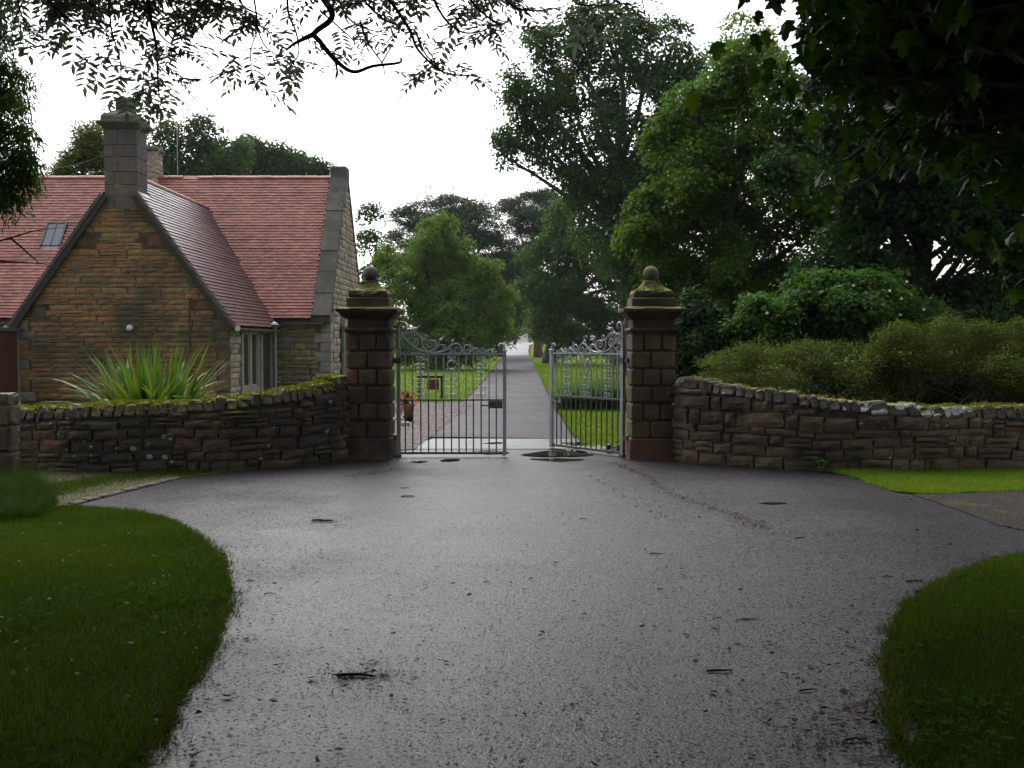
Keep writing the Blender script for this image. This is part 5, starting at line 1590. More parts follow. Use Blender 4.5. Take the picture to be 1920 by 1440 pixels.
# ------------------------------------------------------------------ trees and shrubs
def unit(v): return v / np.maximum(np.linalg.norm(v, axis=-1, keepdims=True), 1e-9)
def leaf_cloud(rg, lobes, sprays, per, srad, ll, lw, shell=.55, up=.35, droop=.0, flat=.25, gap=0.0, cull=None):
    """lobes: [(x,y,z,rx,ry,rz)]. Leaves sit in sprays (small flattish clusters) spread through each lobe.
    returns V, F, rnd, spray centres per lobe"""
    Cs, Ns, Rn, cent = [], [], [], []
    vols = np.array([max(l[3], .1) ** 2 for l in lobes]); vols = vols / vols.sum()
    for li, l in enumerate(lobes):
        k = max(3, int(sprays * vols[li]))
        # boughs: each lobe is a handful of smaller clumps, with stray sprays reaching out of it
        K = max(4, min(14, k // 9))
        kd = unit(rg.normal(size=(K, 3))); kr = rg.uniform(.50, .95, (K, 1)); kc = kd * kr
        ks = rg.uniform(.26, .50, K); kt = rg.random(K)
        w_ = rg.choice(K, k, p=ks ** 2 / (ks ** 2).sum())
        d = unit(rg.normal(size=(k, 3)) + np.array([0, 0, .35]))
        r = shell + (1.0 - shell) * rg.random((k, 1)) ** .6
        q = kc[w_] + d * r * ks[w_][:, None] * np.array([1.15, 1.15, .75])
        st = rg.random(k) < .10
        q[st] = unit(q[st]) * rg.uniform(.9, 1.28, (st.sum(), 1))
        c = np.array(l[:3]) + q * np.array(l[3:6])
        d = unit(d + q)
        if gap:
            keep = rg.random(len(c)) > gap * .5
            c, d, w_ = c[keep], d[keep], w_[keep]
        Cs.append(c); cent.append(c)
        Ns.append(unit(d * (1 - up) + np.array([0, 0, up * 1.4])))
        Rn.append(rg.random() * .25 + kt[w_] * .45 + rg.random(len(c)) * .3)
    c = np.concatenate(Cs); nr = np.concatenate(Ns); rn = np.concatenate(Rn)
    if cull is not None:
        k = ~cull(c); c, nr, rn = c[k], nr[k], rn[k]
    m = len(c)
    t1 = unit(np.cross(nr, unit(rg.normal(size=(m, 3))))); t2 = np.cross(nr, t1)
    ang = rg.uniform(0, 2 * PI, (m, per)); rad = np.sqrt(rg.random((m, per))) * srad
    off = (t1[:, None] * (np.cos(ang) * rad)[..., None] + t2[:, None] * (np.sin(ang) * rad)[..., None] + nr[:, None] * (rg.normal(0, flat, (m, per)) * srad)[..., None])
    off[..., 2] -= droop * (rad ** 2) / srad
    p = (c[:, None] + off).reshape(-1, 3)
    nn = unit(nr[:, None] + rg.normal(0, .55, (m, per, 3))).reshape(-1, 3)
    out = unit(off.reshape(-1, 3) + rg.normal(0, .4 * srad, (m * per, 3)))
    a = unit(out - nn * (out * nn).sum(1, keepdims=True)); a[:, 2] -= droop; a = unit(a)
    b = unit(np.cross(nn, a))
    s = rg.uniform(.65, 1.25, (m * per, 1))
    L = ll * s; Wd = lw * s
    V = np.empty((m * per, 4, 3))
    V[:, 0] = p - a * L * .5
    V[:, 1] = p + b * Wd * .5 - a * L * .05
    V[:, 2] = p + a * L * .5 - nn * L * .12
    V[:, 3] = p - b * Wd * .5 - a * L * .05
    rnd = np.clip(np.repeat(rn, per) * .65 + rg.random(m * per) * .45 - .05, 0, 1)
    return V.reshape(-1, 3), np.arange(m * per * 4).reshape(-1, 4), rnd, cent
def tree(name, label, cat, base, lobes, leafmat, barkmat, n_spray, per, srad, ll, lw, trunk_r, fork=.55, seed=1, group=None,
         shell=.5, up=.35, droop=0., flat=.25, gap=.0, twigs=5, cull=None, lean=None, bare=None, limbs=True, crown_name='crown'):
    rg = np.random.default_rng(seed); rr = random.Random(seed)
    root = thing(name, base, label, cat, group)
    base = Vector(base)
    V, Fq, rnd, cent = leaf_cloud(rg, lobes, n_spray, per, srad, ll, lw, shell, up, droop, flat, gap, cull)
    part(crown_name, (V, Fq), leafmat, root, rnd=rnd)
    lc = np.array([l[:3] for l in lobes])
    top = lc[:, 2].max(); cx, cy = lc[:, 0].mean(), lc[:, 1].mean()
    H = top - base.z
    tp = [base + Vector((0, 0, -.2))]
    for i in range(1, 7):
        k = i / 6
        tgt = Vector((base.x + (cx - base.x) * k ** 1.6, base.y + (cy - base.y) * k ** 1.6, base.z + H * fork * k * 1.35))
        tp.append(tgt + Vector((rr.uniform(-1, 1), rr.uniform(-1, 1), 0)) * trunk_r * .45)
    if lean: tp = [q + Vector(lean) * (i / 6) for i, q in enumerate(tp)]
    rad = [trunk_r * 1.35] + [trunk_r * (1 - .11 * i) for i in range(1, 7)]
    tv = smooth_path([tuple(q) for q in tp], 3)
    part('trunk', tube(tv, list(np.interp(np.linspace(0, 6, len(tv)), range(7), rad)), 10), barkmat, root, True)
    if limbs:
        items = []
        for li, l in enumerate(lobes):
            c = Vector(l[:3])
            zc = min(max((c.z - base.z) * .62, H * .16), H * fork * 1.3)
            k = zc / (H * fork * 1.35) * 6
            i0 = min(int(k), 5); s = tp[i0].lerp(tp[i0 + 1], k - i0)
            m1 = s.lerp(c, .5) + Vector((rr.uniform(-.1, .1), rr.uniform(-.1, .1), rr.uniform(-.02, .12))) * (c - s).length
            r0 = trunk_r * rr.uniform(.22, .40)
            items.append(tube(smooth_path([tuple(s), tuple(m1), tuple(c)], 4), list(np.linspace(r0, r0 * .25, 9)), 5, False))
            cs = cent[li]
            for t in range(min(twigs, len(cs))):
                e = Vector(cs[rr.randrange(len(cs))])
                st = m1.lerp(c, rr.uniform(.3, 1))
                mm = st.lerp(e, .5) + Vector((rr.uniform(-.1, .1),) * 3) * (e - st).length
                items.append(tube([st, mm, e], [r0 * .22, r0 * .14, r0 * .05], 4, False))
        part('branches', join(items), barkmat, root, True)
    return root
def LB(D, *ls, dj=.5, ry=1.0, sq=1.0, seed=0):
    """lobes from photo positions: (px, py, radius px[, depth offset])"""
    rr = random.Random(seed + int(D * 10))
    out = []
    for l in ls:
        r = l[2] / F * D
        dz = l[3] if len(l) > 3 else rr.uniform(-dj, dj) * r * 2
        c = P(l[0], l[1], D + dz)
        out.append((c.x, c.y, c.z, r, r * ry, r * sq))
    return out
def gb(px, Y, z=None):
    p = P(px, 640, Y)
    return (p.x, Y, zf(Y) if z is None else z)

tree('oak_tree', 'tallest dark green tree with sky showing through its broad crown, right of the drive', 'tree', gb(1195, 46), LB(45,
    (1060, 85, 62), (1140, 68, 70), (1215, 95, 66), (1285, 125, 50), (1000, 165, 52), (1075, 165, 66), (1165, 175, 62), (1255, 190, 66), (955, 262, 34), (1020, 250, 56),
    (1105, 262, 58), (1215, 285, 66), (985, 215, 46), (942, 290, 20), (1090, 345, 56), (1165, 350, 66), (1240, 345, 70), (1062, 315, 40), (1120, 430, 58), (1220, 430, 60),
    (1310, 230, 60), (1320, 320, 60), (1285, 420, 60), (1180, 500, 50), (1260, 520, 60), seed=1),
    M['l_oak'], M['bark'], 3700, 23, .52, .17, .115, .55, .5, 1, gap=.15, twigs=8)
tree('sycamore_tree', 'yellowing green tree behind the right pier, its lower boughs reaching the wall', 'tree', gb(1390, 27), LB(26,
    (1300, 215, 52), (1350, 165, 48), (1262, 268, 48), (1420, 205, 80), (1480, 265, 76), (1385, 285, 76), (1300, 340, 66), (1248, 385, 52), (1335, 425, 76), (1425, 385, 76),
    (1505, 365, 70), (1215, 440, 46), (1290, 490, 60), (1375, 505, 66), (1455, 480, 66), (1550, 310, 70), (1555, 410, 70), (1212, 385, 30), (1190, 420, 22), (1400, 140, 50), (1240, 500, 46),
    (1335, 560, 60), (1415, 570, 56), (1275, 575, 46), (1480, 560, 56), seed=2),
    M['l_maple'], M['bark'], 3900, 22, .36, .12, .088, .32, .42, 2, gap=.1, twigs=6, up=.5)
tree('ash_tree', 'distant pale topped tree peeping out between the tall oak and the yellowing tree', 'tree', gb(1385, 62), LB(60,
    (1390, 85, 50), (1345, 115, 36), (1430, 100, 46), (1400, 160, 60), seed=3), M['l_lime'], M['bark'], 420, 18, .75, .24, .15, .35, .55, 3, gap=.2)
tree('dark_tree', 'dark tree with a stout black trunk and speckles of sky, behind the right wall', 'tree', gb(1748, 21), LB(20.5,
    (1620, 330, 80), (1700, 270, 90), (1800, 310, 90), (1885, 380, 80), (1655, 420, 66), (1745, 400, 66), (1860, 480, 70), (1915, 540, 60), (1590, 470, 60), (1690, 500, 46),
    (1600, 240, 80), (1720, 180, 100), (1850, 220, 100), (1960, 300, 100), (1800, 520, 50), (1540, 520, 50), (1560, 170, 60), (1640, 120, 80), (1650, 300, 70), (1760, 300, 80), (1480, 330, 50), (1830, 420, 60), (1700, 360, 50), (1620, 560, 40), (1580, 455, 44), (1640, 480, 40), (1860, 450, 46), seed=4),
    M['l_dark'], M['bark'], 4400, 19, .34, .125, .09, .27, .62, 4, gap=.45, twigs=6)
tree('dark_tree', 'shadowy tree trunk and crown further back, to the right of the stout black trunk', 'tree', gb(1905, 24), LB(24,
    (1900, 420, 70), (1840, 590, 60), (1925, 610, 70), (1960, 480, 90), (1780, 600, 46), seed=5), M['l_shrub'], M['bark'], 1500, 20, .34, .12, .09, .25, .6, 5, gap=.1)
tree('maple_tree', 'rounded bright green tree on the lawn left of the drive, in front of the pines', 'tree', gb(812, 58), LB(56,
    (828, 432, 30), (795, 468, 36), (860, 476, 42), (755, 515, 36), (822, 520, 52), (900, 525, 42), (935, 555, 30), (765, 575, 46), (842, 580, 56), (912, 605, 46),
    (742, 625, 30), (800, 635, 50), (872, 640, 48), (720, 480, 18), (712, 590, 24), (945, 600, 22), (770, 660, 24), (850, 668, 30), seed=6),
    M['l_lime'], M['bark'], 2600, 24, .48, .17, .12, .42, .35, 6, up=.5, gap=.1)
tree('pine_tree', 'broad flat topped pine standing behind the rounded bright green tree', 'tree', gb(850, 92), LB(90,
    (862, 385, 42), (805, 398, 42), (900, 408, 42), (762, 418, 30), (930, 440, 28), (850, 432, 56), (742, 446, 20), (890, 478, 54), (936, 500, 34), (720, 466, 14), (800, 470, 40), (895, 540, 40), (945, 470, 36), (960, 520, 36), (930, 555, 36), (730, 500, 24), (780, 440, 46), (830, 480, 60), (880, 440, 56), (910, 510, 50), (870, 540, 50), (760, 480, 36), sq=.8, seed=7),
    M['l_pine'], M['bark_pine'], 3000, 20, .8, .46, .08, .5, .6, 7, up=.75, flat=.18, gap=.12)
tree('pine_tree', 'smaller pine with a leaning red limb, right of the broad flat topped pine', 'tree', gb(1010, 97), LB(95,
    (962, 388, 28), (1002, 384, 32), (1035, 378, 28), (975, 432, 22), (1000, 462, 18), (1040, 440, 30), (962, 480, 24), (990, 500, 34), (1010, 470, 30), (985, 545, 36), (985, 420, 34), (1020, 410, 34), sq=.8, seed=8),
    M['l_pine'], M['bark_pine'], 1800, 20, .8, .42, .07, .4, .62, 8, up=.75, flat=.18, gap=.15)
tree('chestnut_tree', 'dense dark green tree whose boughs hang low over the right edge of the drive', 'tree', gb(1030, 72), LB(66,
    (1052, 432, 52), (1020, 485, 40), (1102, 482, 64), (1172, 472, 56), (1010, 540, 44), (1082, 550, 66), (1162, 562, 66), (1022, 598, 42), (1100, 622, 56), (1172, 632, 46),
    (1048, 640, 26), (1215, 520, 50), (1225, 600, 50), (1130, 655, 26), (1085, 385, 40), seed=9),
    M['l_chest'], M['bark'], 2700, 21, .55, .20, .147, .5, .45, 9, gap=.06, up=.45)
tree('lime_tree', 'shady tree further along the drive on its left side', 'tree', gb(935, 105), LB(104,
    (962, 520, 34), (955, 570, 32), (938, 615, 30), (905, 640, 30), (965, 610, 14), (920, 560, 36), seed=10), M['l_chest'], M['bark'], 800, 20, .85, .30, .2, .45, .45, 10)
tree('lime_tree', 'shady tree further along the drive on its right side, behind the chestnut', 'tree', gb(1030, 125), LB(120,
    (1005, 560, 30), (1008, 600, 22), (1035, 600, 36), (1050, 560, 40), (1000, 520, 30), seed=11), M['l_chest'], M['bark'], 800, 20, .95, .34, .22, .45, .45, 11)
tree('beech_tree', 'far tree closing the end of the drive', 'tree', gb(980, 330), LB(330, (978, 585, 22), (960, 560, 22), (1000, 560, 24), (985, 535, 24), (978, 610, 12), seed=12),
    M['l_far'], M['bark'], 700, 18, 2.2, .8, .55, .6, .4, 12)
tree('rowan_tree', 'small russet tree at the far end of the drive, on the left', 'tree', gb(968, 300), LB(298, (967, 622, 7), (962, 617, 6), seed=13), leaf_mat('russet_leaves', [(.16, .07, .02), (.22, .10, .03)]), M['bark'], 120, 14, .5, .3, .2, .2, .4, 13)
tree('rowan_tree', 'small russet tree at the far end of the drive, on the right', 'tree', gb(990, 300), LB(298, (989, 622, 7), (993, 618, 6), seed=14), bpy.data.materials['russet_leaves'], M['bark'], 120, 14, .5, .3, .2, .2, .4, 14)
tree('birch_tree', 'thin loose tree seen just past the cottage gable end', 'tree', gb(704, 62), LB(60, (697, 405, 20), (686, 455, 22), (722, 492, 20), (700, 525, 26), (690, 570, 26), (735, 540, 22), seed=15),
    M['l_oak'], M['bark'], 420, 16, .6, .2, .12, .2, .6, 15, gap=.3)
tree('cypress_tree', 'golden green conifer behind the cottage roof, left of the chimney', 'tree', gb(150, 42), LB(42,
    (152, 282, 40), (190, 300, 46), (122, 312, 26), (178, 262, 26), (205, 275, 30), (160, 340, 60), (110, 345, 40), seed=16), M['l_cyp'], M['bark'], 900, 16, .45, .26, .06, .3, .6, 16, up=.7, flat=.4)
tree('elm_tree', 'hazy round tree rising behind the cottage ridge, next to the chimney', 'tree', gb(370, 66), LB(64,
    (330, 262, 36), (388, 262, 34), (424, 288, 34), (302, 300, 36), (362, 300, 38), (410, 325, 40), (340, 340, 44), seed=17), M['l_far'], M['bark'], 950, 18, .8, .24, .15, .5, .55, 17, gap=.22)
tree('elm_tree', 'hazy lower tree behind the cottage ridge, towards the gable coping', 'tree', gb(520, 72), LB(70,
    (465, 288, 30), (512, 292, 32), (556, 308, 26), (596, 324, 20), (480, 325, 36), (540, 335, 36), (622, 332, 12), seed=18), M['l_far'], M['bark'], 850, 18, .8, .26, .16, .5, .55, 18, gap=.12)
# far woodland that reads as one mass
rgw = np.random.default_rng(77)
wl = []
for i in range(90):
    x = -170 + i * 3.9 + rgw.uniform(-1.5, 1.5)
    if -6 < x < 8: continue
    Y = 150 + rgw.uniform(-14, 22) + abs(x) * .15
    r = rgw.uniform(3.2, 5.2)
    wl.append((x, Y, zf(Y) + r * .75, r * 1.1, r, r * .95)); wl.append((x + rgw.uniform(-2, 2), Y + 3, zf(Y) + r * 1.7, r, r, r * .85))
V, Fq, rnd, _ = leaf_cloud(rgw, wl, 3600, 12, 1.6, .85, .55, .55)
part('far_wood', (V, Fq), M['l_far'], None, rnd=rnd, kind='stuff')
# shrubs behind the right wall
def shrub(name, label, base, lobes, mat, n, per, srad, ll, lw, seed, group=None, **kw):
    return tree(name, label, 'shrub', base, lobes, mat, M['bark'], n, per, srad, ll, lw, .035, .4, seed, group, crown_name='foliage', **kw)
shrub('holly_bush', 'dark glossy bush filling the gap right behind the pier with the fern', gb(1300, 19), LB(18.5, (1290, 640, 46), (1325, 620, 44), (1290, 690, 40), (1345, 670, 40), (1300, 590, 40), (1380, 640, 40), seed=20), M['l_dark'], 1300, 14, .20, .08, .05, 20)
def shoots(root, lobes, n, l0, l1, leaf, mat, seed):
    """thin arching stems that stand out of the mass, with small leaves in pairs"""
    rg = np.random.default_rng(seed)
    V, Fs, rn = [], [], []
    for k in range(n):
        l = lobes[rg.integers(len(lobes))]
        d = rg.normal(size=3); d[2] = abs(d[2]) + .25; d[1] = -abs(d[1]) * .8; d /= np.linalg.norm(d)
        p = np.array(l[:3]) + d * np.array(l[3:6]) * rg.uniform(.75, 1.0)
        g = d * .7 + np.array([rg.normal(0, .45), rg.normal(0, .2), rg.uniform(.2, .8)]); g /= np.linalg.norm(g)
        L = rg.uniform(l0, l1); m = 9; tone = rg.random()
        pts = [p + g * L * t - np.array([0, 0, .45 * L * t * t]) for t in np.linspace(0, 1, m)]
        b0 = len(V)
        for q in pts: V += [q - np.array([.0016, 0, 0]), q + np.array([.0016, 0, 0])]
        for i in range(m - 1): Fs.append((b0 + 2 * i, b0 + 2 * i + 1, b0 + 2 * i + 3, b0 + 2 * i + 2)); rn.append(.1)
        for i in range(1, m):
            for sg in (-1, 1, 0):
                o = rg.normal(0, 1, 3); o[0] += sg * 1.2; o /= np.linalg.norm(o)
                s = np.cross(o, rg.normal(size=3)); s /= np.linalg.norm(s)
                b0 = len(V); q = pts[i]; ll = leaf * rg.uniform(.7, 1.2)
                V += [q, q + o * ll * .5 + s * ll * .26, q + o * ll, q + o * ll * .5 - s * ll * .26]
                Fs.append((b0, b0 + 1, b0 + 2, b0 + 3)); rn.append(min(1, tone * .6 + rg.random() * .4))
    part('shoots', (V, Fs), mat, root, rnd=rn)
for ob in [o for o in C.objects if o.name.startswith('olive_shrub')]:
    first = ob['label'].startswith('low')
    lb = LB(15.5, (1350, 712, 50), (1400, 700, 60), (1450, 690, 62), (1510, 690, 64), (1570, 690, 60), (1640, 700, 60), sq=.85) if first else LB(15.4, (1640, 680, 50), (1690, 660, 56), (1740, 645, 60), (1800, 645, 64), (1860, 655, 64), (1910, 680, 64), (1930, 640, 60), sq=.85)
    shoots(ob, lb, 420, .16, .42, .034, M['l_coto'], 70 + int(first))
shrub('bramble_bush', 'dark tangled bush in the hollow under the tall olive shrub', gb(1780, 16.6), LB(16.6, (1690, 735, 44), (1745, 715, 50), (1800, 715, 50), (1850, 735, 46), (1780, 755, 50), (1900, 750, 50), seed=26), M['l_dark'], 1500, 16, .18, .05, .03, 26)
rs = shrub('rose_bush', 'bright green leafy shrub with a few cream flowers above the olive shrubs', gb(1580, 18.5), LB(18,
    (1440, 598, 50), (1510, 570, 54), (1585, 568, 56), (1655, 562, 54), (1712, 592, 44), (1395, 632, 34), (1545, 610, 56), (1640, 615, 60), (1470, 640, 40), seed=21), M['l_shrub'], 1900, 16, .22, .095, .065, 21, up=.6)
rf = random.Random(5)
flo = []
for (px, py) in ((1600, 535), (1622, 549), (1640, 566), (1655, 571), (1700, 528), (1688, 590), (1732, 580), (1560, 582), (1575, 548), (1748, 606), (1668, 545), (1612, 560), (1438, 587), (1690, 560)):
    c = P(px, py, 17.05 + rf.uniform(-.15, .1))
    V = []; Fs = []
    for q in range(5):
        a = q * 2 * PI / 5 + rf.random()
        ce = Vector((math.cos(a), -.35, math.sin(a))) * .022; s1 = Vector((-math.sin(a), 0, math.cos(a))) * .015
        b0 = len(V)
        for w_ in (Vector((0, -.01, 0)), ce * .7 + s1, ce * 1.3, ce * .7 - s1): V.append(tuple(c + w_))
        Fs.append((b0, b0 + 1, b0 + 2, b0 + 3))
    part('flower', (V, Fs), M['rose'], rs, rnd=[rf.random()] * 5)
shrub('olive_shrub', 'low arching olive shrub behind the right wall, nearest the pier', gb(1420, 15.6), LB(15.5,
    (1350, 712, 50), (1400, 700, 60), (1450, 690, 62), (1510, 690, 64), (1570, 690, 60), (1440, 735, 60), (1510, 740, 60), (1330, 735, 30), (1580, 735, 60), (1380, 740, 50), (1640, 700, 60), (1650, 745, 50), sq=.85, seed=22), M['l_coto'], 4600, 14, .15, .040, .022, 22, up=.6, shell=.5, twigs=16)
shrub('olive_shrub', 'tall olive shrub at the right with a dark bare hollow low in its side', gb(1740, 15.2), LB(15.4,
    (1640, 680, 50), (1690, 660, 56), (1740, 645, 60), (1800, 645, 64), (1860, 655, 64), (1910, 680, 64), (1680, 700, 50), (1930, 640, 60), (1960, 700, 70), (1900, 730, 60), (1960, 750, 60), (1990, 650, 70), sq=.85, seed=23), M['l_coto'], 5000, 14, .15, .040, .022, 23, up=.6, shell=.5, twigs=18)
# left edge: dark drooping conifer close to the camera
tree('yew_tree', 'dark feathery tree hanging in at the left edge of the view', 'tree', (-6.4, 9.2, 0), LB(9.0,
    (-20, 90, 60), (18, 165, 48), (35, 235, 44), (40, 290, 36), (8, 310, 52), (18, 358, 34), (-60, 200, 80), (-60, 330, 80), (-40, 20, 60), (-5, 385, 20), dj=.3, seed=24),
    M['l_yew'], M['bark'], 900, 26, .13, .06, .014, .16, .62, 24, droop=.8, twigs=14, gap=.4)
by = [o for o in C.objects if o.name == 'yew_tree'][0]
for k, pts in enumerate((((-40, 462, 8.6), (20, 446, 8.7), (70, 432, 8.8), (128, 426, 8.9)), ((-40, 488, 8.6), (20, 491, 8.7), (75, 494, 8.8), (100, 500, 8.9)), ((20, 446, 8.7), (45, 468, 8.7), (72, 492, 8.75)))):
    part('bare_branch', tube(smooth_path([tuple(P(*q)) for q in pts], 4), [.011 - .0008 * i for i in range(len(smooth_path([tuple(P(*q)) for q in pts], 4)))], 5), M['twig'], by)

# ------------------------------------------------------------------ overhanging ash: compound leaves on hanging twigs
def ash_leaf(i):
    rr = random.Random(300 + i)
    V, Fs = [], []
    n = 4 + i % 2; L = .24
    def bend(x): return -.10 * (x / L) ** 2 * L * 2
    def leaflet(p, d, l):
        d = d.normalized(); up_ = Vector((rr.uniform(-.3, .3), rr.uniform(-.3, .3), 1)).normalized()
        s = d.cross(up_).normalized() * l * .17
        b0 = len(V)
        for q in (p, p + d * l * .35 + s, p + d * l * .72 + s * .75, p + d * l - Vector((0, 0, l * .12)), p + d * l * .72 - s * .75, p + d * l * .35 - s): V.append(tuple(q))
        Fs.append((b0, b0 + 1, b0 + 2, b0 + 3)); Fs.append((b0, b0 + 3, b0 + 4, b0 + 5))
    for k in range(n):
        x = L * (.28 + .62 * k / (n - 1))
        for sg in (-1, 1):
            leaflet(Vector((x, 0, bend(x))), Vector((.55, sg * .85, -.15 + rr.uniform(-.15, .15))), rr.uniform(.062, .085))
    leaflet(Vector((L * .95, 0, bend(L))), Vector((1, rr.uniform(-.2, .2), -.4)), .08)
    w = .0016; b0 = len(V)
    for x in (0, L * .5, L):
        V.append((x, -w, bend(x))); V.append((x, w, bend(x)))
    Fs += [(b0, b0 + 2, b0 + 3, b0 + 1), (b0 + 2, b0 + 4, b0 + 5, b0 + 3)]
    return np.array(V), Fs
AL_ = [ash_leaf(i) for i in range(6)]
AM = [mesh('leaf', V, f, M['l_ash']) for V, f in AL_]
ASHB = (-5.6, -1.5, 0)
ash = thing('overhanging_ash', ASHB, 'big ash tree whose drooping leafy twigs hang across the top of the view', 'tree')
rga = random.Random(90)
# structure: a limb reaches forward above the picture, twigs drop from it
limb = smooth_path([(-5.5, -1.5, 1.5), (-4.9, -.6, 4.0), (-3.6, 1.8, 5.2), (-2.4, 4.0, 4.55), (-1.35, 5.4, 3.95), (-.6, 6.2, 3.95), (.6, 6.8, 4.2)], 4)
part('trunk', tube([(-5.6, -1.5, -.2), (-5.6, -1.5, .4), (-5.5, -1.5, 2.0), (-5.45, -1.4, 4.0), (-5.7, -1.7, 6.5), (-5.6, -1.9, 9)], [.48, .36, .31, .27, .2, .1], 12), M['bark_ash'], ash, True)
br = [tube(limb, list(np.linspace(.15, .045, len(limb))), 8, False),
      tube(smooth_path([(-4.6, 0, 4.3), (-4.2, 2.4, 4.9), (-3.4, 4.6, 4.5), (-2.4, 5.6, 4.1)], 4), list(np.linspace(.09, .03, 13)), 7, False),
      tube(smooth_path([(-1.35, 5.4, 3.95), (-.6, 5.6, 3.95), (.1, 5.4, 4.0), (.7, 5.2, 3.9)], 4), list(np.linspace(.035, .012, 13)), 6, False)]
leaves = []
twg = []
def px_path(pts, Y): return [tuple(P(a, b, Y + (c[0] if c else 0))) for a, b, *c in pts]
def add_twig(pts, Y, r0, r1, nleaf, sub=4, tipn=2, fr=.25):
    pth = smooth_path(px_path(pts, Y), sub)
    n = len(pth)
    part('twig', tube(pth, list(np.linspace(r0, r1, n)), 5, False), M['twig'], ash, True)
    nleaf = int(round(nleaf * .72))
    for k in range(nleaf):
        t = fr + (1 - fr) * (k + rga.random()) / max(nleaf, 1)
        i = min(int(t * (n - 1)), n - 2)
        p = Vector(pth[i]).lerp(Vector(pth[i + 1]), t * (n - 1) - i)
        az = rga.uniform(0, 2 * PI)
        leaves.append((p, az, rga.uniform(-.75, .25), rga.uniform(.55, .90)))
# bare crooked branch in the middle
add_twig([(560, -60), (612, 5), (622, 35), (590, 62), (600, 78), (628, 112), (662, 135), (700, 124), (748, 118), (752, 108)], 5.5, .021, .006, 0)
add_twig([(628, 112), (632, 130), (629, 150)], 5.5, .008, .003, 0)
add_twig([(592, 62), (570, 72), (548, 84), (536, 95)], 5.5, .017, .004, 4)
add_twig([(675, 40), (690, 80), (716, 118), (722, 142)], 5.45, .006, .003, 1)
add_twig([(716, 118), (735, 86), (744, 78)], 5.45, .005, .002, 1)
add_twig([(574, 84), (590, 118), (626, 128)], 5.5, .003, .0015, 0)
add_twig([(548, 130), (580, 142), (588, 178)], 5.3, .003, .0015, 0)
add_twig([(700, -40), (745, 20), (770, 60), (785, 95), (830, 135), (880, 142), (905, 146)], 5.4, .011, .003, 17, fr=.15)
add_twig([(800, -30), (830, 30), (865, 60), (905, 58), (925, 40)], 5.3, .008, .003, 14)
add_twig([(780, 60), (800, 105), (830, 120), (855, 100)], 5.35, .006, .002, 9)
add_twig([(850, -40), (900, 20), (940, 45), (960, 30)], 5.2, .008, .003, 14, fr=.1)
add_twig([(900, -50), (960, 10), (1010, 20), (1060, 12)], 5.1, .007, .003, 11)
add_twig([(1040, -40), (1080, 5), (1120, 10), (1150, 8)], 5.0, .007, .003, 11)
add_twig([(1110, -50), (1150, 0), (1180, 8), (1200, 5)], 5.0, .006, .003, 8)
add_twig([(650, -40), (700, 20), (740, 45), (790, 40)], 5.6, .009, .003, 16, fr=.1)
add_twig([(620, -40), (650, 30), (690, 55), (730, 62)], 5.7, .008, .003, 10)
add_twig([(600, 20), (640, 55), (665, 80), (655, 95)], 5.6, .006, .002, 8)
add_twig([(540, -40), (540, 20), (555, 60), (560, 100), (540, 128)], 5.6, .008, .003, 12)
add_twig([(470, -40), (480, 20), (485, 60), (505, 95), (550, 118), (555, 150), (548, 188)], 5.3, .006, .0015, 5, fr=.3)
add_twig([(482, 60), (470, 95), (472, 130), (478, 160)], 5.3, .004, .002, 12, fr=.35)
add_twig([(470, 90), (448, 100), (436, 102)], 5.3, .003, .0015, 4)
add_twig([(478, 62), (505, 115), (530, 130)], 5.3, .003, .0015, 5, fr=.5)
add_twig([(440, -40), (455, 10), (490, 30), (470, 45)], 5.5, .007, .003, 12)
add_twig([(400, -40), (420, 0), (440, 12), (410, 18)], 5.6, .007, .003, 10)
add_twig([(372, 10), (362, 70), (375, 105), (398, 140), (415, 152)], 5.2, .003, .0012, 0)
add_twig([(270, -60), (282, 30), (292, 80), (296, 130), (296, 160), (300, 185)], 5.2, .011, .003, 14, fr=.2)
add_twig([(286, 45), (310, 75), (340, 92), (362, 100)], 5.2, .006, .002, 14)
add_twig([(290, 90), (275, 120), (268, 150), (270, 168)], 5.2, .004, .002, 9)
add_twig([(294, 120), (315, 140), (332, 160)], 5.2, .004, .002, 9)
add_twig([(290, 170), (305, 190), (330, 205)], 5.2, .003, .0015, 8)
add_twig([(200, -40), (205, 15), (210, 60), (225, 110), (228, 155), (242, 180), (268, 190)], 5.1, .006, .0015, 5, fr=.3)
add_twig([(180, 36), (200, 62), (205, 85), (188, 100), (170, 98)], 5.1, .004, .002, 11, fr=.3)
add_twig([(226, 150), (215, 180), (200, 198)], 5.1, .002, .001, 0)
add_twig([(195, 110), (210, 122), (222, 125)], 5.1, .003, .0015, 4)
add_twig([(30, -30), (38, 20), (60, 60), (95, 78), (120, 92)], 5.0, .005, .0018, 8)
add_twig([(95, 78), (115, 105), (128, 117)], 5.0, .002, .001, 0)
add_twig([(40, 10), (25, 45), (30, 62)], 5.0, .004, .002, 5)
add_twig([(60, -40), (90, 0), (120, 30), (150, 55)], 5.1, .007, .002, 16, fr=.1)
add_twig([(120, -40), (150, -5), (175, 10), (180, 25)], 5.2, .007, .002, 15, fr=.1)
add_twig([(100, 20), (125, 45), (145, 55), (168, 66)], 5.1, .004, .002, 10)
add_twig([(230, -40), (250, 0), (250, 30), (235, 50)], 5.3, .007, .002, 14)
add_twig([(310, -40), (320, 10), (345, 40), (355, 55)], 5.3, .007, .002, 16)
add_twig([(340, -40), (365, 0), (380, 12), (400, 20)], 5.4, .006, .002, 10)
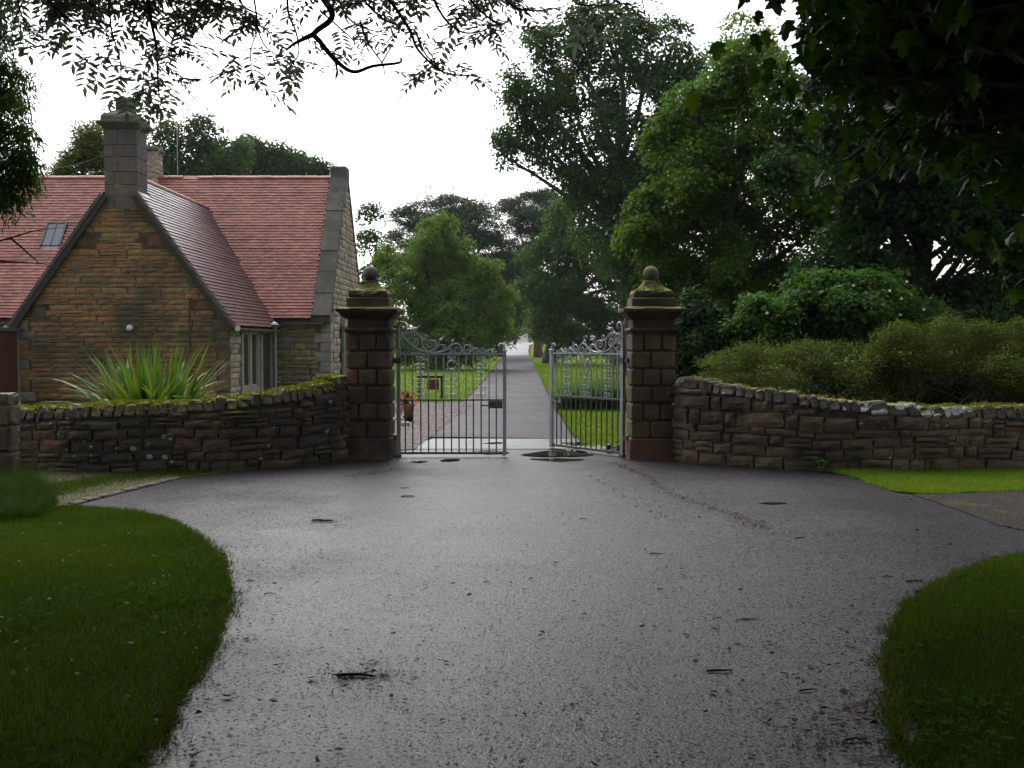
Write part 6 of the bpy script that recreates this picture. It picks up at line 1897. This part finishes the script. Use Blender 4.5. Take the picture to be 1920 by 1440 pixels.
for k in range(46):       # dense fringe along the very top
    x0 = rga.choice([rga.uniform(20, 420), rga.uniform(500, 960)])
    add_twig([(x0, -70), (x0 + rga.uniform(-30, 30), -25), (x0 + rga.uniform(-40, 40), rga.uniform(0, 14))], rga.uniform(5.1, 5.9), .006, .002, 8, fr=.1)
part('branches', join(br), M['bark_ash'], ash, True)
def leafM(p, az, pitch, s):
    return Matrix.Translation(p) @ Matrix.Rotation(az, 4, 'Z') @ Matrix.Rotation(-pitch, 4, 'Y') @ Matrix.Scale(s, 4)
ls_ = [(leafM(*l), l[0]) for l in leaves]
ls_.sort(key=lambda q: 0 if (0 < project(q[1])[0] < 1920 and project(q[1])[1] > -5) else 1)
for k, (Mx, p) in enumerate(ls_[:300]): place('leaf', AM[k % 6], ash, Mx)
Vs, Fs, n = [], [], 0
for k, (Mx, p) in enumerate(ls_[300:]):
    V, f = AL_[k % 6]; m = np.array(Mx)
    Vs.append(V @ m[:3, :3].T + m[:3, 3]); Fs += [tuple(q + n for q in ff) for ff in f]; n += len(V)
part('foliage', (np.concatenate(Vs), Fs), M['l_ash_a'], ash, rnd=[rga.random() for _ in Fs], kind='stuff')
def above_frame(c, m=.35):
    """true where a point would come into the picture"""
    y = c[:, 1]
    return (y > .0) & (c[:, 2] < EYE + .345 * y + m) & (np.abs(c[:, 0]) < .53 * y + m)
V, Fq, rnd, cent = leaf_cloud(np.random.default_rng(8), [(-5.2, -1.5, 8.2, 3.2, 3.2, 2.4), (-3.0, 1.2, 7.6, 2.6, 2.6, 1.8), (-6.5, 1.8, 6.5, 2.6, 2.6, 2.0), (-2.6, -3, 7.6, 2.8, 2.8, 2.0), (-1.4, 2.6, 6.6, 2.0, 2.2, 1.3), (-5.2, 4.2, 6.4, 2.0, 2.0, 1.4), (-6.6, -4, 7.0, 3, 3, 2.2), (-4.6, 2.6, 4.7, 1.6, 1.6, 1.1), (-.3, .2, 7.8, 2.2, 2.4, 1.3), (-3.4, 3.2, 4.9, 1.5, 1.5, .9), (-2.2, -1, 5.6, 2, 2, 1.2), (-4.6, .4, 5.2, 1.8, 1.8, 1.3), (-5.4, 3.4, 3.4, 1.0, 1.2, 1.2),  (-.6, 3.6, 5.2, 1.5, 1.6, .8), (-3.6, 6.6, 7.2, 2.4, 2.4, 1.6), (-1.2, 6.8, 7.3, 2.2, 2.4, 1.4), (-5.6, 7.5, 7.4, 2.4, 2.4, 1.8), (-2.6, 9.2, 8.2, 2.4, 2.2, 1.6), (-4.2, 8.8, 6.3, 1.8, 1.6, 1.0), (-2.6, 8.0, 6.1, 1.8, 1.6, .9), (-5.8, 8.6, 5.9, 1.6, 1.6, 1.2), (-3.4, 6.4, 5.4, 1.7, 1.4, .8), (-1.0, 8.2, 6.3, 1.6, 1.5, .8)],
    6500, 13, .40, .16, .085, .4, cull=above_frame)
part('crown', (V, Fq), M['l_ash_a'], ash, rnd=rnd)

# ------------------------------------------------------------------ overhanging sycamore on the right
def syc_leaf(i):
    rr = random.Random(500 + i)
    lob = [(0, 0), (.10, -.30), (.30, -.34), (.26, -.20), (.48, -.46), (.60, -.30), (.58, -.20), (.80, -.16), (1.0, 0), (.80, .16), (.58, .20), (.60, .30), (.48, .46), (.26, .20), (.30, .34), (.10, .30)]
    V = [(.32, 0, .03)] + [(x + rr.uniform(-.03, .03), y + rr.uniform(-.03, .03), -.22 * abs(y) - .25 * max(0, x - .3) ** 2 + rr.uniform(-.02, .02)) for x, y in lob]
    n = len(lob)
    Fs = [(0, 1 + k, 1 + (k + 1) % n) for k in range(n)]
    return np.array(V), Fs
SL = [syc_leaf(i) for i in range(6)]
SM = [mesh('leaf', V, f, M['l_syc']) for V, f in SL]
syc = thing('overhanging_sycamore', (4.6, 1.5, 0), 'large leaved sycamore overhanging the top right corner in deep shade', 'tree')
rgs = random.Random(17)
part('trunk', tube([(4.6, 1.5, -.2), (4.6, 1.5, .4), (4.55, 1.5, 2.2), (4.5, 1.6, 4.5), (4.6, 1.6, 7), (4.5, 1.8, 9)], [.46, .36, .31, .26, .18, .08], 12), M['bark'], syc, True)
sb = []
sl = []
def syc_branch(pts, Y0, Y1, nl, spread=.16, r0=.016):
    n = len(pts)
    pth = smooth_path([tuple(P(a, b, Y0 + (Y1 - Y0) * i / (n - 1))) for i, (a, b) in enumerate(pts)], 4)
    sb.append(tube(pth, list(np.linspace(r0, .003, len(pth))), 5, False))
    for k in range(nl):
        t = rgs.random() ** .8
        i = min(int(t * (len(pth) - 1)), len(pth) - 2)
        p = Vector(pth[i]) + Vector((rgs.gauss(0, spread), rgs.gauss(0, spread), rgs.gauss(-.02, spread * .6)))
        sl.append((p, rgs.uniform(0, 2 * PI), rgs.uniform(-1.35, -.25), rgs.uniform(.065, .115), rgs.uniform(-.4, .4)))
syc_branch([(2200, -80), (1900, 10), (1700, 30), (1560, 40), (1490, 60)], 3.4, 4.6, 75)
syc_branch([(2200, 40), (1950, 90), (1760, 110), (1600, 120), (1500, 130)], 3.4, 4.8, 80)
syc_branch([(2200, 120), (1950, 160), (1760, 150), (1620, 150), (1540, 165), (1480, 150)], 3.6, 4.9, 60)
syc_branch([(2200, -150), (1900, -80), (1650, -40), (1530, 0)], 3.4, 4.4, 60)
syc_branch([(2200, 180), (1960, 210), (1800, 230), (1700, 240), (1610, 240)], 3.8, 5.0, 42)
syc_branch([(2250, 260), (2000, 280), (1880, 270), (1780, 260), (1700, 285)], 3.8, 5.0, 42, .14)
syc_branch([(2250, 330), (2000, 340), (1900, 330), (1820, 350)], 3.8, 4.8, 34, .13)
syc_branch([(2250, 400), (2020, 430), (1930, 420), (1880, 440)], 3.8, 4.6, 26, .11)
syc_branch([(2250, 480), (2020, 510), (1930, 520), (1895, 545)], 3.8, 4.6, 14, .09)
syc_branch([(1760, 150), (1680, 220), (1600, 290), (1570, 300)], 4.4, 5.2, 20, .12)
syc_branch([(1700, 240), (1640, 330), (1560, 370), (1530, 385)], 4.6, 5.4, 14, .12, .008)
syc_branch([(1600, -60), (1450, -30), (1410, -8)], 3.9, 4.0, 5, .04, .006)
part('branches', join(sb), M['bark'], syc, True)
def sycM(p, az, pitch, s, roll):
    return Matrix.Translation(p) @ Matrix.Rotation(az, 4, 'Z') @ Matrix.Rotation(-pitch, 4, 'Y') @ Matrix.Rotation(roll, 4, 'X') @ Matrix.Scale(s, 4)
sl = [l for l in sl if l[0].y > 2.2]
sl.sort(key=lambda l: -(l[3] / l[0].y) if in_view(l[0], 60) else 0)
for k, l in enumerate(sl[:300]): place('leaf', SM[k % 6], syc, sycM(*l))
Vs, Fs, n = [], [], 0
# denser mass of the same leaves a little further in, and over the frame
extra = []
for k in range(7000):
    px = 1920 + 160 - abs(rgs.gauss(0, 290)); py = rgs.gauss(40, 100)
    if px < 1500 + max(0, py - 120) * 1.2: continue
    Y = rgs.uniform(4.6, 6.4)
    extra.append((P(px, py, Y), rgs.uniform(0, 2 * PI), rgs.uniform(-1.3, -.1), rgs.uniform(.07, .12), rgs.uniform(-.5, .5)))
for k, l in enumerate(sl[300:] + extra):
    V, f = SL[k % 6]; m = np.array(sycM(*l))
    Vs.append(V @ m[:3, :3].T + m[:3, 3]); Fs += [tuple(q + n for q in ff) for ff in f]; n += len(V)
part('foliage', (np.concatenate(Vs), Fs), M['l_syc_a'], syc, rnd=np.repeat(np.random.default_rng(3).random(len(Fs) // 16), 16), kind='stuff')
V, Fq, rnd, cent = leaf_cloud(np.random.default_rng(9), [(4.2, 2.2, 7.2, 3.0, 3.0, 2.2), (2.4, 3.4, 6.6, 2.0, 2.2, 1.5), (5.4, 5.0, 6.4, 2.6, 2.6, 2.0), (3.8, 5.6, 6.4, 2.0, 2.2, 1.4), (4.8, -1.8, 7.2, 3.0, 3.0, 2.2), (2.2, -.6, 7.6, 2.4, 2.6, 1.6), (6.2, 2.0, 5.0, 2.2, 2.4, 2.0), (6.2, 5.6, 4.4, 2.0, 2.2, 2.0), (5.6, 3.6, 3.4, 1.2, 1.5, 1.2), (2.6, 4.6, 5.0, 1.6, 1.6, .9), (3.6, 3.0, 4.8, 1.6, 1.6, 1.2), (1.4, 1.0, 5.6, 2, 2, 1.2), (3.2, .4, 5.4, 2, 2, 1.4), (1.0, 3.4, 5.4, 1.4, 1.5, .7), (1.0, 7.0, 7.6, 2.2, 2.2, 1.4), (3.0, 7.4, 7.4, 2.4, 2.4, 1.5), (5.4, 8.2, 7.4, 2.6, 2.4, 2.0), (7.0, 8.0, 5.4, 2.0, 2.2, 2.0), (.6, 8.4, 6.4, 1.8, 1.6, .9), (2.2, 8.0, 6.3, 1.8, 1.5, .9), (1.4, 5.6, 5.6, 1.6, 1.5, .8)],
    6500, 13, .42, .165, .13, .4, cull=above_frame)
part('crown', (V, Fq), M['l_syc_a'], syc, rnd=rnd)
# unseen low boughs and hedges added beside and behind the view to block light
V, Fq, rnd, cent = leaf_cloud(np.random.default_rng(12), [(-3.9, 3.4, 3.6, 1.1, 1.6, 1.3), (-4.4, 1.2, 3.4, 1.5, 1.8, 1.5), (-3.2, .6, 4.4, 1.5, 1.5, 1.2), (-2.6, -1.5, 4.6, 1.6, 1.6, 1.2), (-1.2, -.6, 5.2, 1.6, 1.8, 1.0), (-1.6, 1.6, 5.0, 1.5, 1.5, .8), (-2.6, 2.8, 5.0, 1.4, 1.4, .8), (-4.3, 5.0, 2.7, 1.1, 1.3, 1.3), (-4.6, 3.2, 2.0, 1.3, 1.6, 1.4), (-3.2, 1.6, 2.6, 1.0, 1.2, 1.1), (-3.0, 4.6, 5.2, 1.4, 1.4, .8), (-1.5, 3.8, 4.7, 1.4, 1.2, .6)], 5200, 13, .35, .145, .08, .4, cull=above_frame)
part('added_bough', (V, Fq), M['l_ash_a'], ash, rnd=rnd)
V, Fq, rnd, cent = leaf_cloud(np.random.default_rng(13), [(3.6, 3.4, 3.8, 1.2, 1.6, 1.3), (4.2, 1.0, 3.6, 1.6, 1.8, 1.5), (3.0, .4, 4.6, 1.5, 1.5, 1.2), (2.4, -1.5, 4.8, 1.6, 1.6, 1.2), (1.0, -.8, 5.4, 1.6, 1.8, 1.0), (1.8, 1.8, 5.0, 1.5, 1.5, .8), (2.8, 3.0, 4.9, 1.4, 1.4, .8), (0, 1.6, 5.8, 1.6, 1.6, .8), (4.2, 5.0, 4.6, 1.2, 1.2, .9), (4.4, 5.0, 2.7, 1.1, 1.3, 1.3), (4.6, 3.2, 2.0, 1.3, 1.6, 1.4), (3.2, 1.6, 2.6, 1.0, 1.2, 1.1), (1.7, 3.8, 4.9, 1.4, 1.2, .6), (.1, 3.6, 5.2, 1.2, 1.2, .6)], 5600, 13, .38, .155, .12, .4, cull=above_frame)
part('added_bough', (V, Fq), M['l_syc_a'], syc, rnd=rnd)
for k, sx in enumerate((-1, 1)):
    V, Fq, rnd, cent = leaf_cloud(np.random.default_rng(20 + k), [(sx * (3.6 + .2 * i % 2), 1.2 - 1.9 * i, 1.3, 1.1, 1.2, 1.5) for i in range(9)], 1500, 10, .3, .13, .09, .5, cull=above_frame)
    hd = thing('added_hedge', (sx * 3.6, -6, 0), 'rough hedge along the lane behind the viewer, on its ' + ('left' if sx < 0 else 'right'), 'added_hedge')
    part('foliage', (V, Fq), M['l_dark'], hd, rnd=rnd)
    part('stems', join([tube([(sx * 3.6, 1.2 - 1.9 * i, -.1), (sx * 3.65, 1.1 - 1.9 * i, 1.5)], [.06, .03], 5) for i in range(9)]), M['bark'], hd)
# neighbours behind the camera that close the canopy
for k, (bx, by_, lab) in enumerate(((-4.2, -9.5, 'broad tree shading the road behind the viewer, on its left'), (4.4, -8.5, 'broad tree shading the road behind the viewer, on its right'))):
    tree('lime_tree', lab, 'tree', (bx, by_, 0), [(bx, by_, 8, 3.6, 3.6, 3), (bx * .35, by_ + 2, 8.2, 3, 3, 2), (bx * 1.5, by_ + 2, 6.5, 3, 3, 3), (bx, by_ - 3, 7, 3.2, 3.2, 3)], M['l_dark'], M['bark'], 1400, 12, .5, .28, .22, .4, .5, 60 + k, shell=.3)

# ------------------------------------------------------------------ flax and smaller plants
def blade_mesh(i, L=1.0, w=.030, arch=.5):
    V, Fs = [], []
    n = 6
    for k in range(n + 1):
        t = k / n
        x = L * (math.sin(arch * t * 1.2) / 1.2 / max(arch, .01)) if False else L * t * math.sin(arch * t)
        z = L * t * math.cos(arch * t)
        ww = w * (1 - t ** 2.2) * (.55 + .45 * min(1, t * 4)) + .0008
        V += [(x, -ww, z), (x - .006, 0, z - .004), (x, ww, z)]
    for k in range(n):
        a = k * 3
        Fs += [(a, a + 1, a + 4, a + 3), (a + 1, a + 2, a + 5, a + 4)]
    return mesh('leaf', V, Fs, M['l_flax'])
FB = [blade_mesh(i, 1.0, .040, a) for i, a in enumerate((.10, .22, .35, .5, .68, .85, 1.05))]
fx = P(282, 750, 15.6)
flax = thing('flax_plant', (fx.x, fx.y, 0), 'large spiky flax plant with sword shaped leaves behind the left wall', 'plant')
rff = random.Random(12)
for k in range(290):
    out = rff.random() ** .8
    i = min(6, int(out * 7))
    az = rff.uniform(0, 2 * PI)
    L = rff.uniform(1.2, 1.68) * (1 - .06 * out)
    s = Matrix.Translation((fx.x + math.cos(az) * .46 * rff.random() ** .5 * 1.1, fx.y + math.sin(az) * .30 * rff.random(), rff.uniform(0, .1))) @ Matrix.Rotation(az, 4, 'Z') @ Matrix.Rotation(out * .55 + rff.uniform(-.08, .08), 4, 'Y') @ Matrix.Diagonal((L, rff.uniform(.8, 1.25) , L, 1)) @ Matrix.Rotation(rff.uniform(-.6, .6), 4, 'Z')
    place('leaf', FB[i], flax, s)

def strap_clump(name, label, cat, base, n, h, spread, mat, seed, w=.018, group=None):
    rg = np.random.default_rng(seed)
    root = thing(name, base, label, cat, group)
    V, Fs, rn = [], [], []
    for k in range(n):
        az = rg.uniform(0, 2 * PI); L = h * rg.uniform(.6, 1.15); ar = rg.uniform(.2, 1.25)
        bx, by = base[0] + rg.uniform(-1, 1) * spread[0], base[1] + rg.uniform(-1, 1) * spread[1]
        b0 = len(V); ca, sa = math.cos(az), math.sin(az)
        for q in range(5):
            t = q / 4
            x = L * t * math.sin(ar * t); z = L * t * math.cos(ar * t)
            ww = w * (1 - t ** 2) + .001
            V += [(bx + ca * x - sa * ww, by + sa * x + ca * ww, base[2] + z), (bx + ca * x + sa * ww, by + sa * x - ca * ww, base[2] + z)]
        for q in range(4): Fs.append((b0 + 2 * q, b0 + 2 * q + 1, b0 + 2 * q + 3, b0 + 2 * q + 2)); rn.append(rg.random())
    part('leaves', (V, Fs), mat, root, rnd=rn)
    return root
i1 = G(1068, 768); i2 = G(1112, 768); i3 = G(1152, 768); i4 = G(1200, 766)
for k, (b, lab) in enumerate(((i1, 'clump of strap leaved plants beside the drive, nearest the asphalt'), (i2, 'middle clump of strap leaved plants seen through the open gate'), (i3, 'clump of strap leaved plants against the reddish pier'), (i4, 'clump of strap leaved plants hidden behind the reddish pier'))):
    if k < 3: strap_clump('border_plant', lab, 'plant', (b.x, b.y, 0), 520, .62 + .12 * min(k, 1), (.28, .30), M['l_iris'], 30 + k, .016, 'strap leaved plants by the drive')
# fern on the right pier cap and weeds at its foot
strap_clump('fern', 'small fern growing from the front of the reddish pier cap', 'plant', (1.92, 13.66, 2.19), 26, .16, (.03, .02), M['l_shrub'], 41, .010)
wd = G(1262, 862)
def weed(label, base, n, r, seed, ll=.06):
    root = thing('weed', base, label, 'plant')
    V, Fq, rnd, _ = leaf_cloud(np.random.default_rng(seed), [(base[0], base[1], base[2] + r * .6, r * 1.3, r * .8, r * .7)], n, 6, .03, ll, ll * .8, .2, .7)
    part('leaves', (V, Fq), M['l_iris'], root, rnd=rnd)
weed('leafy weed at the foot of the reddish pier', (wd.x, wd.y, 0), 26, .09, 1)
for k, (px, py, lab, rr_) in enumerate(((1545, 884, 'straggling weeds at the foot of the right wall, nearer the pier', .12), (1478, 880, 'low weed tuft at the foot of the right wall beside the road', .08), (1760, 884, 'broad leaved weed at the foot of the right wall above the verge', .13))):
    b = G(px, py); weed(lab, (b.x, b.y - .03, 0), 34, rr_, 5 + k, .045)
# ------------------------------------------------------------------ planter, sign, fence, litter
pb = G(766, 791)
pl = thing('flower_planter', (pb.x, pb.y, 0), 'planter of orange flowers in two stacked pots just inside the left gate', 'planter')
part('lower_pot', lathe([(.07, 0), (.105, .10), (.115, .13), (.10, .14)], (pb.x, pb.y, 0), 16), M['black'], pl, True)
part('pot', lathe([(.085, .14), (.115, .30), (.13, .32), (.13, .36), (.11, .365), (.10, .33)], (pb.x, pb.y, 0), 18), M['terracotta'], pl, True)
V, Fq, rnd, _ = leaf_cloud(np.random.default_rng(4), [(pb.x - .06, pb.y, .44, .20, .14, .10)], 60, 8, .05, .06, .035, .2, .5)
part('foliage', (V, Fq), M['l_dark'], pl, rnd=rnd)
rgf = random.Random(3)
for k in range(26):
    c = Vector((pb.x - .06 + rgf.gauss(0, .11), pb.y - .08 + rgf.uniform(-.05, .08), .50 + rgf.gauss(0, .055)))
    V, Fs = [], []
    for q in range(6):
        a = q * PI / 3 + rgf.random() * .3; r = .032
        b0 = len(V); t = Vector((math.cos(a), -.3, math.sin(a))); s = Vector((-math.sin(a), 0, math.cos(a))) * .016
        for v in (c, c + t * r * .6 + s, c + t * r, c + t * r * .6 - s): V.append(tuple(v))
        Fs.append((b0, b0 + 1, b0 + 2, b0 + 3))
    part('flower', (V, Fs), M['orange'], pl, rnd=[rgf.random()] * 6)
so = G(748, 788)
st = thing('stone_pot', (so.x, so.y, 0), 'pale stone garden pot beside the orange flower planter', 'pot')
part('base', cbox(so.x - .07, so.x + .07, so.y - .07, so.y + .07, 0, .05, .01), M['pale'], st)
part('bowl', lathe([(.03, .05), (.035, .10), (.08, .18), (.095, .28), (.085, .285), (.07, .2)], (so.x, so.y, 0), 14), M['pale'], st, True)
gs2 = G(760, 800)
o = part('rock', cbox(gs2.x - .10, gs2.x + .08, gs2.y - .06, gs2.y + .06, -.02, .09, .035, .014, 2, 5), M['pale'], None)
setp(o, 'mossy rock on the gravel in front of the flower planter', 'rock')
# notice board on a black frame
sb0 = G(806, 751)
Ys = sb0.y; kx = Ys / F
sg = thing('notice_board', (sb0.x, Ys, 0), 'small dark red notice board hung in a black frame on the left lawn', 'sign')
X = lambda px: (px - 960) * kx
Zs = lambda py: EYE + (639 - py) * kx
part('post', box(X(826), X(830), Ys - .03, Ys + .03, -.1, Zs(705)), M['black'], sg)
part('post', box(X(783), X(786.5), Ys - .03, Ys + .03, -.1, Zs(705)), M['black'], sg)
part('top_rail', box(X(782), X(831), Ys - .032, Ys + .032, Zs(709), Zs(705.5) + .02), M['black'], sg)
bd = part('board', cbox(X(801), X(823), Ys - .02, Ys + .02, Zs(731), Zs(711.5), .008), M['sign'], sg)
part('border', join([box(X(801), X(823), Ys - .026, Ys - .021, Zs(731), Zs(730.2)), box(X(801), X(823), Ys - .026, Ys - .021, Zs(712.2), Zs(711.5))]), M['terracotta'], bd)
part('hanger', box(X(805), X(805.6), Ys - .01, Ys + .01, Zs(711.5), Zs(709)), M['black'], sg)
part('hanger', box(X(819), X(819.6), Ys - .01, Ys + .01, Zs(711.5), Zs(709)), M['black'], sg)
# pale fence beyond the right pier
Yf = 38.0
fn = thing('paling_fence', ((1165 - 960) / F * Yf, Yf, 0), 'short run of grey wooden palings seen past the open gate', 'fence')
for k, px in enumerate((1143, 1150, 1157, 1164, 1171, 1178, 1185, 1192)):
    x = (px - 960) / F * Yf
    part('pale', cbox(x - .035, x + .035, Yf - .015, Yf + .015, -.05, 1.15 + (k % 3) * .03, .006), M['timber'], fn)
for z_ in (.35, .9):
    part('rail', box((1138 - 960) / F * Yf, (1197 - 960) / F * Yf, Yf + .016, Yf + .06, z_, z_ + .07), M['timber'], fn)
# white posts or stones along the crossing far down the drive
# twigs lying on the road
tw = [(1350, 1260, 50, .1, 'straight dark twig lying alone on the road near the right lawn'), (1405, 1163, 30, .05, 'longest twig of a small scatter to the right of the road centre'), (1345, 1161, 18, 0, 'short twig at the left of the small scatter right of the road centre'),
      (1342, 1180, 16, -.1, 'short twig just nearer than its neighbours in the small scatter'), (1385, 1164, 14, .6, 'stubby angled twig in the middle of the small scatter'), (1288, 1192, 12, 0, 'tiny twig left of the small scatter, by the middle of the road'),
      (1515, 1296, 38, .15, 'forked dark twig on the road between the lone straight twig and the right lawn'), (1238, 1106, 12, 0, 'tiny twig far out in the middle of the dark tarmac, right of centre'), (1500, 1010, 20, 0, 'thin twig on the far right of the forecourt'),
      (668, 1270, 70, .05, 'largest dark twig, lying in a smear of litter left of the road centre'), (722, 1268, 22, -.1, 'short twig at the right end of the largest dark twig'), (505, 1115, 20, .4, 'angled twig beside the left lawn where it bulges most'),
      (470, 1090, 16, .2, 'small twig next to the edge of the left lawn at its widest'), (462, 1200, 12, 0, 'tiny twig by the lower part of the left lawn edge'), (912, 1092, 12, .5, 'tiny upright looking twig in the very middle of the road'),
      (605, 978, 40, 0, 'long thin twig left of centre in the forecourt'), (765, 932, 26, .02, 'twig on the forecourt in front of the closed gate, nearer of two'), (760, 916, 16, 0, 'twig on the forecourt in front of the closed gate, farther of two'),
      (1230, 1040, 24, -.2, 'thin twig on the pale wet tarmac right of centre'), (1600, 1390, 44, .1, 'twig at the bottom right corner of the road, left of a pair'), (1665, 1392, 40, -.15, 'twig at the bottom right corner of the road, touching the lawn'),
      (830, 1352, 14, .9, 'tiny steep twig near the bottom of the picture left of centre'), (1665, 1082, 22, .1, 'small twig at the tip of the right lawn, farther of two'), (1715, 1092, 34, .1, 'twig at the tip of the right lawn, nearer and longer of two'),
      (1095, 974, 16, 0, 'tiny twig in front of the open gate on the forecourt')]
rgt = random.Random(4)
for k, (px, py, lpx, ang, lab) in enumerate(tw):
    c = G(px, py); L = lpx / F * c.y
    r = max(.003, min(.009, L * .05))
    a = ang * .8 + rgt.uniform(-.1, .1)
    d = Vector((math.cos(a), math.sin(a), 0)); s = Vector((-d.y, d.x, 0))
    pts = [c + d * (t - .5) * L + s * rgt.uniform(-.06, .06) * L + Vector((0, 0, r + .002 + (rgt.random() * .006 if 0 < t < 1 else 0))) for t in (0, .3, .6, 1)]
    o = thing('twig', c, lab, 'twig', 'broken twigs lying on the wet road')
    part('stem', tube(pts, [r, r * 1.05, r * .9, r * .6], 6), M['twig'], o)
    if L > .09:
        q = pts[2]; e = q + (d + s * rgt.choice((-.8, .8))).normalized() * L * .22 + Vector((0, 0, .004))
        part('side_shoot', tube([q, e], [r * .6, r * .3], 5), M['twig'], o)
# leaf litter and crumbs
N = 9000
rgl = np.random.default_rng(6)
V = []; Fs = []
px = rgl.uniform(-100, 2000, N * 4); py = 865 + (1440 - 865) * rgl.random(N * 4) ** 1.1
gx = []; 
for a, b in zip(px, py):
    g = G(a, b); gx.append((g.x, g.y))
gx = np.array(gx)
k = in_poly(gx[:, 0], gx[:, 1], ROAD)
# drifts gather along the edges and in a streak from the right pier
edge = np.array(L_EDGE + R_EDGE + L_TOP + R_TOP + gp((1180, 880), (1220, 900), (1255, 925), (1330, 950), (1420, 985), (640, 1270), (690, 1268), (600, 978), (690, 885), (1660, 1330), (1600, 1390)))
dist = np.min(np.hypot(gx[:, None, 0] - edge[None, :, 0], gx[:, None, 1] - edge[None, :, 1]), axis=1)
prob = .10 + .9 * np.exp(-(dist / .22) ** 2) + .18 * (gx[:, 0] > .9)
k &= rgl.random(len(gx)) < prob
gx = gx[k][:N]
# the streak of sodden leaves running out from the right pier, and two muddy blotches
st = []
for pl_, m_, wd_ in ((gp((1150, 868), (1190, 884), (1225, 902), (1255, 925), (1310, 945), (1380, 968), (1430, 990)), 1500, .05), (gp((660, 893), (700, 888), (720, 882)), 350, .06), (gp((635, 1272), (680, 1270), (740, 1268)), 200, .045), (gp((1560, 1395), (1620, 1340), (1690, 1300)), 800, .17), (gp((590, 978), (625, 979)), 160, .03), (gp((1120, 900), (1180, 935), (1260, 975)), 350, .10)):
    q_ = np.array([(p_[0], p_[1]) for p_ in smooth_path([(a_[0], a_[1], 0) for a_ in pl_], 8)])
    i_ = rgl.integers(0, len(q_), m_)
    st.append(q_[i_] + rgl.normal(0, 1, (m_, 2)) * wd_ * (.4 + .9 * np.abs(np.sin(i_ * .9)))[:, None])
st = np.concatenate(st); st = st[in_poly(st[:, 0], st[:, 1], ROAD)]
gx = np.concatenate([gx, st]); n = len(gx)
s = rgl.uniform(.004, .015, n) * (.8 + .9 * (rgl.random(n) < .12))
a = rgl.uniform(0, 2 * PI, n); el = rgl.uniform(.3, 1, n)
Vv = np.empty((n, 4, 3))
for q, (u, v) in enumerate(((-1, 0), (0, -.6), (1, 0), (0, .6))):
    Vv[:, q, 0] = gx[:, 0] + s * (u * np.cos(a) - v * el * np.sin(a))
    Vv[:, q, 1] = gx[:, 1] + s * (u * np.sin(a) + v * el * np.cos(a))
    Vv[:, q, 2] = .006 + rgl.random(n) * s * .7
part('leaf_litter', (Vv.reshape(-1, 3), np.arange(n * 4).reshape(n, 4)), M['litter'], None, rnd=rgl.random(n), kind='stuff')
# a few pale fallen leaves on the left lawn
n = 60
q = np.array([tuple(G(a, b))[:2] for a, b in zip(rgl.uniform(0, 420, n), rgl.uniform(985, 1340, n))])
k = in_poly(q[:, 0], q[:, 1], LLAWN); q = q[k]; n = len(q)
a = rgl.uniform(0, 2 * PI, n); s = rgl.uniform(.008, .02, n)
Vv = np.empty((n, 4, 3))
for j, (u, v) in enumerate(((-1, 0), (0, -.5), (1, 0), (0, .5))):
    Vv[:, j, 0] = q[:, 0] + s * (u * np.cos(a) - v * np.sin(a)); Vv[:, j, 1] = q[:, 1] + s * (u * np.sin(a) + v * np.cos(a)); Vv[:, j, 2] = .055 + rgl.random(n) * .02
part('fallen_leaves', (Vv.reshape(-1, 3), np.arange(n * 4).reshape(n, 4)), leaf_mat('pale_fallen_leaves', [(.07, .075, .05), (.11, .11, .08), (.06, .065, .03)]), None, rnd=rgl.random(n), kind='stuff')
# bits of stone on the gravel
def chips(outline, n, s0, s1, z, mat, seed, name):
    rg = np.random.default_rng(seed)
    o = np.array(outline); lo, hi = o.min(0), o.max(0)
    x = rg.uniform(lo[0], hi[0], n * 3); y = rg.uniform(lo[1], hi[1], n * 3)
    k = in_poly(x, y, outline); x, y = x[k][:n], y[k][:n]; n = len(x)
    s = rg.uniform(s0, s1, n); a = rg.uniform(0, 2 * PI, n)
    V = np.empty((n, 5, 3))
    for j in range(4):
        w_ = a + j * PI / 2 + rg.uniform(-.3, .3, n)
        V[:, j] = np.stack([x + np.cos(w_) * s, y + np.sin(w_) * s * .8, np.full(n, z)], 1)
    V[:, 4] = np.stack([x, y, z + s * .7], 1)
    idx = np.arange(n)[:, None] * 5
    Fq = np.concatenate([idx + np.array([[j, (j + 1) % 4, 4]]) for j in range(4)], 0)
    part(name, (V.reshape(-1, 3), Fq), mat, None, rnd=np.tile(rg.random(n), 4), kind='stuff')
def chipmat(name, cols):
    t = NT(name); r = t.rand(True)
    return t.set(base=t.ramp(r, [(i / (len(cols) - 1), q) for i, q in enumerate(cols)]), rough=.8, spec=.08)
chips(gp((40, 876), (345, 878), (325, 894), (235, 915), (125, 945), (0, 950)), 5000, .006, .016, .006, chipmat('grit', [(.04, .034, .022), (.07, .058, .04), (.05, .052, .014), (.10, .085, .065)]), 2, 'gravel')
chips(GRAV, 5000, .010, .024, .012, chipmat('pink_chips', [(.09, .062, .058), (.14, .11, .105), (.24, .22, .21), (.11, .078, .072)]), 3, 'gravel')
# ------------------------------------------------------------------ damp air
HZ = (-260, 260, -60, 520, -1.2, 32)
hm = bpy.data.materials.new('damp_air'); hm.use_nodes = True
hm.node_tree.nodes.clear()
ho = hm.node_tree.nodes.new('ShaderNodeOutputMaterial'); hv = hm.node_tree.nodes.new('ShaderNodeVolumePrincipled')
hv.inputs['Color'].default_value = (.93, .96, 1.0, 1); hv.inputs['Density'].default_value = .00018; hv.inputs['Anisotropy'].default_value = .1
hm.node_tree.links.new(hv.outputs[0], ho.inputs['Volume'])
part('haze', box(*HZ), hm, None, kind='stuff')
